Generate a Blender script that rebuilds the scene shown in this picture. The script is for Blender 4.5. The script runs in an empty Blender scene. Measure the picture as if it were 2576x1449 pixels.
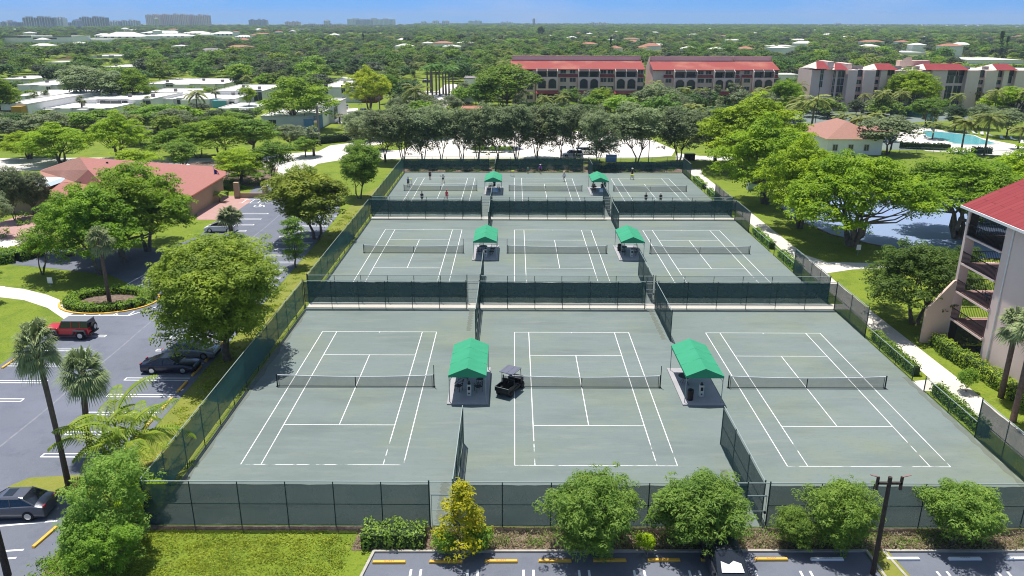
import bpy, math, random
import numpy as np
C=bpy.context.scene
COL=C.collection
rnd=random.Random(7)
PI=math.pi
# ---------- camera model (position of things on the ground measured from the photograph) ----------
F,PT,YA,RO,HC=2197.5/2880*2576,0.329632,-0.001719,0.002695,28.357
def ray(x,y):
    a=x-1288;b=y-724.5
    a,b=a*math.cos(RO)+b*math.sin(RO),-a*math.sin(RO)+b*math.cos(RO)
    rx=a/F;ry=math.cos(PT)-b/F*math.sin(PT);rz=-math.sin(PT)-b/F*math.cos(PT)
    c,s=math.cos(-YA),math.sin(-YA)
    return rx*c-ry*s,rx*s+ry*c,rz
def at(x,y,z=0):
    r=ray(x,y);t=(z-HC)/r[2];return r[0]*t,r[1]*t
def top(x,y,Y):
    r=ray(x,y);t=Y/r[1];return r[0]*t,HC+r[2]*t
def P(*pts): return [at(*p) for p in pts]
# ---------- mesh builder ----------
class MB:
    def __init__(s): s.v=[];s.f=[];s.m=[]
    def poly(s,pts,m=0):
        n=len(s.v);s.v+=[tuple(p) for p in pts];s.f.append(tuple(range(n,n+len(pts))));s.m.append(m);return s
    def box(s,x0,x1,y0,y1,z0,z1,m=0):
        n=len(s.v)
        s.v+=[(x0,y0,z0),(x1,y0,z0),(x1,y1,z0),(x0,y1,z0),(x0,y0,z1),(x1,y0,z1),(x1,y1,z1),(x0,y1,z1)]
        for f in ((3,2,1,0),(4,5,6,7),(0,1,5,4),(1,2,6,5),(2,3,7,6),(3,0,4,7)): s.f.append(tuple(n+i for i in f));s.m.append(m)
        return s
    def prism(s,pts,z0,z1,m=0):   # pts ccw
        n=len(s.v);k=len(pts)
        s.v+=[(p[0],p[1],z0) for p in pts]+[(p[0],p[1],z1) for p in pts]
        s.f.append(tuple(range(n+k-1,n-1,-1)));s.m.append(m)
        s.f.append(tuple(range(n+k,n+2*k)));s.m.append(m)
        for i in range(k):
            j=(i+1)%k;s.f.append((n+i,n+j,n+k+j,n+k+i));s.m.append(m)
        return s
    def xprism(s,pts,y0,y1,m=0):  # profile in x,z extruded along y
        n=len(s.v);k=len(pts)
        s.v+=[(p[0],y0,p[1]) for p in pts]+[(p[0],y1,p[1]) for p in pts]
        s.f.append(tuple(range(n,n+k)));s.m.append(m)
        s.f.append(tuple(range(n+2*k-1,n+k-1,-1)));s.m.append(m)
        for i in range(k):
            j=(i+1)%k;s.f.append((n+j,n+i,n+k+i,n+k+j));s.m.append(m)
        return s
    def tube(s,path,rad,k=6,m=0,cap=True):
        n0=len(s.v)
        pts=[np.array(p,float) for p in path]
        if not hasattr(rad,'__len__'): rad=[rad]*len(pts)
        for i,p in enumerate(pts):
            t=(pts[min(i+1,len(pts)-1)]-pts[max(i-1,0)]);t=t/(np.linalg.norm(t)+1e-9)
            a=np.cross(t,[0,0,1]) if abs(t[2])<.95 else np.cross(t,[0,1,0])
            a=a/np.linalg.norm(a);b=np.cross(t,a)
            for j in range(k):
                q=p+rad[i]*(math.cos(2*PI*j/k)*a+math.sin(2*PI*j/k)*b);s.v.append(tuple(q))
        for i in range(len(pts)-1):
            for j in range(k):
                a0=n0+i*k+j;b0=n0+i*k+(j+1)%k
                s.f.append((a0,b0,b0+k,a0+k));s.m.append(m)
        if cap:
            s.f.append(tuple(n0+j for j in range(k-1,-1,-1)));s.m.append(m)
            e=n0+(len(pts)-1)*k;s.f.append(tuple(e+j for j in range(k)));s.m.append(m)
        return s
    def cyl(s,x,y,z0,z1,r,k=12,m=0,r2=None): return s.tube([(x,y,z0),(x,y,z1)],[r,r if r2 is None else r2],k,m)
    def ball(s,c,r,k=8,h=6,m=0,sq=(1,1,1)):
        n=len(s.v)
        for i in range(h+1):
            a=PI*i/h
            for j in range(k):
                b=2*PI*j/k
                s.v.append((c[0]+sq[0]*r*math.sin(a)*math.cos(b),c[1]+sq[1]*r*math.sin(a)*math.sin(b),c[2]+sq[2]*r*math.cos(a)))
        for i in range(h):
            for j in range(k):
                s.f.append((n+i*k+j,n+(i+1)*k+j,n+(i+1)*k+(j+1)%k,n+i*k+(j+1)%k));s.m.append(m)
        return s
    def mesh(s,name,mats,smooth=False):
        me=bpy.data.meshes.new(name);me.from_pydata(s.v,[],s.f)
        if not isinstance(mats,(list,tuple)): mats=[mats]
        for q in mats: me.materials.append(q)
        if len(mats)>1: me.polygons.foreach_set('material_index',s.m)
        if smooth: me.polygons.foreach_set('use_smooth',[True]*len(me.polygons))
        me.update();return me
    def build(s,name,mats,parent=None,smooth=False,loc=None):
        o=bpy.data.objects.new(name,s.mesh(name,mats,smooth));COL.objects.link(o)
        if parent: o.parent=parent
        if loc: o.location=loc
        return o
def bevel(o,w=.03,n=2):
    b=o.modifiers.new('bevel','BEVEL');b.width=w;b.segments=n;b.limit_method='ANGLE';return o
def tag(o,label=None,cat=None,group=None,kind=None):
    if label: o['label']=label
    if cat: o['category']=cat
    if group: o['group']=group
    if kind: o['kind']=kind
    return o
def thing(name,label,cat,loc=(0,0,0),rz=0,group=None,s=1):
    o=bpy.data.objects.new(name,None);COL.objects.link(o);o.empty_display_size=.3
    o.location=loc if len(loc)==3 else (loc[0],loc[1],0);o.rotation_euler=(0,0,rz);o.scale=(s,)*3 if not hasattr(s,'__len__') else s
    return tag(o,label,cat,group)
def kids(o): return [c for c in bpy.data.objects if c.parent==o]
def tree_of(o):
    return (o,[tree_of(c) for c in kids(o)])
def dup(t,loc=None,rz=None,s=None,label=None,group=None,parent=None):
    o,ch=t;c=o.copy();COL.objects.link(c)
    if parent: c.parent=parent
    if loc is not None: c.location=loc if len(loc)==3 else (loc[0],loc[1],0)
    if rz is not None: c.rotation_euler=(0,0,rz)
    if s is not None: c.scale=(s,)*3 if not hasattr(s,'__len__') else s
    if label: c['label']=label
    if group: c['group']=group
    for k in ch: dup(k,parent=c)
    return c
def purge(t):
    o,ch=t
    for k in ch: purge(k)
    bpy.data.objects.remove(o)
# ---------- materials ----------
def mat(name,col,rough=.8,metal=0,spec=.3,noise=None,bump=None,coat=0,alpha=None,coord='Object'):
    m=bpy.data.materials.new(name);m.use_nodes=True;nt=m.node_tree;N=nt.nodes;L=nt.links
    b=N['Principled BSDF'];b.inputs['Roughness'].default_value=rough;b.inputs['Metallic'].default_value=metal
    b.inputs['Specular IOR Level'].default_value=spec;b.inputs['Coat Weight'].default_value=coat
    b.inputs['Base Color'].default_value=(*col,1)
    if noise:   # list of (scale, strength, second colour, contrast)
        prev=None
        tc=N.new('ShaderNodeTexCoord');src=tc.outputs[coord]
        cur=None
        for (sc,c2,lo,hi) in noise:
            n=N.new('ShaderNodeTexNoise');n.inputs['Scale'].default_value=sc;n.inputs['Detail'].default_value=5;n.inputs['Roughness'].default_value=.6
            L.new(src,n.inputs['Vector'])
            r=N.new('ShaderNodeMapRange');r.inputs[1].default_value=lo;r.inputs[2].default_value=hi;L.new(n.outputs['Fac'],r.inputs[0])
            x=N.new('ShaderNodeMix');x.data_type='RGBA';L.new(r.outputs[0],x.inputs['Factor'])
            if cur is None: x.inputs[6].default_value=(*col,1)
            else: L.new(cur,x.inputs[6])
            x.inputs[7].default_value=(*c2,1);cur=x.outputs[2]
        L.new(cur,b.inputs['Base Color'])
    if bump:
        tc=N.new('ShaderNodeTexCoord');n=N.new('ShaderNodeTexNoise');n.inputs['Scale'].default_value=bump[0];n.inputs['Detail'].default_value=4
        L.new(tc.outputs['Object'],n.inputs['Vector'])
        bp=N.new('ShaderNodeBump');bp.inputs['Strength'].default_value=bump[1];bp.inputs['Distance'].default_value=.1
        L.new(n.outputs['Fac'],bp.inputs['Height']);L.new(bp.outputs[0],b.inputs['Normal'])
    return m
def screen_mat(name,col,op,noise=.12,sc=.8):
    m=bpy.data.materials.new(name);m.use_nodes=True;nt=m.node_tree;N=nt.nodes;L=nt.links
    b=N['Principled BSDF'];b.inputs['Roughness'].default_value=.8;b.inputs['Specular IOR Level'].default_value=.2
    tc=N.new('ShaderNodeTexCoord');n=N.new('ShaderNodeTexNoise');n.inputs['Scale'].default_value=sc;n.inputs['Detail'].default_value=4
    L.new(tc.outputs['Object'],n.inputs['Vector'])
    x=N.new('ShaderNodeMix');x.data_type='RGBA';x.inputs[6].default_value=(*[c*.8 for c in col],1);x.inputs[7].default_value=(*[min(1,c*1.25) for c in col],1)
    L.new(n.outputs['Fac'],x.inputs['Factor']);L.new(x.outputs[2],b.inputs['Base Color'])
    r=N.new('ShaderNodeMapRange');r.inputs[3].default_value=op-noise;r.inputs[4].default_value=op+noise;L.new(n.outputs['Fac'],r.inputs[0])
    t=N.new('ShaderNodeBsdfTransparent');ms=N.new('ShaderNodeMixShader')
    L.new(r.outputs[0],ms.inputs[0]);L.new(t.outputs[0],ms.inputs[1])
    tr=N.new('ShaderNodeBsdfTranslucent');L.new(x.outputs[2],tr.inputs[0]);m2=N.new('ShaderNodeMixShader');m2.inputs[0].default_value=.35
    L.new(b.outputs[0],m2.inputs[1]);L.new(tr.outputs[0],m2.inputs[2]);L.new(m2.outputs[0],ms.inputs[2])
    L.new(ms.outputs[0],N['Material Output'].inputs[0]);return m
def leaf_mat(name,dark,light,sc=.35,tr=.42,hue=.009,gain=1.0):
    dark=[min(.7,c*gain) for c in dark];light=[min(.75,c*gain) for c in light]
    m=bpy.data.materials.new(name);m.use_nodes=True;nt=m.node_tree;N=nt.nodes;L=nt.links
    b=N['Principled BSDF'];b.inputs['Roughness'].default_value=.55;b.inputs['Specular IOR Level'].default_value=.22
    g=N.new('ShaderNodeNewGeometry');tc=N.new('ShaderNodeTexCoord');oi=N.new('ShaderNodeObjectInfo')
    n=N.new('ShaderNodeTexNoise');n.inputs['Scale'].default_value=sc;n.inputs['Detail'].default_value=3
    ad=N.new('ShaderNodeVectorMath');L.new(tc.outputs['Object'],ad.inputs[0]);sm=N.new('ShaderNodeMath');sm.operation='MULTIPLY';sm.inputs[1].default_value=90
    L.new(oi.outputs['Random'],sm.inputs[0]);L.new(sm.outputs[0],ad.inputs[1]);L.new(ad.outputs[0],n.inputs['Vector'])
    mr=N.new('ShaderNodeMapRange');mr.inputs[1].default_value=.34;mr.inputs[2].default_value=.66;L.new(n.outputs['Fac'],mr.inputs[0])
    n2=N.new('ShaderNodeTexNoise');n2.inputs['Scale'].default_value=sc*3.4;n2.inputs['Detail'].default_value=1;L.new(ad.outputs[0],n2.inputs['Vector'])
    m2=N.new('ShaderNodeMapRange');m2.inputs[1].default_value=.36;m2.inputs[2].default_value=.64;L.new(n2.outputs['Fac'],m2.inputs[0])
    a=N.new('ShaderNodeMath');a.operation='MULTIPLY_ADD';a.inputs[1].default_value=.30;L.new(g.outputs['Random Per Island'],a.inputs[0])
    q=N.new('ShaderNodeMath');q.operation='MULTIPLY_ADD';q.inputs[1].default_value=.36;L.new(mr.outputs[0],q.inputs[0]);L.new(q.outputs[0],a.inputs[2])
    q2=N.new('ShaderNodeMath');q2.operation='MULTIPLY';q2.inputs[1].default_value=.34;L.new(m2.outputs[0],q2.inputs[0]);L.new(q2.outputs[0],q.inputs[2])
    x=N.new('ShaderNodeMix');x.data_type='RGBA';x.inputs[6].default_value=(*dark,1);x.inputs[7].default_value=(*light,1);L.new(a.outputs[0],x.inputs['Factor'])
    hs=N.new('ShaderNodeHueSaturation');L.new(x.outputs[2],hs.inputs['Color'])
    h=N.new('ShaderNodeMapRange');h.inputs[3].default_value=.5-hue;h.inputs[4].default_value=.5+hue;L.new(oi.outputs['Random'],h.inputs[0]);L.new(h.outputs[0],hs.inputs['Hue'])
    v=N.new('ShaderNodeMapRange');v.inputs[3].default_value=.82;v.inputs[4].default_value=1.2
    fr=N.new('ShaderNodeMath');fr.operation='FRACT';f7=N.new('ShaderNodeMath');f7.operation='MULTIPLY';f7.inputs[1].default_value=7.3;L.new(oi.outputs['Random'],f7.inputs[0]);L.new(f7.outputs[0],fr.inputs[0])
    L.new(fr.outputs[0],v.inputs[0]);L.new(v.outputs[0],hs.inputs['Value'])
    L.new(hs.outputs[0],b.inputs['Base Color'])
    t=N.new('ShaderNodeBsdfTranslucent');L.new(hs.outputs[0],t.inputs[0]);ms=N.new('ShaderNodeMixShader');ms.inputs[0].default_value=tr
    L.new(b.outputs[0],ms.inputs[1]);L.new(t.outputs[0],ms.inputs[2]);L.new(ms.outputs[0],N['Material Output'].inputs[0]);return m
M={}
def mk(n,*a,**k): M[n]=mat(n,*a,**k)
mk('grass',(.145,.21,.014),rough=.95,noise=[(.05,(.205,.245,.02),.35,.7),(.35,(.105,.165,.012),.48,.66),(1.3,(.21,.235,.03),.52,.72),(5,(.085,.14,.01),.52,.66),(11,(.20,.25,.035),.53,.68)],bump=(7,.9))
mk('grass_dry',(.212,.221,.035),rough=.95,noise=[(.4,(.145,.187,.025),.4,.7),(6,(.272,.230,.084),.5,.8)],bump=(9,.6))
mk('mulch',(.16,.11,.085),rough=.95,noise=[(2.5,(.30,.23,.18),.45,.7),(11,(.08,.05,.035),.5,.75)],bump=(12,.9))
mk('asphalt',(.127,.136,.168),rough=.85,noise=[(.4,(.10,.108,.135),.56,.64),(.12,(.160,.173,.214),.35,.7),(.6,(.108,.117,.155),.5,.8),(3.5,(.141,.153,.193),.5,.75),(22,(.179,.194,.225),.5,.85)])
mk('asphalt_old',(.12,.123,.135),rough=.9,noise=[(.3,(.15,.152,.165),.35,.7),(8,(.09,.092,.10),.5,.8)])
mk('street',(.60,.555,.50),rough=.9,noise=[(.05,(.68,.63,.58),.35,.7),(.8,(.52,.48,.43),.5,.85)])
mk('concrete',(.60,.56,.50),rough=.9,noise=[(.3,(.52,.48,.42),.4,.75),(5,(.66,.62,.56),.5,.8)])
mk('kerb',(.42,.39,.34),rough=.9,noise=[(2,(.3,.27,.22),.4,.8)])
mk('pinkpave',(.42,.255,.225),rough=.9,noise=[(1.2,(.36,.21,.185),.4,.8)])
mk('slab',(.36,.35,.36),rough=.85,noise=[(.9,(.30,.29,.30),.4,.75)])
mk('line',(.78,.78,.76),rough=.7,noise=[(3,(.60,.61,.58),.5,.8)])
mk('lot_line',(.80,.80,.79),rough=.7)
mk('lot_seam',(.23,.23,.26),rough=.9,noise=[(1.5,(.17,.17,.20),.4,.7)])
mk('yellow',(.72,.40,.055),rough=.7,noise=[(4,(.62,.36,.07),.4,.8)])
mk('white_paint',(.78,.78,.78),rough=.6)
mk('text_dark',(.25,.12,.03),rough=.7);mk('text_grey',(.30,.30,.33),rough=.7)
mk('steel_green',(.018,.055,.045),rough=.5)
mk('steel_dark',(.02,.022,.025),rough=.5)
mk('rail',(.34,.40,.38),rough=.45,metal=.3)
mk('galv',(.30,.36,.35),rough=.5,metal=.3)
mk('canopy',(.034,.270,.141),rough=.8,noise=[(.5,(.040,.300,.160),.35,.7)])
mk('black',(.012,.012,.014),rough=.5);mk('rubber',(.018,.018,.018),rough=.9)
mk('plastic_w',(.62,.62,.60),rough=.5);mk('skin',(.42,.24,.16),rough=.6)
mk('glass_dark',(.015,.02,.028),rough=.08,spec=.8)
mk('glass_bldg',(.035,.045,.06),rough=.15,spec=.7)
mk('chrome',(.55,.56,.58),rough=.25,metal=.9)
mk('bark',(.13,.10,.075),rough=.95,noise=[(3,(.20,.16,.125),.4,.7)])
mk('bark_grey',(.19,.165,.14),rough=.95,noise=[(3,(.11,.09,.075),.4,.7)])
mk('bark_palm',(.17,.12,.10),rough=.95,noise=[(5,(.10,.065,.05),.4,.7)])
mk('wood_dark',(.045,.032,.028),rough=.9,noise=[(4,(.07,.05,.04),.4,.7)])
mk('wood_grey',(.2,.18,.16),rough=.9)
mk('stucco_pink',(.82,.62,.55),rough=.9,noise=[(.25,(.76,.57,.50),.4,.75),(2.5,(.78,.58,.51),.5,.8)])
mk('stucco_pinkd',(.72,.46,.42),rough=.9,noise=[(.4,(.64,.40,.36),.4,.75)])
mk('stucco_tan',(.78,.56,.45),rough=.9,noise=[(.3,(.70,.49,.39),.4,.75)])
mk('stucco_w',(.84,.82,.80),rough=.85,noise=[(.3,(.76,.74,.71),.4,.8)])
mk('roof_w',(.66,.645,.61),rough=.85,noise=[(.25,(.58,.55,.50),.45,.75),(1.2,(.66,.63,.58),.5,.8)])
mk('ochre',(.50,.30,.06),rough=.85);mk('teal',(.13,.40,.44),rough=.85);mk('bluew',(.13,.25,.42),rough=.85)
mk('brownwall',(.22,.07,.035),rough=.85);mk('trim',(.62,.55,.50),rough=.8)
mk('club_wall',(.40,.29,.18),rough=.9)
mk('shade_dark',(.03,.028,.03),rough=.9)
mk('roof_grey',(.24,.22,.215),rough=.9)
mk('towerw',(.5,.5,.5),rough=.8)
def roof_mat(name,c1,c2,sc,rot=0,off=.5,w=.5,h=.25,mort=(.2,.07,.06),stain=None):
    m=bpy.data.materials.new(name);m.use_nodes=True;nt=m.node_tree;N=nt.nodes;L=nt.links;b=N['Principled BSDF'];b.inputs['Roughness'].default_value=.8
    b.inputs['Specular IOR Level'].default_value=.25
    tc=N.new('ShaderNodeTexCoord');mp=N.new('ShaderNodeMapping');mp.inputs['Rotation'].default_value=(0,0,rot);L.new(tc.outputs['Object'],mp.inputs[0])
    t=N.new('ShaderNodeTexBrick');t.inputs['Scale'].default_value=sc;t.inputs['Color1'].default_value=(*c1,1);t.inputs['Color2'].default_value=(*c2,1);t.inputs['Mortar'].default_value=(*mort,1)
    t.inputs['Mortar Size'].default_value=.03;t.inputs['Brick Width'].default_value=w;t.inputs['Row Height'].default_value=h
    L.new(mp.outputs[0],t.inputs['Vector'])
    n=N.new('ShaderNodeTexNoise');n.inputs['Scale'].default_value=.12;n.inputs['Detail'].default_value=5;L.new(tc.outputs['Object'],n.inputs['Vector'])
    r=N.new('ShaderNodeMapRange');r.inputs[1].default_value=.48;r.inputs[2].default_value=.72;L.new(n.outputs['Fac'],r.inputs[0])
    x=N.new('ShaderNodeMix');x.data_type='RGBA';L.new(r.outputs[0],x.inputs['Factor']);L.new(t.outputs[0],x.inputs[6]);x.inputs[7].default_value=(*(stain or c2),1)
    L.new(x.outputs[2],b.inputs['Base Color']);M[name]=m
roof_mat('roof_red',(.350,.063,.057),(.319,.057,.051),.9,stain=(.395,.156,.108))
roof_mat('roof_tile',(.27,.045,.047),(.238,.032,.038),.8,w=2.2,h=.5,mort=(.145,.015,.017))
roof_mat('roof_club',(.40,.17,.14),(.345,.14,.12),1.6,mort=(.30,.13,.11))
roof_mat('roof_brown',(.40,.21,.16),(.35,.18,.14),1.6,mort=(.3,.15,.12))
roof_mat('roof_terra',(.45,.22,.15),(.38,.18,.12),1.2)
def tower_mat(name,wall,win,fl=3.0,bay=4.0,fw=.55):
    m=bpy.data.materials.new(name);m.use_nodes=True;nt=m.node_tree;N=nt.nodes;L=nt.links;b=N['Principled BSDF'];b.inputs['Roughness'].default_value=.7
    tc=N.new('ShaderNodeTexCoord');sp=N.new('ShaderNodeSeparateXYZ');L.new(tc.outputs['Object'],sp.inputs[0])
    def stripe(o,p,duty):
        d=N.new('ShaderNodeMath');d.operation='DIVIDE';d.inputs[1].default_value=p;L.new(o,d.inputs[0])
        f=N.new('ShaderNodeMath');f.operation='FRACT';L.new(d.outputs[0],f.inputs[0])
        g=N.new('ShaderNodeMath');g.operation='LESS_THAN';g.inputs[1].default_value=duty;L.new(f.outputs[0],g.inputs[0]);return g.outputs[0]
    a=stripe(sp.outputs[2],fl,.62);c=stripe(sp.outputs[0],bay,fw)
    mu=N.new('ShaderNodeMath');mu.operation='MULTIPLY';L.new(a,mu.inputs[0]);L.new(c,mu.inputs[1])
    x=N.new('ShaderNodeMix');x.data_type='RGBA';L.new(mu.outputs[0],x.inputs['Factor']);x.inputs[6].default_value=(*wall,1);x.inputs[7].default_value=(*win,1)
    L.new(x.outputs[2],b.inputs['Base Color']);M[name]=m
tower_mat('tower_pink',(.78,.64,.66),(.36,.31,.38),3,7,.5)
tower_mat('tower_pale',(.82,.82,.84),(.30,.34,.42),3,9,.55)
tower_mat('tower_blue',(.52,.57,.70),(.22,.26,.36),3,5,.7)
tower_mat('tower_mint',(.72,.78,.78),(.34,.42,.5),3,6,.5)
tower_mat('tower_dark',(.62,.62,.66),(.10,.12,.17),3,8,.7)
tower_mat('white_win',(.70,.70,.70),(.18,.2,.23),3.2,5,.45)
# clay court surface : blotched grey green
def clay():
    m=bpy.data.materials.new('clay');m.use_nodes=True;nt=m.node_tree;N=nt.nodes;L=nt.links;b=N['Principled BSDF'];b.inputs['Roughness'].default_value=.95;b.inputs['Specular IOR Level'].default_value=.15
    tc=N.new('ShaderNodeTexCoord')
    def nz(sc,stretch=(1,1,1),d=6):
        mp=N.new('ShaderNodeMapping');mp.inputs['Scale'].default_value=stretch;L.new(tc.outputs['Object'],mp.inputs[0])
        n=N.new('ShaderNodeTexNoise');n.inputs['Scale'].default_value=sc;n.inputs['Detail'].default_value=d;n.inputs['Roughness'].default_value=.6;L.new(mp.outputs[0],n.inputs['Vector']);return n.outputs['Fac']
    cur=None
    for (f,c2,lo,hi,k) in ((nz(.045),(.185,.222,.215),.35,.65,1),(nz(.10),(.190,.220,.155),.50,.70,.85),(nz(.16,(.5,1.5,1)),(.118,.142,.140),.50,.74,.8),(nz(.5,(.3,1.8,1)),(.212,.235,.205),.54,.74,.7),(nz(1.1,(.25,1.5,1)),(.205,.238,.222),.52,.75,.55),(nz(2.6,(.5,1.4,1)),(.130,.158,.150),.54,.76,.55),(nz(7),(.14,.17,.16),.52,.8,.45),(nz(30),(.21,.245,.225),.5,.8,.4)):
        r=N.new('ShaderNodeMapRange');r.inputs[1].default_value=lo;r.inputs[2].default_value=hi;r.inputs[4].default_value=k;L.new(f,r.inputs[0])
        x=N.new('ShaderNodeMix');x.data_type='RGBA';L.new(r.outputs[0],x.inputs['Factor'])
        if cur is None: x.inputs[6].default_value=(.150,.185,.173,1)
        else: L.new(cur,x.inputs[6])
        x.inputs[7].default_value=(*c2,1);cur=x.outputs[2]
    L.new(cur,b.inputs['Base Color']);return m
M['clay']=clay()
M['sandy']=screen_mat('sandy_stain',(.27,.28,.225),.38,.34,1.3)
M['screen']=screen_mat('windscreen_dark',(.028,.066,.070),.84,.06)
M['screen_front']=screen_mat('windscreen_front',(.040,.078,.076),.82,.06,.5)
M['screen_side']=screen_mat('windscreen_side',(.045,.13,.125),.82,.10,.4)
M['chain']=screen_mat('chain_link',(.10,.22,.19),.17,.03)
M['chain_grey']=screen_mat('chain_link_grey',(.2,.2,.2),.15,.03)
M['net']=screen_mat('net_mesh',(.035,.04,.04),.42,.05,2)
M['lanai']=screen_mat('lanai_screen',(.02,.02,.022),.8,.05)
def water(name,col,rough,bs,st):
    m=mat(name,col,rough=rough,spec=.5);nt=m.node_tree;N=nt.nodes;L=nt.links
    tc=N.new('ShaderNodeTexCoord');mp=N.new('ShaderNodeMapping');mp.inputs['Scale'].default_value=(.5,1.6,1);L.new(tc.outputs['Object'],mp.inputs[0])
    n=N.new('ShaderNodeTexNoise');n.inputs['Scale'].default_value=bs;n.inputs['Detail'].default_value=5;L.new(mp.outputs[0],n.inputs['Vector'])
    b=N.new('ShaderNodeBump');b.inputs['Strength'].default_value=st;b.inputs['Distance'].default_value=.15;L.new(n.outputs['Fac'],b.inputs['Height']);L.new(b.outputs[0],N['Principled BSDF'].inputs['Normal']);M[name]=m
water('pond_water',(.21,.28,.43),.55,2.2,.5)
water('pool_water',(.14,.48,.52),.1,2,.3)
water('sea_water',(.09,.2,.33),.4,.01,.2)
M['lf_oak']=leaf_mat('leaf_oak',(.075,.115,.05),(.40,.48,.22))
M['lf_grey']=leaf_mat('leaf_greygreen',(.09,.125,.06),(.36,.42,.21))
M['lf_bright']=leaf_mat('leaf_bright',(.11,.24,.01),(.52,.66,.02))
M['lf_yel']=leaf_mat('leaf_yellow',(.22,.33,.015),(.58,.64,.03))
M['lf_mid']=leaf_mat('leaf_mid',(.065,.16,.018),(.32,.50,.05))
M['lf_ficus']=leaf_mat('leaf_ficus',(.07,.15,.015),(.48,.57,.055),sc=.22)
M['lf_umb']=leaf_mat('leaf_umbrella',(.055,.14,.01),(.34,.50,.025),sc=.3)
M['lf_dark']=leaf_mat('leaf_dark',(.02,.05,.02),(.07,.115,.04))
M['lf_lance']=leaf_mat('leaf_lance',(.10,.21,.025),(.34,.48,.08),sc=.8)
M['lf_gold']=leaf_mat('leaf_gold',(.22,.26,.012),(.72,.62,.02),sc=.8)
M['lf_fan']=leaf_mat('leaf_fan',(.12,.165,.06),(.38,.44,.20),sc=.9,tr=.2)
M['lf_coco']=leaf_mat('leaf_coconut',(.10,.165,.03),(.38,.38,.09),sc=.9,tr=.25)
M['lf_royal']=leaf_mat('leaf_royal',(.05,.15,.025),(.20,.36,.06),sc=.9,tr=.25)
M['lf_feather']=leaf_mat('leaf_feather',(.10,.24,.02),(.42,.50,.05),sc=.7,tr=.35)
M['lf_hedge']=leaf_mat('leaf_hedge',(.10,.22,.02),(.30,.46,.04),sc=.8)
M['lf_weed']=leaf_mat('leaf_weed',(.18,.19,.05),(.50,.40,.29),sc=.9)
M['lf_red']=leaf_mat('leaf_red',(.14,.02,.02),(.28,.06,.04))
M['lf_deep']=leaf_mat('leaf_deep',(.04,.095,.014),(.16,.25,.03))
M['lf_pale']=leaf_mat('leaf_pale',(.13,.19,.05),(.38,.42,.14))
M['lf_f1']=leaf_mat('leaf_far_mid',(.035,.085,.025),(.18,.29,.07),hue=.018)
M['lf_f2']=leaf_mat('leaf_far_olive',(.045,.075,.035),(.15,.19,.08),hue=.018)
M['lf_f3']=leaf_mat('leaf_far_umbrella',(.05,.11,.02),(.26,.40,.05),hue=.018)
M['lf_f4']=leaf_mat('leaf_far_grey',(.07,.095,.06),(.19,.22,.13))
M['lf_f5']=leaf_mat('leaf_far_bright',(.09,.20,.02),(.38,.52,.05))
M['lf_lawn']=leaf_mat('leaf_lawn',(.15,.23,.015),(.38,.44,.04),sc=.5,tr=.2)
M['lf_silver']=leaf_mat('leaf_silver',(.12,.16,.14),(.3,.36,.34))
# ---------- foliage ----------
def cards_mesh(name,pos,nor,size,asp,m,rs,bend=0):
    n=len(pos)
    t=rs.normal(size=(n,3));t-=nor*(t*nor).sum(1)[:,None];t/=np.linalg.norm(t,axis=1)[:,None]+1e-9
    b=np.cross(nor,t);s=size[:,None]
    v=np.empty((n,4,3));v[:,0]=pos-t*s*.5;v[:,1]=pos+b*s*asp*.5+t*s*.08;v[:,2]=pos+t*s*.5;v[:,3]=pos-b*s*asp*.5+t*s*.08
    me=bpy.data.meshes.new(name);me.vertices.add(n*4);me.vertices.foreach_set('co',v.reshape(-1))
    me.loops.add(n*4);me.loops.foreach_set('vertex_index',np.arange(n*4,dtype=np.int32))
    me.polygons.add(n);me.polygons.foreach_set('loop_start',np.arange(0,n*4,4,dtype=np.int32))
    try: me.polygons.foreach_set('loop_total',np.full(n,4,dtype=np.int32))
    except Exception: pass
    me.materials.append(m);me.update();me.validate();return me
def unit(rs,n):
    d=rs.normal(size=(n,3));return d/np.linalg.norm(d,axis=1)[:,None]
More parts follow.
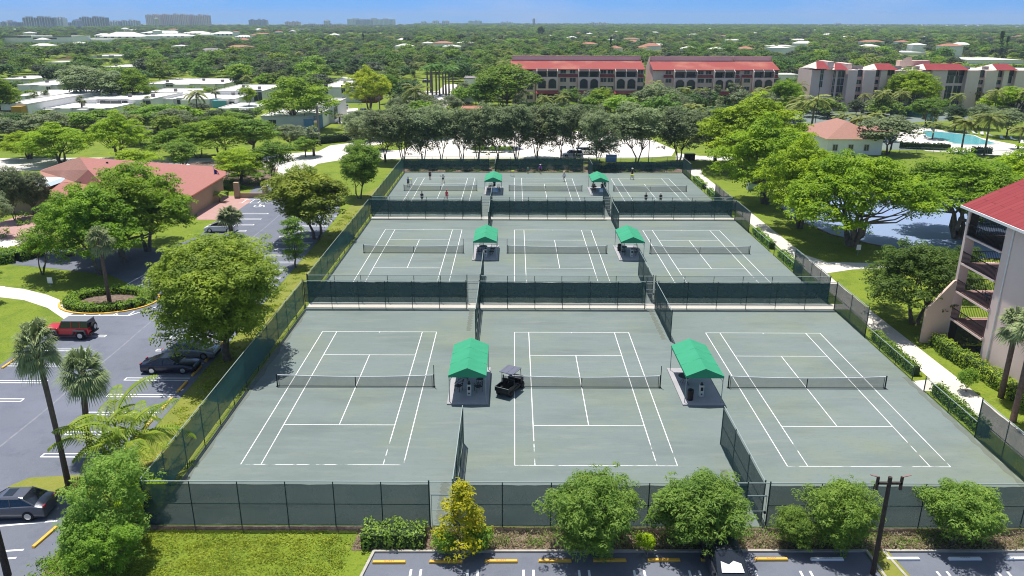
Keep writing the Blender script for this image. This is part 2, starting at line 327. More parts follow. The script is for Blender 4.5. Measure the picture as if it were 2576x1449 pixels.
def crown(seed,R,z0,z1,ncl,cr,leaf,dens,m,shape='round',asp=.6,sq=.65,name='crown',up=.7,low=.25,jit=.25,droop=0,sub=.42,ksub=9):
    rs=np.random.RandomState(seed);H=z1-z0;cz=z0+H*.5
    C_=[];k=0
    lob=unit(rs,5);
    while len(C_)<ncl:
        d=unit(rs,1)[0]
        if d[2]<0 and rs.rand()>low: d[2]*=-1
        rr=rs.uniform(.45,1.0)**.5
        sc=1+jit*sum(max(0,float(d@l))**3*(1 if i%2 else -1) for i,l in enumerate(lob))
        if shape=='umb':   # flat spreading crown
            r=rs.rand()**.45;a=rs.rand()*2*PI
            x=r*math.cos(a)*(1+jit*math.sin(3*a+seed));y=r*math.sin(a)*(1+jit*math.sin(3*a+seed))
            z=(1-r**2.4)*.72+.18+rs.uniform(-.22,.14)*(1 if rs.rand()<.75 else 2.2)
            C_.append((x*(R-cr),y*(R-cr),z0+cr*.5+max(0,z)*(H-cr)));continue
        if shape=='cone':
            h=rs.rand()**1.3;a=rs.rand()*2*PI;r=(1-h)**.8*rs.uniform(.5,1)
            C_.append((r*math.cos(a)*R,r*math.sin(a)*R,z0+h*H));continue
        if shape=='tall':
            h=rs.rand();a=rs.rand()*2*PI;r=math.sin(PI*(.12+.8*h))**.7*rs.uniform(.55,1)
            C_.append((r*math.cos(a)*(R-cr),r*math.sin(a)*(R-cr),z0+h*H));continue
        C_.append((d[0]*rr*sc*(R-cr),d[1]*rr*sc*(R-cr),cz+d[2]*rr*sc*(H/2-cr*sq)))
    C_=np.array(C_);P_=[];Nn=[];S=[]
    for c in C_:
        r=cr*rs.uniform(.65,1.25)
        k=ksub
        for j in range(k):
            d=unit(rs,1)[0]
            if d[2]<-.25 and rs.rand()<.75: d[2]*=-1
            r2=r*sub*rs.uniform(.6,1.3);cc=c+d*np.array([r,r,r*sq])*(1-sub*.55)*rs.uniform(.8,1.12)
            if rs.rand()<.08: cc=c+d*np.array([r,r,r*sq])*1.25;r2*=.6
            if rs.rand()<.1: continue
            n=max(5,int(dens*4*PI*r2*r2*.5/(leaf*leaf*asp)))
            e=unit(rs,n);fl=(e[:,2]<0)&(rs.rand(n)<.8);e[fl,2]*=-1
            q=e*(r2*rs.uniform(.9,1.06,n))[:,None];q[:,2]*=.62
            q[:,2]-=droop*(rs.rand(n)**2)*r2*1.6
            nn=e*.8+unit(rs,n)*.36;nn[:,2]+=up;nn/=np.linalg.norm(nn,axis=1)[:,None]
            P_.append(cc+q);Nn.append(nn);S.append(leaf*rs.uniform(.65,1.35,n))
    me=cards_mesh(name,np.concatenate(P_),np.concatenate(Nn),np.concatenate(S),asp,m,rs)
    return me,C_
def limbs(seed,C_,zc,r0,ntr=1,spread=.6,nb=10,lean=(0,0),m=None,k=7):
    rs=np.random.RandomState(seed+99);b=MB()
    idx=rs.choice(len(C_),min(nb,len(C_)),replace=False);tg=[C_[i] for i in idx]
    stems=[]
    for i in range(ntr):
        a=2*PI*i/ntr+rs.rand();s=spread if ntr>1 else .12
        e=np.array([math.cos(a)*s*zc*.5+lean[0],math.sin(a)*s*zc*.5+lean[1],zc*rs.uniform(.8,1)])
        st=np.array([math.cos(a)*r0*.6*(ntr>1),math.sin(a)*r0*.6*(ntr>1),-.15])
        mid=st*.5+e*.5+rs.normal(size=3)*[.12*zc*.5,.12*zc*.5,0]
        rr=r0*(1 if ntr==1 else .62)
        b.tube([st,st*.75+mid*.25,mid,e],[rr*1.35,rr,rr*.82,rr*.62],k,cap=False);stems.append((e,rr*.6))
    for i,t in enumerate(tg):
        e,rr=stems[min(range(len(stems)),key=lambda q:np.linalg.norm(stems[q][0]-t)+rs.rand())]
        t=np.array(t);mid=e*.5+t*.5+np.array([0,0,-.08*np.linalg.norm(t-e)])+rs.normal(size=3)*.25
        b.tube([e-np.array([0,0,rr*.5]),mid,t],[rr*.75,rr*.42,rr*.12],5,cap=False)
    return b.mesh('trunk',m or M['bark'],True)
PROTO={}
def proto(key,kind,crown_me,trunk_me,H,W,cname='crown'):
    PROTO[key]=(kind,trunk_me,crown_me,H,W,cname)
def broad(key,kind,seed,H,W,zb,ncl,cr,leaf,dens,m,shape='round',r0=.3,ntr=1,nb=12,bark='bark',lean=(0,0),**kw):
    cm,cc=crown(seed,W/2,zb,H,ncl,cr,leaf,dens,M[m],shape,**kw)
    tm=limbs(seed,cc,zb+(H-zb)*.12,r0,ntr,.55,nb,lean,M[bark])
    proto(key,kind,cm,tm,H,W)
nT=0
def plant(key,loc,H=None,W=None,rz=None,label=None,group=None,cat='tree',name=None,crown_m=None):
    kind,tm,cm,h0,w0,cn=PROTO[key]
    sz=(H/h0) if H else 1;sx=(W/w0) if W else sz
    o=thing(name or kind,label,cat,loc,rnd.uniform(0,2*PI) if rz is None else rz,group,(sx,sx,sz))
    for nm,me in (('trunk',tm),(cn,cm)):
        if me is None: continue
        q=bpy.data.objects.new(nm,me);COL.objects.link(q);q.parent=o
        if crown_m and nm==cn: q.material_slots[0].link='OBJECT';q.material_slots[0].material=M[crown_m]
    return o
def T(key,xb,yb,ytop,wpx,label,group=None,fudge=1,**kw):
    X,Y=at(xb,yb);H=top(xb,ytop,Y)[1]*fudge;d=math.hypot(Y,HC-H/2);W=wpx*d/F
    return plant(key,(X,Y),H,W,label=label,group=group,**kw)
# broadleaf prototypes
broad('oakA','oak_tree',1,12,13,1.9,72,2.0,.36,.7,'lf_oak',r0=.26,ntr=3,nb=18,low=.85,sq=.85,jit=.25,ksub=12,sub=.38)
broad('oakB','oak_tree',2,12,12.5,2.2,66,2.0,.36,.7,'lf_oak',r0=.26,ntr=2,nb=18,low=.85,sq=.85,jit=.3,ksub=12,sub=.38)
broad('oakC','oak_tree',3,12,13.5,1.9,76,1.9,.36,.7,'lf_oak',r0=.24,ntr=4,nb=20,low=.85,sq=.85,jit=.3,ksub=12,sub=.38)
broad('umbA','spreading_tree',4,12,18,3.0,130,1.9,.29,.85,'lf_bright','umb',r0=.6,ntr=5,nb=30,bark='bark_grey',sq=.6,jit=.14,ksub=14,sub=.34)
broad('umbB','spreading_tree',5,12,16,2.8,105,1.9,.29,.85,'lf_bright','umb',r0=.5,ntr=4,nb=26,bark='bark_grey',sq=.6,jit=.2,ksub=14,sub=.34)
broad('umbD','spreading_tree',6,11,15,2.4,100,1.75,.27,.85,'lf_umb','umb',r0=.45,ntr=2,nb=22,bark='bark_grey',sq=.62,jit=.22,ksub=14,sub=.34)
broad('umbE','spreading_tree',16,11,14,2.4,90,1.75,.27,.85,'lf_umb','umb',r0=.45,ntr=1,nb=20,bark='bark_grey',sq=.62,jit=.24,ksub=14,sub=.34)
broad('ficA','ficus_tree',7,11.5,14.5,.9,84,2.5,.22,.95,'lf_ficus',r0=.4,ntr=1,nb=18,low=.65,sq=.85,jit=.3,ksub=24,sub=.30)
broad('ficB','ficus_tree',8,10,10.5,1.3,54,2.1,.25,.9,'lf_ficus',r0=.3,ntr=2,nb=16,low=.6,sq=.85,jit=.3,ksub=20,sub=.32)
broad('slim','slender_tree',9,8,4.5,1.2,42,.85,.2,.75,'lf_mid','tall',r0=.14,nb=10,sq=.8)
broad('airy','airy_tree',10,7,7,2.8,34,1.1,.2,.6,'lf_pale',r0=.18,ntr=3,nb=20,sq=.6,jit=.4,lean=(-.8,0))
broad('midA','shade_tree',11,11,13,2.2,75,1.7,.40,.7,'lf_mid',r0=.35,nb=12,low=.5,sq=.75)
broad('midB','shade_tree',12,10,11,2.0,60,1.6,.40,.7,'lf_mid',r0=.3,ntr=2,nb=12,low=.5,sq=.7,jit=.35)
broad('midC','shade_tree',13,11,15,2.6,85,1.7,.40,.7,'lf_umb','umb',r0=.4,ntr=2,nb=14,sq=.6,jit=.2)
broad('greyA','shade_tree',14,10,13,1.8,75,1.6,.38,.65,'lf_grey',r0=.3,nb=10,low=.5,sq=.75,jit=.3)
broad('shrubA','lance_leaf_shrub',15,4.6,6.0,.05,62,.95,.21,.85,'lf_lance',r0=.12,ntr=4,nb=14,asp=.28,low=.9,sq=.9,droop=.4,jit=.3,ksub=12,sub=.36)
broad('shrubB','lance_leaf_shrub',25,4.4,5.0,.05,54,.9,.21,.85,'lf_lance',r0=.12,ntr=4,nb=14,asp=.28,low=.9,sq=.9,droop=.4,jit=.4,ksub=12,sub=.36)
broad('shrubL','tall_shrub',17,5.5,7.5,.1,80,1.0,.2,.75,'lf_lance',r0=.12,ntr=5,nb=24,asp=.42,low=.8,sq=.85,droop=.5,jit=.5,ksub=12,sub=.36)
broad('gold','golden_shrub',18,3.6,3.0,.4,40,.55,.15,.8,'lf_gold','cone',r0=.06,nb=8,asp=.5,sq=.9)
broad('bush','round_bush',19,1.6,2.4,.05,26,.45,.14,.8,'lf_hedge',r0=.05,ntr=3,nb=5,low=.7,sq=.85)
broad('pine','columnar_pine',20,16,5,1,70,.9,.3,.9,'lf_dark','cone',r0=.22,nb=6,sq=1.1,up=0)
# far prototypes
def farp(key,seed,H,W,zb,ncl,cr,leaf,m,shape='round',**kw):
    cm,cc=crown(seed,W/2,zb,H,ncl,cr,leaf,.62,M[m],shape,**kw);tm=limbs(seed,cc,zb+1,.3,1,.5,4,m=M['bark'],k=5)
    proto(key,'broadleaf_tree',cm,tm,H,W)
farp('fA',31,10,13,1.2,42,1.9,.75,'lf_f1',low=.4,jit=.25)
farp('fB',32,9,11,1.2,36,1.8,.75,'lf_f2',low=.4,jit=.3)
farp('fC',33,10,15,1.5,48,1.9,.75,'lf_f3','umb',sq=.6)
farp('fD',34,9,12,1.2,40,1.8,.75,'lf_f4',low=.4,jit=.3)
farp('fE',35,11,12,1.2,40,1.9,.75,'lf_f5',low=.4,jit=.3)
farp('fF',36,9,10,1.2,34,1.7,.75,'lf_dark',low=.4,jit=.3)
# palms
def strip(b,p0,p1,p2,w):   # narrow leaflet bent in the middle
    p0,p1,p2=[np.array(p,float) for p in (p0,p1,p2)]
    t=p2-p0;s=np.cross(t,[0,0,1.]);n=np.linalg.norm(s);s=s/n*w if n>1e-6 else np.array([w,0,0])
    n0=len(b.v);b.v+=[tuple(p0-s*.5),tuple(p0+s*.5),tuple(p1+s),tuple(p1-s),tuple(p2)]
    b.f+=[(n0,n0+1,n0+2,n0+3),(n0+3,n0+2,n0+4)];b.m+=[0,0]
def fan_palm(key,seed,h,rad,nf,ns,r0,lean=0,m='lf_fan',wid=.045):
    rs=np.random.RandomState(seed);b=MB();c=np.array([lean,0,h])
    for i in range(nf):
        el=math.asin(rs.uniform(-.75,.98));az=rs.rand()*2*PI
        d=np.array([math.cos(el)*math.cos(az),math.cos(el)*math.sin(az),math.sin(el)])
        pet=rad*rs.uniform(.3,.45);hub=c+d*pet;hub[2]-=.05*rad*(1-d[2])
        side=np.cross(d,[0,0,1.]);side/=np.linalg.norm(side)+1e-6;u=np.cross(side,d)
        strip(b,c,(c+hub)/2,hub,.03)
        L_=rad*rs.uniform(.5,.68)
        for j in range(ns):
            a=(j/(ns-1)-.5)*2*1.5
            dd=d*math.cos(a)+side*math.sin(a)+u*.25*math.cos(a*1.3);dd/=np.linalg.norm(dd)
            l=L_*(.75+.25*math.cos(a));p1=hub+dd*l*.6;p2=hub+dd*l;p2[2]-=l*rs.uniform(.22,.5)
            p1[2]-=l*.04
            strip(b,hub,p1,p2,wid*rs.uniform(.8,1.3))
    me=b.mesh('fronds',M[m])
    t=MB();k=8;pts=[(0,0,-.1),(lean*.1,0,h*.3),(lean*.5,0,h*.65),(lean,0,h-.05)]
    t.tube(pts,[r0*1.25,r0,r0,r0*1.05],9);t.tube([(lean*.86,0,h-1.1),(lean*.97,0,h-.3),(lean,0,h+.05)],[r0*1.05,r0*1.7,r0*.9],9)
    proto(key,'fan_palm',me,t.mesh('trunk',M['bark_palm'],True),h+rad,rad*2,'fronds')
def feather_palm(key,kind,seed,h,L_,nf,npair,r0,lean=0,m='lf_coco',stems=1,spread=0,trunkm='bark_grey',elr=(-.35,1.25),lw=.09,ll=.22,arc=1.5):
    rs=np.random.RandomState(seed);b=MB();t=MB()
    for s in range(stems):
        a0=2*PI*s/max(stems,1)+rs.rand();bx,by=spread*math.cos(a0)*(stems>1),spread*math.sin(a0)*(stems>1)
        hh=h*rs.uniform(.75,1) if stems>1 else h;tx,ty=bx*2.2+lean,by*2.2
        t.tube([(bx*.4,by*.4,-.1),(bx*.8+lean*.2,by*.8,hh*.4),(bx*1.5+lean*.6,by*1.5,hh*.75),(tx,ty,hh)],[r0*1.3,r0,r0*.9,r0*.7],8)
        for i in range(nf):
            az=2*PI*i*.381966+rs.rand()*.3;el=elr[0]+(elr[1]-elr[0])*((i+.5)/nf)+rs.normal()*.08
            Lf=L_*rs.uniform(.85,1.1);n=npair
            pts=[];p=np.array([tx,ty,hh]);e=el
            for q in range(n+1):
                pts.append(p.copy());st=Lf/n
                p=p+st*np.array([math.cos(e)*math.cos(az),math.cos(e)*math.sin(az),math.sin(e)]);e-=(arc/n)*(1.15 if el>.3 else .8)
            b.tube(pts[::max(1,n//6)],.025,3,cap=False)
            for q in range(2,n):
                d=pts[q+1]-pts[q-1];d/=np.linalg.norm(d);sd=np.cross(d,[0,0,1.]);sd/=np.linalg.norm(sd)+1e-6
                l=Lf*ll*math.sin(PI*min(1,(q/n)*.9+.12))**.6
                for g in (1,-1):
                    dd=sd*g*.85+d*.5;dd/=np.linalg.norm(dd)
                    p1=pts[q]+dd*l*.5;p1[2]+=l*.03;p2=pts[q]+dd*l;p2[2]-=l*rs.uniform(.25,.6)
                    strip(b,pts[q],p1,p2,lw*.5)
    me=b.mesh('fronds',M[m]);tm=t.mesh('trunk',M[trunkm],True)
    proto(key,kind,me,tm,h+L_*.45,L_*1.7,'fronds')
fan_palm('sabalN',41,8.2,2.1,64,20,.21,lean=-.3)
fan_palm('sabalN2',42,5.6,2.1,64,20,.22,lean=.55)
fan_palm('sabalM',43,6.0,1.8,44,14,.2,wid=.06)
fan_palm('sabalS',53,3.0,1.9,50,15,.24,wid=.07)
fan_palm('sabalF',44,6.0,1.9,26,9,.22,wid=.11)
fan_palm('silverF',45,4.0,2.4,26,9,.25,m='lf_silver',wid=.14)
feather_palm('clump','feather_palm',46,2.5,3.1,7,22,.07,stems=4,spread=.45,m='lf_feather',elr=(.0,1.4),lw=.10,ll=.25,arc=1.15)
feather_palm('coco','coconut_palm',47,7.2,3.6,24,26,.16,lean=.4,m='lf_coco',lw=.16)
feather_palm('cocoF','coconut_palm',48,7.5,3.8,16,13,.18,lean=.3,m='lf_coco',lw=.34)
feather_palm('royal','royal_palm',49,11,3.2,14,14,.26,m='lf_royal',lw=.28,elr=(-.2,1.3))
feather_palm('smallp','feather_palm',50,2.6,1.8,14,18,.1,m='lf_feather',lw=.12)
def hedge(name,label,pts,w,h,mname='lf_hedge',leaf=.13,seed=0,cat='hedge',group=None,dens=1.3,loc0=None):
    rs=np.random.RandomState(seed+5);P_=[];Nn=[];core=MB()
    for (a,b_) in zip(pts[:-1],pts[1:]):
        a=np.array(a);b_=np.array(b_);L=np.linalg.norm(b_-a);d=(b_-a)/L;s=np.array([-d[1],d[0]])
        per=w+2*h;n=int(dens*L*per/(leaf*leaf*.6));u=rs.rand(n)*L;q=rs.rand(n)*per
        x=np.where(q<h,-w/2,np.where(q<h+w,q-h-w/2,w/2));z=np.where(q<h,q,np.where(q<h+w,h,per-q))
        nx=np.where(q<h,-1.,np.where(q<h+w,0,1.));nz=np.where((q>=h)&(q<h+w),1.,.15)
        wob=.10*np.sin(u*2.1+seed)+.07*np.sin(u*5.3);z=z*(1+wob*.8);x=x*(1+wob)
        p=np.stack([a[0]+d[0]*u+s[0]*x,a[1]+d[1]*u+s[1]*x,np.maximum(z,.03)],1)+rs.normal(size=(n,3))*.05
        nn=np.stack([s[0]*nx,s[1]*nx,nz],1)+unit(rs,n)*.7;nn/=np.linalg.norm(nn,axis=1)[:,None]
        P_.append(p);Nn.append(nn)
        c0=a-s*(w/2-.12);c1=b_-s*(w/2-.12);c2=b_+s*(w/2-.12);c3=a+s*(w/2-.12)
        core.prism([tuple(c0),tuple(c1),tuple(c2),tuple(c3)],0,h-.14)
    P_=np.concatenate(P_);Nn=np.concatenate(Nn)
    o=bpy.data.objects.new(name,cards_mesh('leaves',P_,Nn,leaf*rs.uniform(.7,1.4,len(P_)),.6,M[mname],rs));COL.objects.link(o)
    tag(o,label,cat,group);c=core.build('branches',M['lf_dark'],o);return o
# ---------- ground and setting ----------
def sheet(name,pts,z,m,label=None,kind='structure'):
    b=MB();b.poly([(p[0],p[1],z) for p in pts]);o=b.build(name,M[m] if isinstance(m,str) else m);o['kind']=kind
    if label: o['label']=label
    return o
sheet('ground',[(-9500,-60),(9500,-60),(9500,9400),(-9500,9400)],0,'grass')
sheet('sea',[(-9400,5300),(-300,5300),(-900,9300),(-9400,9300)],.4,'sea_water')
RX=35.1
lot=[(-24.9,28),(-25.6,37),(-26.3,42),(-26.35,60),(-26.5,100),(-27.0,118),(-29.5,131),(-33,139.5),(-46.5,139.5),(-45.6,131),(-43.6,121),(-43.7,104),(-45.5,98.4),(-57,98.4),(-80,96.5),(-80,90.5),(-64,91.8),(-57,90.0),(-47.5,87.2),(-43.6,84),(-44.0,80),(-44.8,77.5),(-44.9,73),(-44.4,61),(-46,50),(-60,28)]
sheet('parking_lot',lot,.016,'asphalt')
sheet('front_parking_lot',[(-9.4,26),(-7.75,36.75),(20.0,37.0),(20.4,26)],.016,'asphalt')
sheet('side_parking_lot',[(22.4,26),(21.0,37.0),(48,37.2),(48,26)],.016,'asphalt')
b=MB()
def kerb(b,pts,w=.15,h=.13,m=0,closed=False):
    q=list(pts)+([pts[0]] if closed else [])
    for a,c in zip(q[:-1],q[1:]):
        a=np.array(a,float);c=np.array(c,float);d=(c-a)/(np.linalg.norm(c-a)+1e-9);s=np.array([-d[1],d[0]])*w/2;e=d*.02
        b.prism([tuple(a-s-e),tuple(c-s+e),tuple(c+s+e),tuple(a+s-e)],0,h+rnd.uniform(-.004,.004),m)
kerb(b,[(-9.5,26),(-7.8,36.8),(20.0,37.02),(20.45,26)]);kerb(b,[(22.35,26),(20.95,37.0),(48,37.25)])
o=b.build('kerb_strip',M['kerb']);o['kind']='structure'
# walks
sheet('sidewalk',[(RX,28),(RX+2.1,28),(RX+2.3,60),(RX+2.0,75),(37.2,88.6),(41,90.2),(46.5,91.0),(60,91.2),(60,93.4),(44,92.9),(39,93.3),(37.4,96.5),(37.1,130),(36.9,152),(38,158),(34.6,158),(34.9,130),(35.2,100),(35.0,75),(35.0,60)],.014,'concrete')
sheet('entry_path',[(33.3,57.4),(35.2,57.2),(35.2,59.6),(33.3,59.2)],.012,'concrete')
sheet('left_path',P((0,720),(60,727),(120,742),(200,775),(205,790),(165,806),(120,775),(60,755),(0,748)),.012,'concrete')
sheet('left_path_far',[(-57,82.9),(-75,86),(-75,83),(-57,78.9)],.011,'concrete')
for k in (0,1): sheet('court_walkway',[(-21.5,76.25+38.7*k),(35.0,76.25+38.7*k),(35.0,77.85+38.7*k),(-21.5,77.85+38.7*k)],.03,'concrete')
sheet('court_surface',[(-21.6,39.25),(33.3,39.25),(33.3,76.2),(33.3,153.4),(-21.6,153.4)],.02,'clay')
sheet('dirt_strip',[(-21.9,38.75),(33.5,38.75),(33.5,39.2),(-21.9,39.2)],.008,'mulch')
b=MB()
for x,y0,y1,w in ((-4.35,39.4,44,.35),(14.05,39.5,45.5,.3),(-21.35,40,75,.35),(33.0,40,60,.3),(-4.3,76.0,70,.3),(14.2,76.1,68,.3)):
    n=26;L_=[];R_=[]
    for i in range(n+1):
        y=y0+(y1-y0)*i/n;L_.append((x-w*(.3+.7*abs(math.sin(i*1.3+x))),y));R_.append((x+w*(.2+.8*abs(math.sin(i*2.1+x*2))),y))
    b.poly([(p[0],p[1],.0245) for p in (L_+R_[::-1])])
o=b.build('sand_streaks',M['sandy']);o['kind']='structure'
# far streets behind the courts
sheet('street',P((-120,408),(0,398),(330,396),(560,398),(640,392),(800,381),(830,366),(880,360),(935,340),(990,340),(960,362),(905,372),(900,380),(1000,378),(1040,372),(1160,372),(1700,376),(1690,392),(1600,398),(1010,400),(860,402),(800,412),(760,440),(730,452),(690,452),(700,425),(560,424),(330,420),(0,432),(-120,440)),.010,'street')
sheet('rear_parking_area',P((1080,330),(1560,330),(1640,352),(1700,378),(1000,384),(1040,362),(1020,352)),.013,'street')
sheet('far_street',P((1120,212),(1150,212),(1140,250),(1095,300),(1060,300),(1090,245),(1010,232),(1000,226),(1100,230)),.012,'street')
sheet('driveway',P((850,275),(900,272),(905,305),(850,312)),.014,'street')
sheet('rear_court_road',P((1700,385),(1760,392),(1840,395),(1850,404),(1700,402)),.012,'concrete')
sheet('planting_bed',[(-26.2,28),(-26.2,44),(-21.9,44),(-21.9,28)],.010,'mulch')
sheet('front_planting_bed',[(-9.1,36.95),(-9.0,38.9),(48,39.0),(48,37.4)],.012,'mulch')
sheet('grass_strip',[(-26.2,44),(-26.3,130),(-21.9,150),(-21.9,44)],.010,'grass_dry')
sheet('grass_nose',[(-32.3,43.0),(-31.5,44.1),(-29,44.4),(-26.2,44.6),(-26.2,42),(-29,42.3),(-31.8,42.5)],.10,'grass_dry')
sheet('grass_island',[(20.1,26),(19.9,36.9),(21.2,36.95),(22.6,26)],.10,'grass_dry')
sheet('pavement',[(-47.5,114),(-43.4,114),(-43.4,127),(-46,131),(-50,131),(-51.5,125)],.018,'pinkpave')
sheet('patio',P((0,560),(80,530),(175,545),(115,600),(70,618),(0,620)),.014,'pinkpave')
sheet('terrace',P((0,603),(72,605),(60,622),(0,624)),.018,'concrete')
sheet('pool_deck',P((2290,312),(2576,368),(2700,395),(2700,412),(2576,392),(2480,390),(2330,380),(2255,352),(2260,330)),.014,'street')
sheet('pool',P((2318,332),(2330,329),(2450,341),(2475,352),(2510,362),(2460,366),(2400,362),(2360,350),(2330,345)),.10,'pool_water')
b=MB();kerb(b,P((2318,332),(2330,329),(2450,341),(2475,352),(2510,362),(2460,366),(2400,362),(2360,350),(2330,345)),.5,.12,closed=True);o=b.build('pool_edge',M['concrete']);o['kind']='structure'
sheet('small_court',P((2090,375),(2380,378),(2420,372),(2250,352),(2120,350)),.012,'clay')
sheet('far_court_surface',P((2000,268),(2330,268),(2460,300),(2200,312),(1980,312)),.012,'clay')
sheet('far_path',P((2400,272),(2576,276),(2576,281),(2400,278)),.012,'concrete')
pond=P((1962,520),(1990,548),(2035,566),(2090,590),(2180,612),(2290,633),(2350,648),(2430,652))+[(75,96),(100,110),(112,130),(100,143),(70,144),(54,138),(48,131)]
sheet('pond',pond,.02,'pond_water')
b=MB();kerb(b,pond[:9],.35,.05);o=b.build('pond_bank',M['mulch']);o['kind']='structure'
# dark mulch sheet stands in for the tree shade along back fence
sheet('back_shade_strip',[(-23,153.7),(34,153.7),(34,161.5),(-23,161.5)],.009,'mulch')
sheet('tree_bed',P((470,410),(560,405),(700,425),(690,455),(640,470),(560,460)),.013,'mulch')
# parking markings
b=MB()
def ln(b,x0,y0,x1,y1,w,z,m=0):
    a=np.array([x0,y0]);c=np.array([x1,y1]);d=(c-a)/np.linalg.norm(c-a);s=np.array([-d[1],d[0]])*w/2
    b.poly([(*(a-s),z),(*(c-s),z),(*(c+s),z),(*(a+s),z)],m)
def hairpin(b,xa,xb,y,gap=.42,w=.11):
    z=.021;s=1 if xb>xa else -1
    ln(b,xa,y-gap/2,xb,y-gap/2,w,z);ln(b,xa,y+gap/2,xb,y+gap/2,w,z);ln(b,xb,y-gap/2-.05,xb,y+gap/2+.05,w,z+.001)
for k in range(-1,24):
    y=47.0+3.02*k
    if y<120 and k!=-1: hairpin(b,-27.0,-32.3,y)
for k in range(0,5): hairpin(b,-43.9,-38.6,55.2+3.3*k)
for y in (106,109.5,113,116.5,120): hairpin(b,-43.2,-38.0,y-2)
hairpin(b,-43.9,-40.2,74.0)
# bay edge marks by the island
ln(b,-43.8,83.2,-43.2,88.5,.12,.021);ln(b,-43.2,88.5,-38.8,94,.12,.021)
for k in range(5): ln(b,-45+1.5*k,73.9,-44.9+1.5*k,75.0,.14,.021)
ln(b,-45.2,73.8,-38.9,73.8,.14,.0225);ln(b,-38.9,73.8,-37.2,76.4,.14,.0235)
ln(b,-42.9,81.5,-38.6,81.5,.12,.021)
for k in range(4): ln(b,-42.8+1.3*k,81.6,-41.9+1.3*k,84,.12,.0225)
for k in range(5): ln(b,-44.5+1.3*k,125.5,-44.5+1.3*k,128,.12,.0225)
ln(b,-45,125.4,-39,125.4,.12,.021);ln(b,-45,128.1,-39,128.1,.12,.021)
# near left, angled bays below the nose island
ln(b,-32.5,38.7,-27.2,39.6,.14,.021);ln(b,-32.5,36.3,-27.6,36.9,.14,.021);ln(b,-32.5,35.4,-27.6,36.2,.14,.0215);ln(b,-29.1,35.9,-28.6,33.9,.14,.0225)
o=b.build('parking_markings',M['lot_line']);o['kind']='structure'
b=MB()
for x in (-5.25,-2.15,.88,3.9,6.9,9.9,12.95,15.95,23.4,26.7):
    for g in (-.27,.27): ln(b,x+g,35.35,x+g*1+ (0 if x<0 else 0),27,.13,.021)
o=b.build('bay_markings',M['lot_line']);o['kind']='structure'
b=MB()
n=60
for i in range(n):
    y0=28+i*1.8;ln(b,-35.9+.05*math.sin(i),y0,-35.9+.05*math.sin(i+1),y0+1.82,.16,.0195)
o=b.build('asphalt_seam',M['lot_seam']);o['kind']='structure'
# wheelchair symbol : ring, back and bar painted flat on the asphalt
b=MB();cx,cy=-41.2,123.3
for i in range(14):
    a=2.4+i*.32;ln(b,cx+.55*math.cos(a),cy+.8*math.sin(a),cx+.55*math.cos(a+.33),cy+.8*math.sin(a+.33),.16,.0215)
ln(b,cx+.1,cy+1.5,cx+.1,cy+.3,.18,.0225);ln(b,cx+.1,cy+.3,cx+.9,cy+.3,.16,.0235);ln(b,cx+.9,cy+.3,cx+1.2,cy-.7,.16,.0245)
o=b.build('wheelchair_marking',M['lot_line']);o['kind']='structure'
# drain cover
b=MB();b.tube([(-56.5,95.2,.02),(-56.5,95.2,.03)],.9,16);tag(b.build('manhole_cover',M['shade_dark']),'dark round manhole cover in the side driveway','manhole cover')
# ---------- court lines ----------
CX=(-18.33,.13,18.5);CY=(69.7,108.55,147.42)
fl=bpy.data.materials.new('line_faded');fl.use_nodes=True;N_=fl.node_tree.nodes;L2=fl.node_tree.links
tc=N_.new('ShaderNodeTexCoord');nn_=N_.new('ShaderNodeTexNoise');nn_.inputs['Scale'].default_value=.9;nn_.inputs['Detail'].default_value=6
L2.new(tc.outputs['Object'],nn_.inputs[0]);r_=N_.new('ShaderNodeMapRange');r_.inputs[1].default_value=.38;r_.inputs[2].default_value=.5;L2.new(nn_.outputs['Fac'],r_.inputs[0])
t_=N_.new('ShaderNodeBsdfTransparent');m_=N_.new('ShaderNodeMixShader');L2.new(r_.outputs[0],m_.inputs[0]);L2.new(t_.outputs[0],m_.inputs[1])
N_['Principled BSDF'].inputs['Base Color'].default_value=(.66,.67,.65,1);L2.new(N_['Principled BSDF'].outputs[0],m_.inputs[2]);L2.new(m_.outputs[0],N_['Material Output'].inputs[0])
w_=10.97;L0=23.77;lw=.064
for r,yf in enumerate(CY):
    for c,x0 in enumerate(CX):
        b=MB();z=.026;yn=yf-L0
        ln(b,x0,yf,x0+w_,yf,lw,z)
        ln(b,x0,yn,x0+w_,yn,lw,z,1)
        for x in (x0,x0+1.37,x0+w_-1.37,x0+w_):
            ln(b,x,yf,x,yn+3.2,lw,z+.002);ln(b,x,yn+3.2,x,yn,lw,z+.002,1 if x>x0 else 0)
        for y in (yf-5.485,yn+5.485): ln(b,x0+1.37,y,x0+w_-1.37,y,lw,z+.001)
        ln(b,x0+w_/2,yf-5.485,x0+w_/2,yn+5.485,lw,z+.003)
        ln(b,x0+w_/2,yf,x0+w_/2,yf-.2,lw,z+.003)
        o=b.build('court_lines',[M['line'],fl]);o['kind']='structure'
RN=('front','middle','back');CN=('left','centre','right')
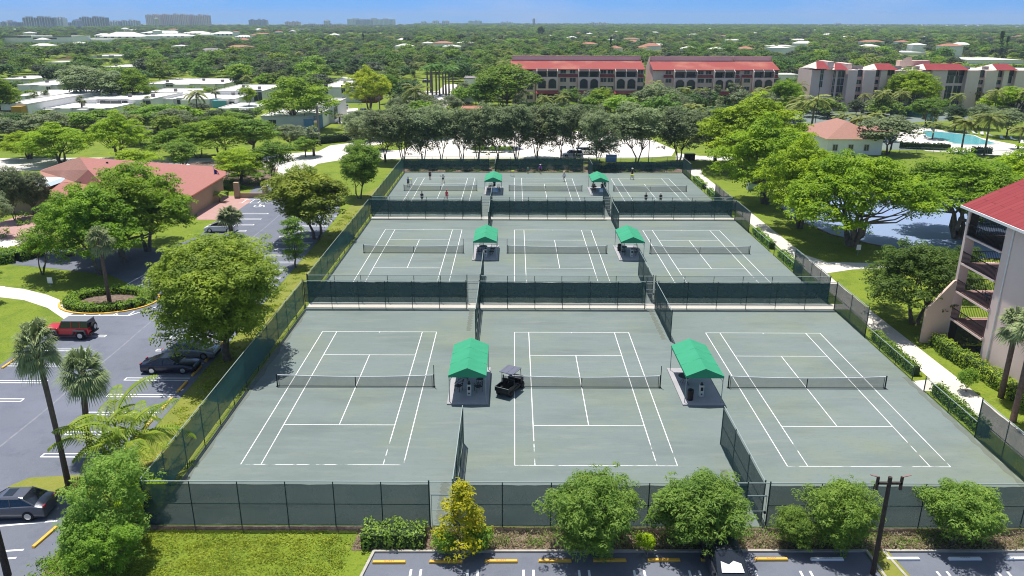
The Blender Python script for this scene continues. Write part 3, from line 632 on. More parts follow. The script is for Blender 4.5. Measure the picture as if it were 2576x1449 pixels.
# ---------- nets ----------
for r,yf in enumerate(CY):
    for c,x0 in enumerate(CX):
        y=yf-L0/2;W=12.8;xl=x0-.92
        t=thing('tennis_net','black tennis net with white top band on the %s court of the %s row'%(CN[c],RN[r]),'tennis net',(xl,y,0),0,'nets of the nine clay courts')
        for x in (0,W):
            p=MB();p.cyl(x,0,0,1.13,.055,8);p.box(x-.1,x+.1,-.12,.12,0.02,.05);p.build('net_post',M['steel_dark'],t)
        n=24;zz=lambda i:1.07-.155*(1-(2*i/n-1)**2)
        mb=MB();tb=MB()
        for i in range(n):
            xa=.08+(W-.16)*i/n;xb=.08+(W-.16)*(i+1)/n
            mb.poly([(xa,0,.05),(xb,0,.05),(xb,0,zz(i+1)-.03),(xa,0,zz(i)-.03)])
            tb.v;tb.xprism([(xa,zz(i)-.06),(xb,zz(i+1)-.06),(xb,zz(i+1)+.015),(xa,zz(i)+.015)],-.02,.02)
        mb.build('mesh',M['net'],t);tb.build('top_band',M['white_paint'],t)
        cb=MB();cb.tube([(.05,0,.06),(W-.05,0,.06)],.022,5);cb.tube([(.15,0,.05),(.15,0,1.03)],.02,5);cb.tube([(W-.15,0,.05),(W-.15,0,1.03)],.02,5);cb.build('cord',M['steel_dark'],t)
        st=MB();st.box(W/2-.03,W/2+.03,-.03,.03,.03,.9);st.build('centre_strap',M['steel_dark'],t)
        if (r,c) in ((0,0),(0,1),(1,0),(2,0)):
            sc=MB();sc.tube([(W+.02,0,1.1),(W+.02,0,1.95)],.03,6);sc.build('score_post',M['steel_green'],t)
        if (r,c) in ((1,1),(1,2)):
            sc=MB();sc.tube([(-.02,0,1.1),(-.02,0,1.95)],.03,6);sc.build('score_post',M['steel_green'],t)
# ---------- fences ----------
def fence(label,p0,p1,h=3.05,bay=3.0,scr=(.12,2.88),sm='screen',group='tennis court fences',low=False,skip0=False,pm='steel_green'):
    a=np.array(p0,float);c=np.array(p1,float);L=np.linalg.norm(c-a);ang=math.atan2(c[1]-a[1],c[0]-a[0])
    t=thing('chain_link_fence' if low else 'screened_fence',label,'fence',(a[0],a[1],0),ang,group)
    n=max(1,round(L/bay))
    for i in range(n+1):
        if i==0 and skip0: continue
        p=MB();p.cyl(L*i/n,0,0,h+(.1 if i in (0,n) else .02),.045 if i in (0,n) else .032,6);p.build('post',M[pm],t)
    r=MB();r.tube([(0,0,h),(L,0,h)],.032,6);r.build('top_rail',M['rail'],t)
    if h>2: r=MB();r.tube([(0,0,h*.5),(L,0,h*.5)],.026,6);r.build('middle_rail',M[pm],t)
    r=MB();r.tube([(0,0,.09),(L,0,.09)],.02,6);r.build('bottom_rail',M[pm],t)
    r=MB();r.poly([(0,.012,.06),(L,.012,.06),(L,.012,h),(0,.012,h)]);r.build('wire_mesh',M['chain'],t)
    if scr:
        s=MB();k=n*6;q=[];u=[]
        for i in range(k+1):
            x=L*i/k;o=.03+.05*abs(math.sin(PI*i/6))*rnd.uniform(.3,1.2)*(1 if scr[0]<.3 else .5)
            q.append((x,-o,scr[0]+.06*math.sin(PI*i/6)**2*rnd.random()));u.append((x,-.035,scr[1]-.05*abs(math.sin(PI*i/6))*rnd.random()))
        for i in range(k): s.poly([q[i],q[i+1],u[i+1],u[i]])
        s.build('windscreen',M[sm],t)
    return t
def gate(label,x0,x1,y):
    t=thing('gate',label,'gate',(x0,y,0),0,'gates in the court fences');L=x1-x0
    f=MB();f.tube([(0,0,3.05),(L,0,3.05)],.03,6);f.tube([(0,0,2.2),(L,0,2.2)],.025,6);f.tube([(.12,0,.1),(.12,0,2.15),(L-.12,0,2.15),(L-.12,0,.1),(.12,0,.1)],.022,6);f.tube([(.12,0,1.15),(L-.12,0,1.15)],.02,6)
    f.build('gate_frame',M['galv'],t);m=MB();m.poly([(0,0,.1),(L,0,.1),(L,0,3.0),(0,0,3.0)]);m.build('wire_mesh',M['chain_grey'],t)
    l=MB();l.box(L-.2,L-.08,-.06,.06,1.0,1.14);l.build('latch',M['steel_dark'],t)
G1=(-4.87,-3.45);G2=(13.65,14.95)
secs=[(-21.6,G1[0],'left'),(G1[1],G2[0],'centre'),(G2[1],33.3,'right')]
for k,(y,wh) in enumerate(((39.2,'front edge of the near %s court'),(76.15,'back edge of the near %s court'),(77.95,'front edge of the middle %s court'),(114.85,'back edge of the middle %s court'),(116.65,'front edge of the far %s court'),(153.5,'tree side of the far %s court'))):
    for x0,x1,nm in secs:
        scr={0:(.12,2.9),5:(.55,2.65)}.get(k,(.72,2.9))
        if k==2 or k==4: scr=(.62,2.35)
        if k==5 and nm=='right': scr=(.75,2.2)
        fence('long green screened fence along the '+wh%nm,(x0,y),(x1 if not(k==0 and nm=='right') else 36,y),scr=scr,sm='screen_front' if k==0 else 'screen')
    for (a,c_),nm in ((G1,'left'),(G2,'right')):
        gate('open wire gate frame at the %s gap, %s'%(nm,('in the front fence by the lawn','behind the near courts','before the middle courts','behind the middle courts','before the far courts','in the far fence under the trees')[k]),a,c_,y)
for k in range(3):
    o_=38.72*k
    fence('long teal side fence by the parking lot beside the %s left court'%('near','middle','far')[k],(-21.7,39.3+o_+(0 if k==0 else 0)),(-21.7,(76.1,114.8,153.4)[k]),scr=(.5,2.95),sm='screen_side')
    for X,nm,ofs in ((-3.5,'left and centre',0),(14.7,'centre and right',0)):
        if k==0 or True:
            fence('short near divider screen between the %s courts, %s row'%(nm,RN[k]),(X,48.8+o_),(X,39.35+o_),scr=(.15,2.9),sm='screen',skip0=False)
            fence('short far divider screen between the %s courts, %s row'%(nm,RN[k]),(X,76.05+o_),(X,67.6+o_),scr=(.15,2.9),sm='screen')
    if k<3:
        fence('tall screened fence by the sidewalk at the near end of the %s right court'%RN[k],(33.3,49.9+o_),(33.3,(39.3 if k else 34)+o_),scr=(.1,2.95),sm='screen')
        fence('tall screened fence by the sidewalk at the far end of the %s right court'%RN[k],(33.3,76.1+o_),(33.3,68.6+o_),scr=(.1,2.95),sm='screen')
        fence('low wire fence with hedge near the viewer beside the %s right court'%RN[k],(33.3,57.3+o_),(33.3,49.9+o_),h=1.25,scr=None,low=True,group='low fences by the sidewalk')
        fence('low wire fence with hedge beyond the opening beside the %s right court'%RN[k],(33.3,68.6+o_),(33.3,59.3+o_),h=1.25,scr=None,low=True,group='low fences by the sidewalk')
        hedge('hedge','clipped green hedge strip before the opening by the %s right court'%RN[k],[(34.05,50+o_),(34.05,57+o_)],.8,.95,seed=k,group='hedges along the sidewalk',leaf=.15+.05*k)
        hedge('hedge','clipped green hedge strip past the opening by the %s right court'%RN[k],[(34.05,60.2+o_),(34.05,68.3+o_)],.8,.95,seed=k+5,group='hedges along the sidewalk',leaf=.15+.05*k)
# ---------- canopies with slabs and furniture ----------
def canopy(cx,y0,label,sl):
    t=thing('shade_canopy',label,'canopy',(cx,y0,0),0,'green canopies between the courts')
    W=1.47;L=6.1;e=2.42;rg=3.05
    r=MB()
    n=12
    for s in (-1,1):
        for i in range(n):
            ya=L*i/n;yb=L*(i+1)/n;sg=lambda y:-.03*math.sin(PI*6*y/L)**2
            a=[(s*W,ya,e),(s*W*.5,ya,(e+rg)/2+sg(ya)),(0,ya,rg)];c=[(s*W,yb,e),(s*W*.5,yb,(e+rg)/2+sg(yb)),(0,yb,rg)]
            for j in (0,1): r.poly([a[j],a[j+1],c[j+1],c[j]] if s<0 else [a[j+1],a[j],c[j],c[j+1]])
    for i in (1,2):
        y=L*i/3
        for s in (-1,1): r.tube([(s*W,y,e+.008),(s*W*.5,y,(e+rg)/2-.02),(0,y,rg+.006)],.018,4)
    r.build('roof',M['canopy'],t)
    v=MB()
    for y in (0,L): v.xprism([(-W,e-.17),(W,e-.17),(W,e-.002),(0,rg-.004),(-W,e-.002)],y-.006,y+.006)
    for s in (-1,1): v.box(s*W-.006,s*W+.006,.01,L-.01,e-.17,e-.004)
    v.build('valance',M['canopy'],t)
    for x in (-W+.05,W-.05):
        for y in (.06,L-.06):
            p=MB();p.cyl(x,y,.1,e-.05,.032,8);p.tube([(x,y,e-.5),(x*.8,y,e-.08)],.02,5);p.build('leg',M['galv'],t)
    f=MB();f.tube([(-W+.05,.06,e-.05),(0,.06,rg-.06),(W-.05,.06,e-.05)],.025,5);f.tube([(-W+.05,L-.06,e-.05),(0,L-.06,rg-.06),(W-.05,L-.06,e-.05)],.025,5);f.tube([(0,.06,rg-.05),(0,L-.06,rg-.05)],.025,5);f.build('roof_frame',M['galv'],t)
    s=MB();s.box(cx-1.62,cx+1.62,y0-.28,y0+6.5,.0,.14);o=s.build('canopy_slab',M['slab']);bevel(o,.02,1);tag(o,sl,'slab',group='concrete slabs under the canopies')
def chair(loc,rz,label,m='black'):
    t=thing('patio_chair',label,'chair',loc,rz,'patio chairs under the canopies')
    s=MB();s.box(-.25,.25,-.24,.24,.42,.46);s.build('seat',M[m],t)
    q=MB();q.tube([(-.24,.24,.44),(-.24,.32,.95)],.018,5);q.tube([(.24,.24,.44),(.24,.32,.95)],.018,5)
    for z in (.58,.7,.82,.94): q.tube([(-.24,.24+(z-.44)*.16,z),(.24,.24+(z-.44)*.16,z)],.018,5)
    q.build('backrest',M[m],t)
    for x in (-.24,.24):
        for y in (-.22,.22): l=MB();l.tube([(x,y,0),(x*.96,y*.96,.43)],.018,5);l.build('leg',M[m],t)
    a=MB()
    for x in (-.27,.27): a.tube([(x,.26,.66),(x,-.2,.66),(x,-.22,.44)],.02,5)
    a.build('armrest',M[m],t);return t
def ptable(loc,label):
    t=thing('patio_table',label,'table',loc,0,'round patio tables under the canopies')
    a=MB();a.cyl(0,0,.70,.73,.55,20);a.build('tabletop',M['steel_dark'],t)
    for i in range(4):
        an=PI/4+i*PI/2;l=MB();l.tube([(.12*math.cos(an),.12*math.sin(an),.7),(.2*math.cos(an),.2*math.sin(an),.35),(.42*math.cos(an),.42*math.sin(an),0)],.018,5);l.build('leg',M['steel_dark'],t)
def cooler(loc,label):
    t=thing('water_cooler',label,'cooler',loc,0,'water coolers under the canopies')
    a=MB();a.box(-.17,.17,-.17,.17,0,1.0);bevel(a.build('cabinet',M['plastic_w'],t),.03)
    a=MB();a.box(-.1,.1,-.19,-.171,.55,.85);a.box(-.06,.06,-.185,-.171,.2,.32);a.build('tap_panel',M['black'],t)
    a=MB();a.cyl(0,0,1.0,1.06,.13,12);a.cyl(0,0,1.061,1.2,.07,10);a.build('cup_holder',M['steel_dark'],t)
def bin_(loc,label,c='black',h=.95,r=.26,g=None):
    t=thing('trash_bin',label,'bin',loc,0,g);a=MB();a.cyl(0,0,0,h*.85,r*.92,14,r2=r);a.build('body',M[c],t)
    a=MB();a.ball((0,0,h*.85),r*1.02,14,6,0,(1,1,.55));a.build('lid',M[c],t)
ci=0
for k in range(3):
    for j,cx in enumerate((-3.53,14.85)):
        o_=38.72*k;y0=54.9+o_;nm=('left','right')[j]+' one in the '+RN[k]+' row'
        canopy(cx,y0,'bright green gabled canopy on four poles, %s'%nm,'pale concrete slab under the green canopy, %s'%nm)
        z=.14
        ptable((cx-.35 if j==0 else cx-.75,y0+3.4,z),'round dark mesh table under the %s canopy, %s row'%(('left','right')[j],RN[k]))
        if not(k==0 and j==1):
            for (dx,dy,rz,wh) in ((-.85,2.0,2.6,'near left of'),(.75,1.9,.5,'near right of'),(.85,3.3,-.3,'far right of'),(-.6,4.5,0,'behind')):
                chair((cx+dx,y0+dy,z),rz+PI*(dy<3),'black tubular armchair %s the table under the %s canopy, %s row'%(wh,('left','right')[j],RN[k]))
        cooler((cx+.05 if j==0 else cx+.1,y0+1.15,z),'white upright water cooler under the %s canopy of the %s row'%(('left','right')[j],RN[k])) if k<2 else None
bin_((13.95,55.45,.14),'black domed bin at the near end of the front right canopy slab')
bin_((13.75,97.6,.14),'black bin at the back of the middle right canopy slab')
# boards in the back row
for j,cx in enumerate((-3.2,15.2)):
    t=thing('notice_board','blue white scribbled board at the near end of the back row %s canopy'%('left','right')[j],'board',(cx,132.25,.14),0,'boards under the back canopies')
    a=MB();a.box(-.6,.6,-.02,.02,.35,1.15);a.build('panel',M['bluew'],t)
    a=MB();
    for q in range(3): a.box(-.45,.45-.2*q,-.026,-.021,.5+.2*q,.56+.2*q)
    a.build('lettering',M['white_paint'],t)
    for x in (-.55,.55): a=MB();a.cyl(x,.05,0,1.15,.025,6);a.build('leg',M['galv'],t)
# wheel stops
def stop(loc,rz,mm,txt,label,L=1.87,tm='text_dark'):
    t=thing('wheel_stop',label,'wheel stop',loc,rz,'wheel stops at the parking bays')
    a=MB();a.xprism([(-L/2,0),(L/2,0),(L/2-.05,.13),(-L/2+.05,.13)],-.1,.1);bevel(a.build('bar',M[mm],t),.025)
    if txt:
        cu=bpy.data.curves.new('lettering','FONT');cu.body=txt;cu.size=.16;cu.align_x='CENTER';cu.align_y='CENTER';cu.extrude=.002;cu.space_character=1.25;cu.materials.append(M[tm])
        tmp=bpy.data.objects.new('t',cu);me=bpy.data.meshes.new_from_object(tmp);bpy.data.objects.remove(tmp);o=bpy.data.objects.new('lettering',me);COL.objects.link(o);o.parent=t;o.location=(0,0,.133);o.rotation_euler=(math.radians(0),0,0)
fs=[(-6.8,'GUEST','first'),(-3.68,'GUEST','second'),(-.62,'GUEST','third'),(2.36,'GUEST','fourth'),(5.4,'GUEST','fifth'),(8.4,'GUEST','sixth'),(11.4,'GUEST','seventh'),(14.4,'GUEST','eighth')]
for x,tx,wh in fs: stop((x,36.0+.017*x,.016),0.01,'yellow',tx,'yellow stop reading %s, %s from the left along the front curb'%(tx,wh))
for x,tx,wh in ((17.5,'ASPEN','left of the grass island with the pole'),(21.75,'ASPEN','right of the grass island with the pole'),(25.2,'ASPEN','second right of the grass island'),(28.4,'RESERVED','at the right edge of the photo')): stop((x,36.1+.01*x,.016),.01,'white_paint',tx,'white stop reading %s, %s'%(tx,wh),tm='text_grey')
for k,y in enumerate((48.6,51.5,54.6,57.6,60.6,63.6,66.7)): stop((-26.95,y,.016),PI/2,'yellow',None,'yellow wheel stop on the fence side of the left lot, %s from the viewer'%('first','second','third','fourth','fifth','sixth','seventh')[k],L=2.0)
for k,y in enumerate((62.0,65.2)): stop((-43.8,y,.016),PI/2,'yellow',None,'yellow stop by the left lawn, %s'%('nearer one','one next to the red car bay')[k],L=2.0)
stop((-27.0,38.0,.016),PI/2-.15,'yellow',None,'yellow stop half under the big shrub at lower left',L=2.0)
# ---------- vehicles ----------
def loft(b,rings,m=0):
    k=len(rings[0]);n=len(b.v)
    for r in rings: b.v+=[tuple(p) for p in r]
    for i in range(len(rings)-1):
        for j in range(k):
            a=n+i*k+j;c=n+i*k+(j+1)%k;b.f.append((a,c,c+k,a+k));b.m.append(m)
    b.f.append(tuple(range(n+k-1,n-1,-1)));b.m.append(m);e=n+(len(rings)-1)*k;b.f.append(tuple(range(e,e+k)));b.m.append(m)
CARS={}
def paint(name,col,met=.3,rough=.3):
    if name not in M: mk(name,col,rough=rough,metal=met,spec=.5,coat=.6)
    return M[name]
SPEC={ # L, halfwidth, stations(x,zbelt), cabin base x0,x1, top x0,x1, ztop, wheelbase/2, wheel r, ground clearance
'sedan':(4.7,.9,[(-2.35,.62),(-2.28,.9),(-1.7,1.0),(-.8,.98),(1.0,.93),(1.7,.84),(2.2,.72),(2.35,.5)],-1.85,1.1,-1.05,.3,1.43,1.38,.33,.2),
'coupe':(4.6,.88,[(-2.3,.6),(-2.24,.86),(-1.6,.97),(-.8,.95),(.9,.9),(1.6,.82),(2.15,.7),(2.3,.48)],-1.75,1.0,-.75,.15,1.33,1.3,.33,.18),
'hatch':(4.4,.88,[(-2.2,.6),(-2.16,.95),(-1.6,1.04),(-.8,1.0),(1.2,.98),(1.7,.86),(2.1,.68),(2.2,.48)],-2.08,1.5,-1.2,.25,1.5,1.32,.32,.18),
'suv':(4.65,.93,[(-2.32,.65),(-2.28,1.0),(-1.8,1.08),(-.8,1.06),(1.05,1.04),(1.7,.98),(2.2,.84),(2.32,.55)],-2.2,1.3,-1.85,.45,1.7,1.36,.37,.25),
'minivan':(4.65,.96,[(-2.32,.65),(-2.28,1.0),(-1.8,1.1),(-.8,1.1),(1.3,1.08),(1.8,1.0),(2.2,.86),(2.32,.55)],-2.25,1.6,-1.95,.15,1.74,1.4,.36,.24),
'pickup':(5.4,.95,[(-2.7,.7),(-2.68,1.05),(-1.6,1.06),(-.4,1.06),(1.2,1.06),(1.9,1.04),(2.6,.95),(2.7,.6)],-.75,1.4,-.55,.6,1.8,1.7,.39,.3)}
def car(kind,loc,rz,pname,pcol,label,cat='car',group=None,met=.3,sunroof=False,name=None):
    L_,w,st,cb0,cb1,ct0,ct1,zt,wb,wr,gc=SPEC[kind];pm=paint(pname,pcol,met)
    t=thing(name or {'sedan':'sedan','coupe':'coupe','hatch':'hatchback','suv':'sport_utility_car','minivan':'minivan','pickup':'pickup_truck'}[kind],label,cat,loc,rz,group)
    b=MB();rings=[]
    for i,(x,z) in enumerate(st):
        e=min(1,.80+.2*min(i,len(st)-1-i));ww=w*e
        rings.append([(x,-ww*.93,gc),(x,-ww,gc+.22),(x,-ww,z-.2),(x,-ww*.95,z-.05),(x,-ww*.8,z),(x,0,z+.025),(x,ww*.8,z),(x,ww*.95,z-.05),(x,ww,z-.2),(x,ww,gc+.22),(x,ww*.93,gc)])
    loft(b,rings);bevel(b.build('body',pm,t,True),.03)
    zb=max(z for _,z in st)-.06;wt=w*.72;wbb=w*.9
    g=MB()
    mid=(cb0+cb1)/2
    loft(g,[[(cb0,-wbb,zb),(cb0,wbb,zb),(cb0+.02,wbb*.96,zb+.03),(cb0+.02,-wbb*.96,zb+.03)],
            [(ct0,-wbb,zb-.01),(ct0,wbb,zb-.01),(ct0,wt,zt-.03),(ct0,-wt,zt-.03)],
            [(ct1,-wbb,zb-.01),(ct1,wbb,zb-.01),(ct1,wt,zt-.03),(ct1,-wt,zt-.03)],
            [(cb1,-wbb*.96,zb-.05),(cb1,wbb*.96,zb-.05),(cb1-.02,wbb*.92,zb-.02),(cb1-.02,-wbb*.92,zb-.02)]])
    g.build('window',M['glass_dark'],t)
    r=MB();loft(r,[[(ct0-.08,-wt*.98,zt-.06),(ct0-.08,wt*.98,zt-.06),(ct0-.06,wt*.8,zt-.015),(ct0-.06,-wt*.8,zt-.015)],
                   [(ct0+.2,-wt*1.04,zt-.05),(ct0+.2,wt*1.04,zt-.05),(ct0+.2,wt*.85,zt+.03),(ct0+.2,-wt*.85,zt+.03)],
                   [(ct1-.2,-wt*1.04,zt-.05),(ct1-.2,wt*1.04,zt-.05),(ct1-.2,wt*.85,zt+.03),(ct1-.2,-wt*.85,zt+.03)],
                   [(ct1+.06,-wt*.98,zt-.07),(ct1+.06,wt*.98,zt-.07),(ct1+.04,wt*.8,zt-.02),(ct1+.04,-wt*.8,zt-.02)]])
    for s in (-1,1):
        r.tube([(ct0,s*wt,zt-.04),(cb0+.04,s*wbb*.97,zb+.02)],.045,5);r.tube([(ct1,s*wt,zt-.04),(cb1-.04,s*wbb*.95,zb)],.035,5);r.tube([((ct0+ct1)/2,s*wt*1.01,zt-.04),((ct0+ct1)/2-.05,s*wbb*1.005,zb)],.035,5)
    r.build('roof',pm,t)
    if 'sunshade' in label:
        q=MB();q.poly([(cb1-.25,-wt*.85,zb+.16),(cb1-.25,wt*.85,zb+.16),(ct1+.75,wt*.75,zt-.33),(ct1+.6,wt*.2,zt-.27),(ct1+.8,-wt*.2,zt-.35),(ct1+.62,-wt*.78,zt-.28)])
        q.build('sunshade',M['white_paint'],t)
    if sunroof: q=MB();q.box(ct1-.75,ct1-.2,-.4,.4,zt+.031,zt+.04);q.build('sunroof',M['glass_dark'],t)
    if kind=='pickup': q=MB();q.box(-2.55,-.85,-w*.8,w*.8,1.062,1.068);q.build('cargo_bed',M['black'],t)
    for sx in (-1,1):
        for sy in (-1,1):
            a=MB();y=sy*(w-.09);a.tube([(sx*wb,y-.11,wr),(sx*wb,y+.11,wr)],wr,18);o=a.build('wheel',M['rubber'],t,False)
            a=MB();a.tube([(sx*wb,sy*(w+.022),wr),(sx*wb,sy*(w+.03),wr)],wr*.62,12)
            a.build('rim',M['chrome'],o)
    for s in (-1,1):
        a=MB();a.box(L_/2-.22,L_/2-.1,s*w*.62-.16,s*w*.62+.16,st[-2][1]-.13,st[-2][1]-.02);a.build('headlight',M['chrome'],t)
        a=MB();a.box(-L_/2+.005,-L_/2+.1,s*w*.68-.14,s*w*.68+.14,.78,.92);a.build('taillight',paint('lamp_red',(.4,.01,.01),0),t)
        a=MB();a.box(cb1-.42,cb1-.28,s*(w+.02)-.1,s*(w+.02)+.1,zb+.02,zb+.15);bevel(a.build('wing_mirror',pm,t),.03)
    return t
def offroader(loc,rz,label):
    t=thing('off_road_car',label,'car',loc,rz);red=paint('paint_red',(.55,.006,.012),.1)
    b=MB();b.box(-2.15,.75,-.8,.8,.5,1.15);b.prism([(.75,-.8),(2.0,-.62),(2.0,.62),(.75,.8)],.55,1.12);bevel(b.build('body',red,t),.05)
    g=MB();loft(g,[[(-2.12,-.76,1.15),(-2.12,.76,1.15),(-2.05,.66,1.72),(-2.05,-.66,1.72)],[(.55,-.76,1.15),(.55,.76,1.15),(.25,.66,1.72),(.25,-.66,1.72)]]);g.build('window',M['glass_dark'],t)
    r=MB();r.box(-2.1,.32,-.7,.7,1.72,1.82);bevel(r.build('roof',mat('hard_top',(.16,.17,.19),rough=.6),t),.04)
    for s in (-1,1): p=MB();p.tube([(.58,s*.76,1.15),(.28,s*.67,1.75)],.04,5);p.tube([(-.6,s*.77,1.15),(-.6,s*.68,1.75)],.04,5);p.tube([(-1.4,s*.77,1.15),(-1.4,s*.68,1.75)],.03,5);p.build('pillar',red,t)
    for sx,x in ((1,1.35),(-1,-1.35)):
        for s in (-1,1):
            a=MB();y=s*.78;a.tube([(x,y-.14,.42),(x,y+.14,.42)],.42,18);w=a.build('wheel',M['rubber'],t)
            a=MB();a.tube([(x,s*.935,.42),(x,s*.945,.42)],.24,10);a.build('rim',M['chrome'],w)
            f=MB();f.xprism([(x-.62,.55),(x-.5,.95),(x+.5,.95),(x+.62,.55),(x+.55,.55),(x+.44,.88),(x-.44,.88),(x-.55,.55)],s*.9-.14,s*.9+.14);f.build('fender',mat('fender_grey',(.08,.08,.09),rough=.7),t)
    a=MB();a.tube([(-2.2,0,1.05),(-2.42,0,1.05)],.4,18);w=a.build('spare_wheel',M['rubber'],t)
    a=MB();a.tube([(-2.425,0,1.05),(-2.44,0,1.05)],.23,10);a.build('rim',M['chrome'],w)
    a=MB();a.box(2.0,2.18,-.75,.75,.45,.62);a.build('front_bumper',M['black'],t);a=MB();a.box(-2.3,-2.15,-.75,.75,.45,.6);a.build('rear_bumper',M['black'],t)
    for s in (-1,1): a=MB();a.tube([(1.98,s*.45,.9),(2.03,s*.45,.9)],.11,10);a.build('headlight',M['chrome'],t)
    return t
mk('cart_roof',(.12,.125,.165),rough=.5)
def utility_cart(loc,rz,label,mc,roofm,bed=True,persons=False):
    t=thing('utility_cart',label,'golf cart',loc,rz)
    b=MB();b.box(-1.35,1.25,-.6,.6,.3,.5);b.prism([(.65,-.6),(1.35,-.5),(1.35,.5),(.65,.6)],.5,.95);bevel(b.build('body',M[mc],t),.04)
    bd=MB();bd.box(-1.5,-.45,-.62,.62,.55,.6)
    for (x0,x1,y0,y1) in ((-1.5,-1.45,-.62,.62),(-.5,-.45,-.62,.62),(-1.45,-.5,-.62,-.57),(-1.45,-.5,.57,.62)): bd.box(x0,x1,y0,y1,.6,.9)
    bd.build('cargo_bed',M[mc],t);e=MB();e.tube([(-1.5,-.62,.915),(-1.5,.62,.915),(-.47,.62,.915)],.02,4);e.build('bed_rim',M['galv'],t)
    for y in (-.3,.3): s=MB();s.box(-.38,.15,y-.25,y+.25,.5,.75);s.box(-.42,-.3,y-.25,y+.25,.75,1.25);bevel(s.build('seat',M['black'],t),.04)
    r=MB();r.box(-.75,.75,-.62,.62,1.85,1.9);r.box(-.7,.7,-.05,.05,1.9,1.915);r.box(-.7,.7,-.5,-.46,1.9,1.91);r.box(-.7,.7,.46,.5,1.9,1.91);bevel(r.build('roof',M[roofm],t),.03)
    for x in (-.5,.85):
        for y in (-.55,.55): p=MB();p.tube([(x,y,.6),(x*.8,y,1.86)],.025,5);p.build('roof_post',M['black'],t)
    for x in (-.95,.95):
        for s in (-1,1):
            a=MB();a.tube([(x,s*.55-.1,.27),(x,s*.55+.1,.27)],.27,14);w=a.build('wheel',M['rubber'],t);a=MB();a.tube([(x,s*.652,.27),(x,s*.66,.27)],.14,8);a.build('rim',M['steel_dark' if mc=='black' else 'chrome'],w)
    a=MB();a.tube([(.75,.3,.95),(.5,.3,1.12)],.02,5);a.tube([(.5,.1,1.12),(.5,.5,1.12)],.025,5);a.build('steering_wheel',M['black'],t);return t
offroader((-41.75,68.3,.016),PI,'red boxy off road car with grey hard top and spare wheel on the back')
car('coupe',(-29.2,60.9,.016),.02,'paint_navy',(.006,.009,.03),'black blue coupe in the left lot under the edge of the big ficus')
car('sedan',(-28.6,63.9,.016),.0,'paint_grey',(.30,.31,.33),'silver grey sedan half hidden below the big ficus beside the dark coupe')
car('hatch',(-41.4,107.3,.016),PI,'paint_white',(.75,.75,.76),'white hatchback beside the fan palm at the lawn edge of the left lot',met=0)
car('sedan',(-30.3,40.35,.016),PI+.06,'paint_dgrey',(.10,.105,.13),'dark grey sedan with sunroof at lower left beside the big shrub',sunroof=True)
car('minivan',(11.5,35.05,.016),-PI/2,'paint_black',(.03,.034,.048),'black minivan with crumpled sunshade parked at the bottom edge of the photo')
car('sedan',(-39.5,134.2,.016),PI+.25,'paint_silver',(.45,.48,.55),'pale silver sedan parked under trees at the top of the left lot')
utility_cart((-41.3,131.0,.016),PI+.1,'white utility cart with cargo bed beside the pale silver sedan','plastic_w','plastic_w')
utility_cart((-.2,57.1,.02),math.radians(62),'black utility cart with grey roof parked beside the net on the front centre court','black','cart_roof')
X,Y=at(1440,396);car('suv',(X,Y,.02),PI,'paint_white',(.75,.75,.76),'white sport utility car in the rear lot right behind the oak row',met=0)
X,Y=at(1473,388);car('suv',(X,Y,.02),.05,'paint_white',(.75,.75,.76),'second white sport utility car just beyond the first, half hidden by a trunk',met=0)
X,Y=at(878,303);car('sedan',(X,Y,.02),-1.2,'paint_dgrey',(.10,.105,.13),'dark sedan parked among the white flats by the power pole')
X,Y=at(903,300);car('pickup',(X,Y,.02),-2.0,'paint_white',(.75,.75,.76),'white pickup truck nearest the power pole by the flats','truck',met=0)
X,Y=at(915,287);car('pickup',(X,Y,.02),-2.1,'paint_white',(.75,.75,.76),'white pickup truck with load behind the nearer pickup','truck',met=0)
X,Y=at(861,276);car('suv',(X,Y,.02),-2.2,'paint_white',(.75,.75,.76),'white van like car in front of the tall white flats','car',met=0)
X,Y=at(1053,221);car('sedan',(X,Y,.02),0,'paint_white',(.75,.75,.76),'white car parked on the side street left of the royal palms',met=0)
X,Y=at(1075,209);car('suv',(X,Y,.02),0,'paint_black',(.03,.034,.048),'black car parked beyond the white one on the side street')
X,Y=at(30,325);car('sedan',(X,Y,.02),.4,'paint_blue',(.03,.05,.13),'dark blue car at the left edge below the ochre walled flat')
def boxtruck(loc,rz,label):
    t=thing('box_truck',label,'truck',loc,rz);b=MB();b.box(-3.2,2.2,-1.15,1.15,.9,3.4);bevel(b.build('cargo_box',mat('truck_grey',(.42,.44,.52),rough=.6),t),.05)
    b=MB();b.box(2.3,3.9,-1.0,1.0,.5,2.3);bevel(b.build('cab',M['plastic_w'],t),.15);b=MB();b.box(3.6,3.92,-.85,.85,1.35,2.1);b.build('windscreen',M['glass_dark'],t)
    for x in (-2.2,3.0):
        for s in (-1,1): a=MB();a.tube([(x,s*.95-.12,.42),(x,s*.95+.12,.42)],.42,12);a.build('wheel',M['rubber'],t)
X,Y=at(1190,262);boxtruck((X,Y,.02),0,'grey box truck with plain sides behind the oak row');X,Y=at(1163,262);car('pickup',(X,Y,.02),0,'paint_black',(.03,.034,.048),'black pickup with rack beside the grey box truck','truck')
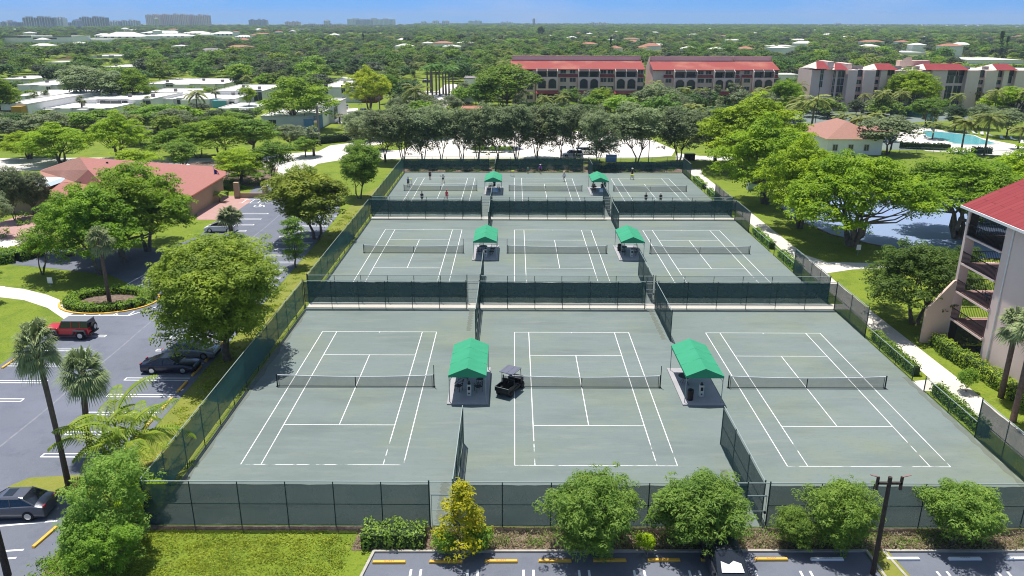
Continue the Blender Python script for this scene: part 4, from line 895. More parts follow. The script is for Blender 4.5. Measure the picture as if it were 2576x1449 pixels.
# ---------- people ----------
def person(loc,rz,label,shirt,short,pose='stand',hat=None,hair=(.03,.02,.015),s=1.0,held=None):
    t=thing('person',label,'person',loc,rz,'people on the back courts',s)
    A={'stand':((.24,.0,1.1),(.26,.06,.82),(-.24,0,1.1),(-.26,.06,.82),(.1,0,.5),(.1,.02,.05),(-.1,0,.5),(-.1,.02,.05),.0),
       'swing':((.3,.16,1.2),(.42,.38,1.3),(-.26,.1,1.1),(-.2,.3,.95),(.16,.12,.52),(.22,.1,.06),(-.14,.02,.5),(-.2,-.22,.06),.08),
       'walk':((.25,-.1,1.1),(.26,.05,.85),(-.25,.12,1.12),(-.24,.3,.92),(.1,.16,.52),(.11,.22,.06),(-.1,-.06,.5),(-.1,-.3,.1),.05),
       'sit':((.24,.05,.82),(.24,.3,.68),(-.24,.05,.82),(-.22,.3,.68),(.13,.42,.48),(.13,.46,.05),(-.13,.42,.48),(-.13,.46,.05),.0)}[pose]
    hz=.93 if pose!='sit' else .5;ln_=A[8]
    V=[(0,0,hz),(0,ln_*.5,hz+.25),(0,ln_,hz+.48),(0,ln_+.01,hz+.60),(0,ln_+.03,hz+.70),(0,ln_+.03,hz+.80),
       (.17,ln_,hz+.46),A[0],A[1],(A[1][0],A[1][1]+.07,A[1][2]-.06),(-.17,ln_,hz+.46),A[2],A[3],(A[3][0],A[3][1]+.07,A[3][2]-.06),
       (.09,0,hz-.05),A[4],A[5],(A[5][0],A[5][1]+.15,A[5][2]-.03),(-.09,0,hz-.05),A[6],A[7],(A[7][0],A[7][1]+.15,A[7][2]-.03)]
    E_=[(0,1),(1,2),(2,3),(3,4),(4,5),(2,6),(6,7),(7,8),(8,9),(2,10),(10,11),(11,12),(12,13),(0,14),(14,15),(15,16),(16,17),(0,18),(18,19),(19,20),(20,21)]
    R_=[.14,.13,.14,.055,.09,.075,.06,.045,.032,.03,.06,.045,.032,.03,.09,.06,.042,.04,.09,.06,.042,.04]
    me=bpy.data.meshes.new('body');me.from_pydata(V,E_,[]);me.materials.append(M['skin']);o=bpy.data.objects.new('body',me);COL.objects.link(o);o.parent=t
    sk=o.modifiers.new('skin','SKIN')
    for i,v in enumerate(me.skin_vertices[0].data): v.radius=(R_[i],R_[i]);v.use_root=(i==0)
    sb=o.modifiers.new('sub','SUBSURF');sb.levels=1;sb.render_levels=1
    sm=mat('shirt_cloth',shirt,rough=.9);pm=mat('shorts_cloth',short,rough=.9)
    b=MB();b.tube([(0,0,hz-.02),(0,ln_*.4,hz+.2),(0,ln_*.9,hz+.44),(0,ln_,hz+.53)],[.165,.155,.175,.08],10)
    for i,j in ((6,7),(10,11)): b.tube([V[i],(.5*V[i][0]+.5*V[j][0],.5*V[i][1]+.5*V[j][1],.5*V[i][2]+.5*V[j][2])],[.085,.07],8)
    b.build('shirt',sm,t,True)
    b=MB();b.tube([(0,0,hz-.06),(0,0,hz+.06)],[.17,.168],10)
    for i,j in ((14,15),(18,19)): b.tube([V[i],(.3*V[i][0]+.7*V[j][0],.3*V[i][1]+.7*V[j][1],.3*V[i][2]+.7*V[j][2])],[.11,.09],8)
    b.build('shorts',pm,t,True)
    hx=(0,ln_+.03,hz+.76)
    b=MB();b.ball((hx[0],hx[1]-.015,hx[2]+.03),.105,10,6,0,(1,1,.95));b.build('hair',mat('hair_col',hair,rough=.8),t,True)
    if hat is not None: b=MB();b.cyl(hx[0],hx[1],hx[2]+.06,hx[2]+.08,.2,12);b.ball((hx[0],hx[1],hx[2]+.07),.115,10,6,0,(1,1,.9));b.build('hat',mat('hat_cloth',hat,rough=.9),t,True)
    b=MB()
    for k in (9,13):
        h=V[k]
        for q in range(4): b.tube([h,(h[0]+(q-1.5)*.02,h[1]+.05,h[2]-.04),(h[0]+(q-1.5)*.022,h[1]+.06,h[2]-.08)],[.01,.009,.007],4)
        b.tube([h,(h[0]+(.035 if k==9 else -.035),h[1]+.03,h[2]-.02)],[.011,.008],4)
    b.build('fingers',M['skin'],t)
    b=MB();b.ball((hx[0],hx[1]+.1,hx[2]-.01),.018,6,4);b.box(-.035,.035,hx[1]+.085,hx[1]+.1,hx[2]-.055,hx[2]-.045);b.build('face',M['skin'],t)
    for k in (17,21):
        b=MB();f=V[k];b.box(f[0]-.05,f[0]+.05,f[1]-.2,f[1]+.08,max(0,f[2]-.05),f[2]+.03);bevel(b.build('shoe',M['plastic_w'],t),.02)
    return t,V
def racket(loc,rz,label,tilt=.6):
    t=thing('tennis_racket',label,'racket',loc,rz);b=MB();d=(math.cos(tilt),0,math.sin(tilt))
    b.tube([(0,0,0),(d[0]*.3,0,d[2]*.3)],.016,6);n=14;b.tube([(d[0]*(.47+.17*math.cos(2*PI*i/n)),.13*math.sin(2*PI*i/n),d[2]*(.47+.17*math.cos(2*PI*i/n))) for i in range(n+1)],.012,5,cap=False)
    b.build('frame',M['black'],t);s=MB();s.poly([(d[0]*(.47+.16*math.cos(2*PI*i/n)),.12*math.sin(2*PI*i/n),d[2]*(.47+.16*math.cos(2*PI*i/n))) for i in range(n)]);s.build('strings',M['chain_grey'],t)
ppl=[(1027,470,-.3,'person in blue shirt and dark shorts beside the left ball cart',(.05,.13,.40),(.02,.02,.04),'walk',None),
(1082,452,PI,'person in black at the far baseline of the back left court',(.02,.02,.025),(.02,.02,.02),'stand',None),
(1115,460,PI,'person in white shirt and dark shorts swinging on the back left court',(.7,.7,.72),(.03,.03,.05),'swing',(.7,.7,.7)),
(1062,509,0,'person in navy seen over the screen at the near end of the back left court',(.02,.03,.09),(.02,.02,.03),'stand',None),
(1124,505,0,'person in pink red outfit on the back left court nearest the viewer',(.75,.07,.12),(.75,.07,.12),'walk',(.6,.1,.12)),
(1328,437,PI,'small person in teal green shirt in the shade on the back centre court',(.05,.38,.28),(.05,.2,.15),'stand',None),
(1343,433,PI,'person in lime green shirt standing with arm raised under the trees',(.35,.75,.10),(.4,.42,.42),'swing',None),
(1359,437,PI,'person in purple shirt and white hat under the trees',(.25,.04,.50),(.03,.03,.05),'walk',(.75,.65,.8)),
(1419,457,.4,'person in white shirt and cap at the far baseline of the back centre court',(.7,.72,.78),(.35,.33,.3),'walk',(.7,.7,.7)),
(1590,447,PI,'person in black shirt and white hat behind the ball cart on the back right court',(.02,.02,.025),(.02,.02,.03),'stand',(.8,.8,.8)),
(1624,512,0,'left one of two dark clad people behind the screen of the back right court',(.02,.02,.025),(.02,.02,.02),'stand',None),
(1661,513,0,'right one of two people behind the screen, with a pale cap',(.03,.03,.04),(.02,.02,.02),'stand',(.6,.6,.6))]
for x,y,rz,lab,sh,so,po,ha in ppl:
    X,Y=at(x,y);tt,V=person((X,Y,.03),rz,lab,sh,so,po,ha,s=.82 if 'small' in lab else 1.0)
    if po=='swing':
        h=V[9];c,s=math.cos(rz),math.sin(rz);racket((X+h[0]*c-h[1]*s,Y+h[0]*s+h[1]*c,h[2]),rz+PI/2,'tennis racket held by the player '+' '.join(lab.split(' ')[1:8]))
person((-3.4,136.2,.16),PI,'person in blue standing under the back left canopy',(.03,.08,.2),(.02,.02,.03),'stand',None)
for dx,lab,sh in ((14.1,'person in pale pink seated at the left under the back right canopy',(.5,.25,.22)),(15.6,'person in dark clothes seated under the back right canopy',(.02,.02,.03)),(16.0,'person in green standing at the right under the back right canopy',(.04,.2,.16))):
    person((dx,136.1 if 'seated' in lab else 135.6,.16),PI-.2,lab,sh,(.03,.03,.05),'sit' if 'seated' in lab else 'stand',None)
def ballcart(x,y,label):
    X,Y=at(x,y);t=thing('ball_cart',label,'ball cart',(X,Y,.02),0,'yellow ball carts on the back courts')
    b=MB();b.box(-.35,.35,-.25,.25,.6,.95);b.build('basket',M['chain_grey'],t);b=MB();n=0
    for i in range(5):
        for j in range(4): b.ball((-.26+.13*i,-.18+.12*j,.95+.02*((i+j)%2)),.07,6,4)
    q=b.build('tennis_balls',mat('ball_yellow',(.65,.75,.05),rough=.9),t);q['kind']='stuff'
    for sx in (-.3,.3):
        for sy in (-.2,.2): l=MB();l.tube([(sx,sy,.05),(sx*.95,sy*.95,.62)],.02,5);l.ball((sx,sy,.05),.05,6,4);l.build('leg',M['galv'],t)
ballcart(1032,464,'yellow ball cart beside the person in blue on the back left court');ballcart(1289,443,'yellow ball cart at the left of the shaded back centre court');ballcart(1590,452,'yellow ball cart on the back right court baseline')
X,Y=at(1410,430);b=MB();b.box(-1.1,1.1,-.09,.09,.03,.13);o=b.build('wooden_plank',mat('plank_wood',(.55,.38,.22),rough=.8),loc=(X,Y,0));o.rotation_euler=(0,0,-.25);tag(o,'pale wooden plank lying in the shade on the back centre court','plank')
# ---------- poles, signs ----------
mk('lamp_brown',(.25,.14,.13),rough=.6)
def lightpole(x,y,ytop,label,arms=True,col='wood_dark',r=.125):
    X,Y=at(x,y);H=top(x,ytop,Y)[1];t=thing('light_pole',label,'pole',(X,Y,0));b=MB();b.tube([(0,0,0),(0,0,H*.5),(0,0,H)],[r*1.15,r,r*.85],8);b.build('pole',M[col],t)
    if arms:
        a=MB();a.box(-.62,.62,-.06,.06,H-.42,H-.30);a.build('crossarm',M[col],t)
        for s in (-1,1):
            a=MB();a.box(s*.62-.06,s*.62+.06,-.06,.06,H-.75,H+.02);a.build('bracket',M[col],t)
            a=MB();a.xprism([(s*.62,H+.0),(s*1.05,H+.12),(s*1.05,H+.145),(s*.62,H+.04)] if s>0 else [(-.62,H+.04),(-1.05,H+.145),(-1.05,H+.12),(-.62,H)],-.05,.05);a.build('lamp_head',M['lamp_brown'],t)
    return t
lightpole(2195,1445,1200,'dark wooden light pole with crossarm on the front grass island')
lightpole(20,1449,1270,'dark wooden pole at the lower left corner beside the grey sedan',arms=False,r=.17)
lightpole(2402,330,300,'thin pole near the pool',False,'wood_dark',.06)
for (x,y,yt,lab,rr) in ((804,364,265,'tall pale utility pole beside the grass island behind the parking lot',.3),(957,308,243,'weathered power pole beside the white pickup trucks',.22),(1044,240,200,'power pole with crossarms left of the royal palms',.16),(2046,345,200,'thin lattice antenna mast by the pool house roof',.09),(1631,408,350,'slim dark lamp pole on the grass behind the oak row',.09)):
    X,Y=at(x,y);H=top(x,yt,Y)[1];t=thing('utility_pole' if 'pow' in lab or 'util' in lab else 'mast',lab,'pole',(X,Y,0));b=MB();b.tube([(0,0,0),(0,0,H)],[rr,rr*.8],8);b.build('pole',M['wood_grey' if rr>.1 else 'steel_dark'],t)
    if rr>.1: a=MB();a.box(-1.2,1.2,-.07,.07,H-.5,H-.35);a.build('crossarm',M['wood_grey'],t)
X,Y=at(546,495);H=top(546,418,Y)[1];t=thing('flagpole','white flagpole with striped flag at the clubhouse entrance','flagpole',(X,Y,0));b=MB();b.tube([(0,0,0),(0,0,H)],[.08,.05],8);b.ball((0,0,H+.08),.11);b.build('pole',M['white_paint'],t)
f=MB()
for i in range(7): f.poly([(.05,0,H-.5-.3*i),(.5,.1,H-.75-.3*i),(.85,-.05,H-1.3-.3*i),(.85,-.05,H-1.55-.3*i),(.5,.1,H-1.0-.3*i),(.05,0,H-.8-.3*i)],i%2)
f.poly([(.05,-.02,H-.5),(.42,.06,H-.7),(.42,.06,H-1.6),(.05,-.02,H-1.5)],2);f.build('flag',[mat('flag_red',(.5,.02,.03)),M['white_paint'],mat('flag_blue',(.02,.03,.2))],t)
def sign(x,y,label,h=1.3):
    X,Y=at(x,y);t=thing('sign',label,'sign',(X,Y,0));b=MB();b.cyl(0,0,0,h,.03,6);b.build('post',M['galv'],t);b=MB();b.box(-.28,.28,-.05,-.03,h-.55,h+.15);b.build('panel',M['white_paint'],t)
sign(129,722,'small white sign panel on the lawn by the left path',1.0);sign(2157,643,'small white sign on the shaded grass by the pond path')
X,Y=at(1892,478);t=thing('utility_box','pale grey green utility box on the grass beside the sidewalk','utility box',(X,Y,0));b=MB();b.box(-.9,.9,-.7,.7,0,1.9);bevel(b.build('cabinet',mat('cab_grey',(.42,.50,.50),rough=.6),t),.06);b=MB();b.box(-.95,.95,-.75,.75,1.9,1.98);b.build('lid',M['galv'],t)
X,Y=at(1734,403);t=thing('dumpster','dark brown bin pair at the corner beyond the back right court','bin',(X,Y,0));b=MB();b.box(-1.1,-.05,-.5,.5,0,1.3);b.box(.05,1.1,-.5,.5,0,1.3);bevel(b.build('body',M['wood_dark'],t),.05);b=MB();b.box(-1.15,1.15,-.55,.55,1.3,1.4);b.build('lid',M['black'],t)
X,Y=at(1536,424);t=thing('banner','blue blank banner on the far fence between oaks','banner',(X,Y-.4,0));b=MB();b.box(-1.1,1.1,-.01,.01,1.4,2.9);b.build('cloth',M['bluew'],t)
b=MB();b.box(-.3,.3,-.3,.3,0,.9);X,Y=at(2162,1340);t=thing('utility_box','small green electric box by the light pole in the front bed','utility box',(X,Y,0));bevel(b.build('cabinet',mat('box_green',(.06,.22,.17),rough=.6),t),.05);b=MB();b.box(-.32,.32,-.32,.32,.9,.96);b.build('lid',M['steel_green'],t)
# ---------- buildings ----------
AVOID=[];SIGHT=[]   # rectangles x0,x1,y0,y1 where no woodland tree stands
def win(par,x,y,z,w,h,name='window',gm='glass_bldg',fr='trim',d=-1,axis='x',mull=True):
    # pane set proud of the wall; axis 'x': wall faces -y ; 'y': wall faces -x
    def bx(b,u0,u1,v0,v1,p0,p1):
        if axis=='x': b.box(u0,u1,y-p1,y-p0,v0,v1)
        else: b.box(x-p1,x-p0,u0,u1,v0,v1)
    c=x if axis=='x' else y
    g=MB();bx(g,c-w/2,c+w/2,z,z+h,.003,.05);o=g.build(name,M[gm],par)
    f=MB();t=.09
    bx(f,c-w/2-t,c+w/2+t,z-t,z,.004,.12);bx(f,c-w/2-t,c+w/2+t,z+h,z+h+t,.004,.12);bx(f,c-w/2-t,c-w/2,z,z+h,.004,.10);bx(f,c+w/2,c+w/2+t,z,z+h,.004,.10)
    if mull: bx(f,c-.03,c+.03,z,z+h,.05,.075)
    f.build('frame',M[fr],o);return o
def arch(par,x,y,z,w,h,name='arched_opening',rail=True,trim='stucco_pinkd',gm='glass_bldg'):
    r=w/2;n=10;p=[(x-r,z),(x+r,z)]+[(x+r*math.cos(PI*i/n),z+h-r*.85+r*.85*math.sin(PI*i/n)) for i in range(n+1)]
    g=MB();g.xprism(p,y-.06,y-.004);o=g.build(name,M[gm],par)
    f=MB();q=[(x+(r+.1)*math.cos(PI*i/n),y-.1,z+h-r*.85+(r*.85+.1)*math.sin(PI*i/n)) for i in range(n+1)]
    f.tube([(x+r+.1,y-.1,z)]+q+[(x-r-.1,y-.1,z)],.13,5,cap=False);f.build('arch_trim',M[trim],o)
    if rail:
        f=MB();f.box(x-r,x+r,y-.2,y-.12,z+.95,z+1.07)
        for i in range(9): f.box(x-r+.1+i*(w-.2)/8-.02,x-r+.1+i*(w-.2)/8+.02,y-.18,y-.14,z,z+.95)
        f.build('railing',M['steel_dark'],o)
    return o
def redblock(X0,X1,Y0,label,bays,zoff=0,group='red roofed apartment blocks',hid=0):
    t=thing('apartment_building',label,'building',(0,0,0),0,group)
    W=MB();ze=12.15+zoff;zr=14.6+zoff;zp=16.15+zoff;run=9.2;D=17
    W.box(X0,X1,Y0,Y0+D,0,ze-.05)
    # gable side walls and the tall back wall
    for x in (X0,X1-.3): W.poly([(x,Y0,ze-.05),(x,Y0+D,ze-.05),(x,Y0+run+1.5,zp),(x,Y0+run-.5,zp),(x,Y0+run-.5,zr)],0);W.poly([(x+.3,Y0,ze-.05),(x+.3,Y0+run-.5,zr),(x+.3,Y0+run-.5,zp),(x+.3,Y0+run+1.5,zp),(x+.3,Y0+D,ze-.05)],0)
    W.box(X0+.3,X1-.3,Y0+run,Y0+run+.4,ze-.05,zp-.06)
    W.build('wall',M['stucco_pink'],t)
    r=MB();ov=.7
    r.poly([(X0-.35,Y0-ov,ze-.12),(X1+.35,Y0-ov,ze-.12),(X1+.35,Y0+run-.02,zr),(X0-.35,Y0+run-.02,zr)]);r.poly([(X0-.35,Y0-ov,ze-.30),(X0-.35,Y0+run-.02,zr-.2),(X1+.35,Y0+run-.02,zr-.2),(X1+.35,Y0-ov,ze-.30)])
    r.box(X0-.35,X1+.35,Y0-ov-.02,Y0-ov+.1,ze-.34,ze-.10)
    r.poly([(X0+.3,Y0+run+.42,zp-.1),(X1-.3,Y0+run+.42,zp-.1),(X1-.3,Y0+D+.5,ze),(X0+.3,Y0+D+.5,ze)])
    r.build('roof',M['roof_red'],t)
    c=MB();c.box(X0-.1,X1+.1,Y0+run-.06,Y0+run+.5,zp-.06,zp+.14);c.box(X0-.1,X1+.1,Y0+run-.06,Y0+run-.01,zr+.02,zr+.22);c.build('parapet_cap',M['stucco_pinkd'],t)
    for (kind,xa,xb) in bays:
        w=xb-xa;xm=(xa+xb)/2
        if kind=='W':
            aw=MB();aw.poly([(xa,Y0-1.3,9.55),(xb,Y0-1.3,9.55),(xb,Y0-.01,10.35),(xa,Y0-.01,10.35)]);aw.box(xa,xb,Y0-1.3,Y0-1.2,9.4,9.54);aw.build('awning',M['roof_red'],t)
            bb=MB();bb.box(xa+.02,xb-.02,Y0-1.1,Y0-.003,.0,9.5);bb.build('bay_wall',M['stucco_tan'],t)
            xs=[xm-w*.24,xm+w*.24] if w>5 else [xm]
            for x in xs: win(t,x,Y0,10.55,1.9,1.35);win(t,x,Y0-1.1,7.75,2.1,1.35);win(t,x,Y0-1.1,5.0,2.1,1.3);win(t,x,Y0-1.1,1.6,2.1,1.4)
        else:
            Yb=Y0-2.3
            bb=MB();bb.box(xa,xb,Yb,Y0-.003,3.9,9.45);bb.box(xa,xa+.25,Yb,Y0-.003,9.45,11.6);bb.box(xm-.12,xm+.12,Yb,Y0-.003,9.45,11.6);bb.box(xb-.25,xb,Yb,Y0-.003,9.45,11.6)
            for x in (xa+.12,xm,xb-.12): bb.box(x-.1,x+.1,Yb-.6,Y0-.003,0,3.88)
            bb.build('balcony_wall',M['stucco_pink'],t)
            for s in (-1,1):
                x=xm+s*w*.24
                arch(t,x,Yb,5.55,w*.36,3.3)
                d=MB();d.box(x-w*.2,x+w*.2,Y0-.05,Y0-.004,9.5,11.7);d.build('balcony_door',M['glass_bldg'],t)
                d=MB();d.box(x-w*.22,x+w*.22,Yb+.02,Yb+.07,10.35,10.45)
                for i in range(9): d.box(x-w*.2+i*w*.05-.02,x-w*.2+i*w*.05+.02,Yb+.03,Yb+.06,9.5,10.35)
                d.build('railing',M['steel_dark'],t)
                p=MB();p.poly([(x-w*.23,Yb-.3,11.45),(x+w*.23,Yb-.3,11.45),(x+w*.23,Y0-.75,12.15),(x-w*.23,Y0-.75,12.15)]);p.poly([(x-w*.23,Yb-.3,11.35),(x-w*.23,Y0-.75,12.05),(x+w*.23,Y0-.75,12.05),(x+w*.23,Yb-.3,11.35)]);p.build('pergola_screen',M['shade_dark'],t)
                for xx in (x-w*.24,x+w*.24): q=MB();q.tube([(xx,Yb-.4,11.42),(xx,Y0-.7,12.2)],.12,4);q.build('rafter',M['trim'],t)
                p=MB();p.box(x-w*.22,x+w*.22,Y0-.06,Y0-.004,.1,3.8);p.build('porch_glazing',M['glass_bldg'],t)
                s_=MB();s_.poly([(x-w*.22,Yb-.55,.1),(x+w*.22,Yb-.55,.1),(x+w*.22,Yb-.55,3.8),(x-w*.22,Yb-.55,3.8)]);s_.build('porch_screen',M['lanai'],t)
            a=MB();a.poly([(xa-.2,Yb-1.0,3.85),(xb+.2,Yb-1.0,3.85),(xb+.2,Yb-.01,4.9),(xa-.2,Yb-.01,4.9)]);a.box(xa-.2,xb+.2,Yb-1.0,Yb-.9,3.65,3.84);a.build('porch_roof',M['roof_red'],t)
    AVOID.append((X0-1,X1+1,Y0-5,Y0+D+5));SIGHT.append((X0/Y0,X1/Y0,Y0,4.8));return t
def px2x(px,Y,z=8):  # x of a photo column at depth Y
    r=ray(px,150);return r[0]/r[1]*Y
YR=289.0
zx=lambda v:px2x(1270+v*.2847,YR)
redblock(zx(60),zx(1235),YR,'long red roofed apartment block left of the pair behind the oak row',[('W',zx(90),zx(270)),('L',zx(280),zx(470)),('W',zx(472),zx(648)),('L',zx(650),zx(840)),('W',zx(842),zx(972)),('L',zx(975),zx(1172)),('W',zx(1174),zx(1233))])
YS=286.5
zy=lambda v:px2x(1270+v*.2847,YS)
redblock(zy(1320),zy(2085),YS,'red roofed apartment block with pink gable end, right of the long one',[('W',zy(1410),zy(1495)),('L',zy(1497),zy(1700)),('W',zy(1702),zy(1848)),('L',zy(1850),zy(2035)),('W',zy(2037),zy(2083))])
redblock(zy(2087),zy(2440),YS+1.5,'short red roofed apartment section at the right end of the row',[('W',zy(2115),zy(2205)),('L',zy(2207),zy(2392)),('W',zy(2394),zy(2438))])
# pink apartment building with flat roof and red roof pieces
def pinkbuilding():
    Y0=268;t=thing('apartment_building','long pinkish four storey building with red roof caps behind the pool palms','building',(0,0,0))
    X=lambda v:px2x(2021+v*.2153,Y0)
    Z=lambda v:top(2300,134+v*.2153,Y0)[1]
    w=MB();ztop=Z(205)
    segs=[(145,385,2.0,0),(385,530,1.0,.0),(530,640,-1.2,0),(715,850,-1.4,0),(640,715,.3,0),(850,915,.3,0),(915,990,-1.0,0),(990,1110,1.2,0),(1110,1520,.2,0),(1520,1700,-.8,0),(1700,1930,1.2,0),(1930,2080,-.8,0),(2080,2150,.6,0),(2150,2290,-.9,0),(2290,2360,.5,0),(2360,2420,-.8,0),(2420,2510,1.0,0),(2510,2900,-.6,0)]
    for a,b_,dy,dz in segs: w.box(X(a)+.003,X(b_)-.003,Y0+dy,Y0+15+.01*a/100,0,ztop+dz+(.02 if dy>0 else .25))
    w.build('wall',M['stucco_pink'],t)
    s=MB();s.poly([(X(145),Y0+14,ztop+.3),(X(2900),Y0+14,ztop+.3),(X(2900),Y0+2.2,ztop+.3),(X(145),Y0+2.2,ztop+.3)][::-1]);s.build('flat_roof',M['roof_w'],t)
    def cap(a,b_,z0,z1,slant,blk=0):
        xa,xb=X(a),X(b_-blk);r=MB();r.poly([(xa,Y0-1.5,z0),(xb,Y0-1.5,z0),(xb-.3,Y0+5,z1),(xa+slant,Y0+5,z1)]);r.poly([(xa+slant,Y0+5.02,z1),(xb-.3,Y0+5.02,z1),(xb,Y0+12,z0),(xa,Y0+12,z0)])
        r.build('roof',M['roof_tile'],t);g=MB();g.poly([(xa+.05,Y0-1.2,z0-.02),(xa+slant+.05,Y0+5,z1-.05),(xa+.05,Y0+11.8,z0-.02)]);g.poly([(xb-.05,Y0-1.2,z0-.02),(xb-.05,Y0+11.8,z0-.02),(xb-.35,Y0+5,z1-.05)])
        if blk: g.box(xb+.01,X(b_),Y0+1.5,Y0+10,z0-.5,z1+.05)
        g.build('gable_wall',M['stucco_pink'],t)
    z1=Z(128)
    cap(150,385,ztop+.6,Z(105),1.9,75);cap(360,600,ztop+.35,z1,2.2,75);cap(860,1105,ztop+.35,z1,1.4);cap(1430,1935,ztop+.35,z1,1.8);cap(2260,2510,ztop+.35,z1,1.6)
    ch=MB();ch.poly([(X(1290),Y0+9,ztop),(X(1425),Y0+9,ztop),(X(1425),Y0+9,Z(55)),(X(1350),Y0+9,Z(62)),(X(1290),Y0+9,Z(110))]);ch.box(X(1290),X(1650),Y0+9.2,Y0+12,ztop,Z(100));ch.build('stair_tower',M['stucco_tan'],t)
    for x in (265,): 
        for zz in (245,325,405): win(t,X(x),Y0+2.0,Z(zz),1.0,2.0)
    for xx,ww in ((400,30),(480,78)):
        for zz in (295,380,470,555): win(t,X(xx),Y0+1.0,Z(zz),(X(xx+ww/2)-X(xx-ww/2)),2.45,'balcony_opening','glass_bldg','stucco_pink')
    for xx in (685,885,2120,2325):
        for zz,k in ((275,1),(360,0),(450,0),(540,0)):
            (arch(t,X(xx),Y0+.3,Z(zz),2.3,2.2,'arched_window',False) if k else win(t,X(xx),Y0+.3,Z(zz),2.3,1.9))
            b=MB();b.box(X(xx)-1.15,X(xx)+1.15,Y0+.1,Y0+.29,Z(zz)-1.0,Z(zz)-.3);b.build('spandrel',M['brownwall'] if 0 else M['stucco_pinkd'],t)
    for xx in (1060,): win(t,X(xx),Y0+1.2,Z(262),2.4,1.8)
    for xx in (1790,1890,2470): arch(t,X(xx),Y0+(1.2 if xx<2400 else 1.0),Z(270),(3.9 if xx==1790 else 2.8),2.5,'arched_loggia')
    for xx,ww in ((1765,105),(1880,90),(2460,80)):
        for zz in (350,465,550,620): win(t,X(xx),Y0+(1.2 if xx<2400 else 1.0),Z(zz),(X(xx+ww/2)-X(xx-ww/2)),2.3,'balcony_opening')
    for i,xx in enumerate((640,690,760,1150,1200,1340,1400,1960,2040,2220)):
        a=MB();x=X(xx);a.box(x-.8,x+.8,Y0+3+i%3,Y0+4.2+i%3,ztop+.31,ztop+1.3);a.build('rooftop_unit',M['roof_grey'],t)
    AVOID.append((X(145)-1,X(2900),Y0-6,Y0+20));SIGHT.append((X(145)/Y0,X(2900)/Y0,Y0,3.5))
pinkbuilding()
# corner block at the right edge, close to the camera
def cornerblock():
    t=thing('apartment_building','close pink apartment block with red tile roof and stacked corner balconies at right edge','building',(0,0,0))
    XF=40.4;YF=67.7;YN=62.3;ze=13.0;D=9;fl=[2.55,5.2,7.85,10.4]
    w=MB()
    w.box(XF+.05,XF+22,48,YN,0,ze-.1)               # solid wall towards the courts
    w.box(XF+4.2,XF+22,YN+.003,YF,0,ze-.1)
    w.build('wall',M['stucco_pink'],t)
    p=MB();p.box(XF-.1,XF+.75,YF-.25,YF+.1,0,ze-.25);p.build('pier',M['stucco_pink'],t)
    g=MB();g.xprism([(XF-2.35,0),(XF-.1,0),(XF-.1,6.1),(XF-.25,6.1),(XF-2.35,3.3)],YF-.22,YF+.05);g.build('wing_wall',M['stucco_tan'],t)
    for z in fl:
        s=MB();s.box(XF-.12,XF+4.19,YN+.003,YF-.26,z-.16,z);s.build('balcony_slab',M['stucco_pink'],t)
        r=MB();r.box(XF-.1,XF-.05,YN+.01,YF-.27,z+1.0,z+1.07);r.box(XF-.1,XF-.05,YN+.01,YF-.27,z+.08,z+.12)
        for i in range(34): y=YN+.1+i*.155;r.box(XF-.09,XF-.06,y-.011,y+.011,z+.12,z+1.0)
        r.box(XF+.8,XF+4.1,YF-.32,YF-.27,z+1.0,z+1.07)
        for i in range(21): x=XF+.85+i*.155;r.box(x-.011,x+.011,YF-.31,YF-.28,z+.02,z+1.0)
        r.build('railing',M['black'],t)
        d=MB();d.box(XF+4.14,XF+4.198,YN+.8,YN+4.2,z+.02,z+2.1);d.build('balcony_door',M['glass_bldg'],t)
        f=MB();f.box(XF,XF+4.1,YN+.05,YF-.35,z+.002,z+.02);f.build('floor_tile',M['pinkpave'],t)
    for z0_,z1_ in ((10.42,ze-.35),(.1,2.35)): s=MB();s.poly([(XF+.02,YN+.02,z0_),(XF+.02,YF-.26,z0_),(XF+.02,YF-.26,z1_),(XF+.02,YN+.02,z1_)]);s.build('lanai_screen',M['lanai'],t)
    b=MB();b.box(XF-.1,XF+4.19,YN+.003,YF+.1,ze-.32,ze-.06);b.build('beam',M['stucco_w'],t)
    r=MB();zr=ze+2.9;xe=XF-.6;run=6.2
    r.poly([(xe,YF+.5,ze-.05),(xe,44,ze-.05),(xe+run,44,zr),(xe+run,YF+.5,zr)]);r.poly([(xe,YF+.5,ze-.2),(xe+run,YF+.5,zr-.15),(xe+run,44,zr-.15),(xe,44,ze-.2)]);r.poly([(xe,YF+.5,ze-.2),(xe,YF+.5,ze-.05),(xe+run,YF+.5,zr),(xe+run,YF+.5,zr-.15)]);r.poly([(xe,YF+.5,ze-.2),(xe,44,ze-.2),(xe,44,ze-.05),(xe,YF+.5,ze-.05)])
    r.build('roof',M['roof_tile'],t)
    f=MB();f.box(xe-.06,xe+.02,44,YF+.5,ze-.26,ze-.04);f.build('fascia',M['stucco_w'],t)
    q=MB();q.poly([(xe+run,44,zr-.1),(xe+26,44,zr-.1),(xe+26,YF,zr-.1),(xe+run,YF,zr-.1)]);q.build('flat_roof',M['roof_w'],t)
    g=MB();g.poly([(XF+.1,YF-.02,ze-.1),(XF+22,YF-.02,ze-.1),(XF+22,YF-.02,zr-.2),(XF+run-.4,YF-.02,zr-.2)]);g.build('gable_wall',M['stucco_pink'],t)
    for a,c in ((XF+1.2,YN+2.6),): chair((a,c,5.21),.5,'small terrace chair on the second balcony of the corner block')
    dp=MB();dp.tube([(XF-.02,61.2,0),(XF-.02,61.2,ze-.3)],.06,6);dp.build('downpipe',M['stucco_w'],t)
    AVOID.append((38,70,40,72))
cornerblock()
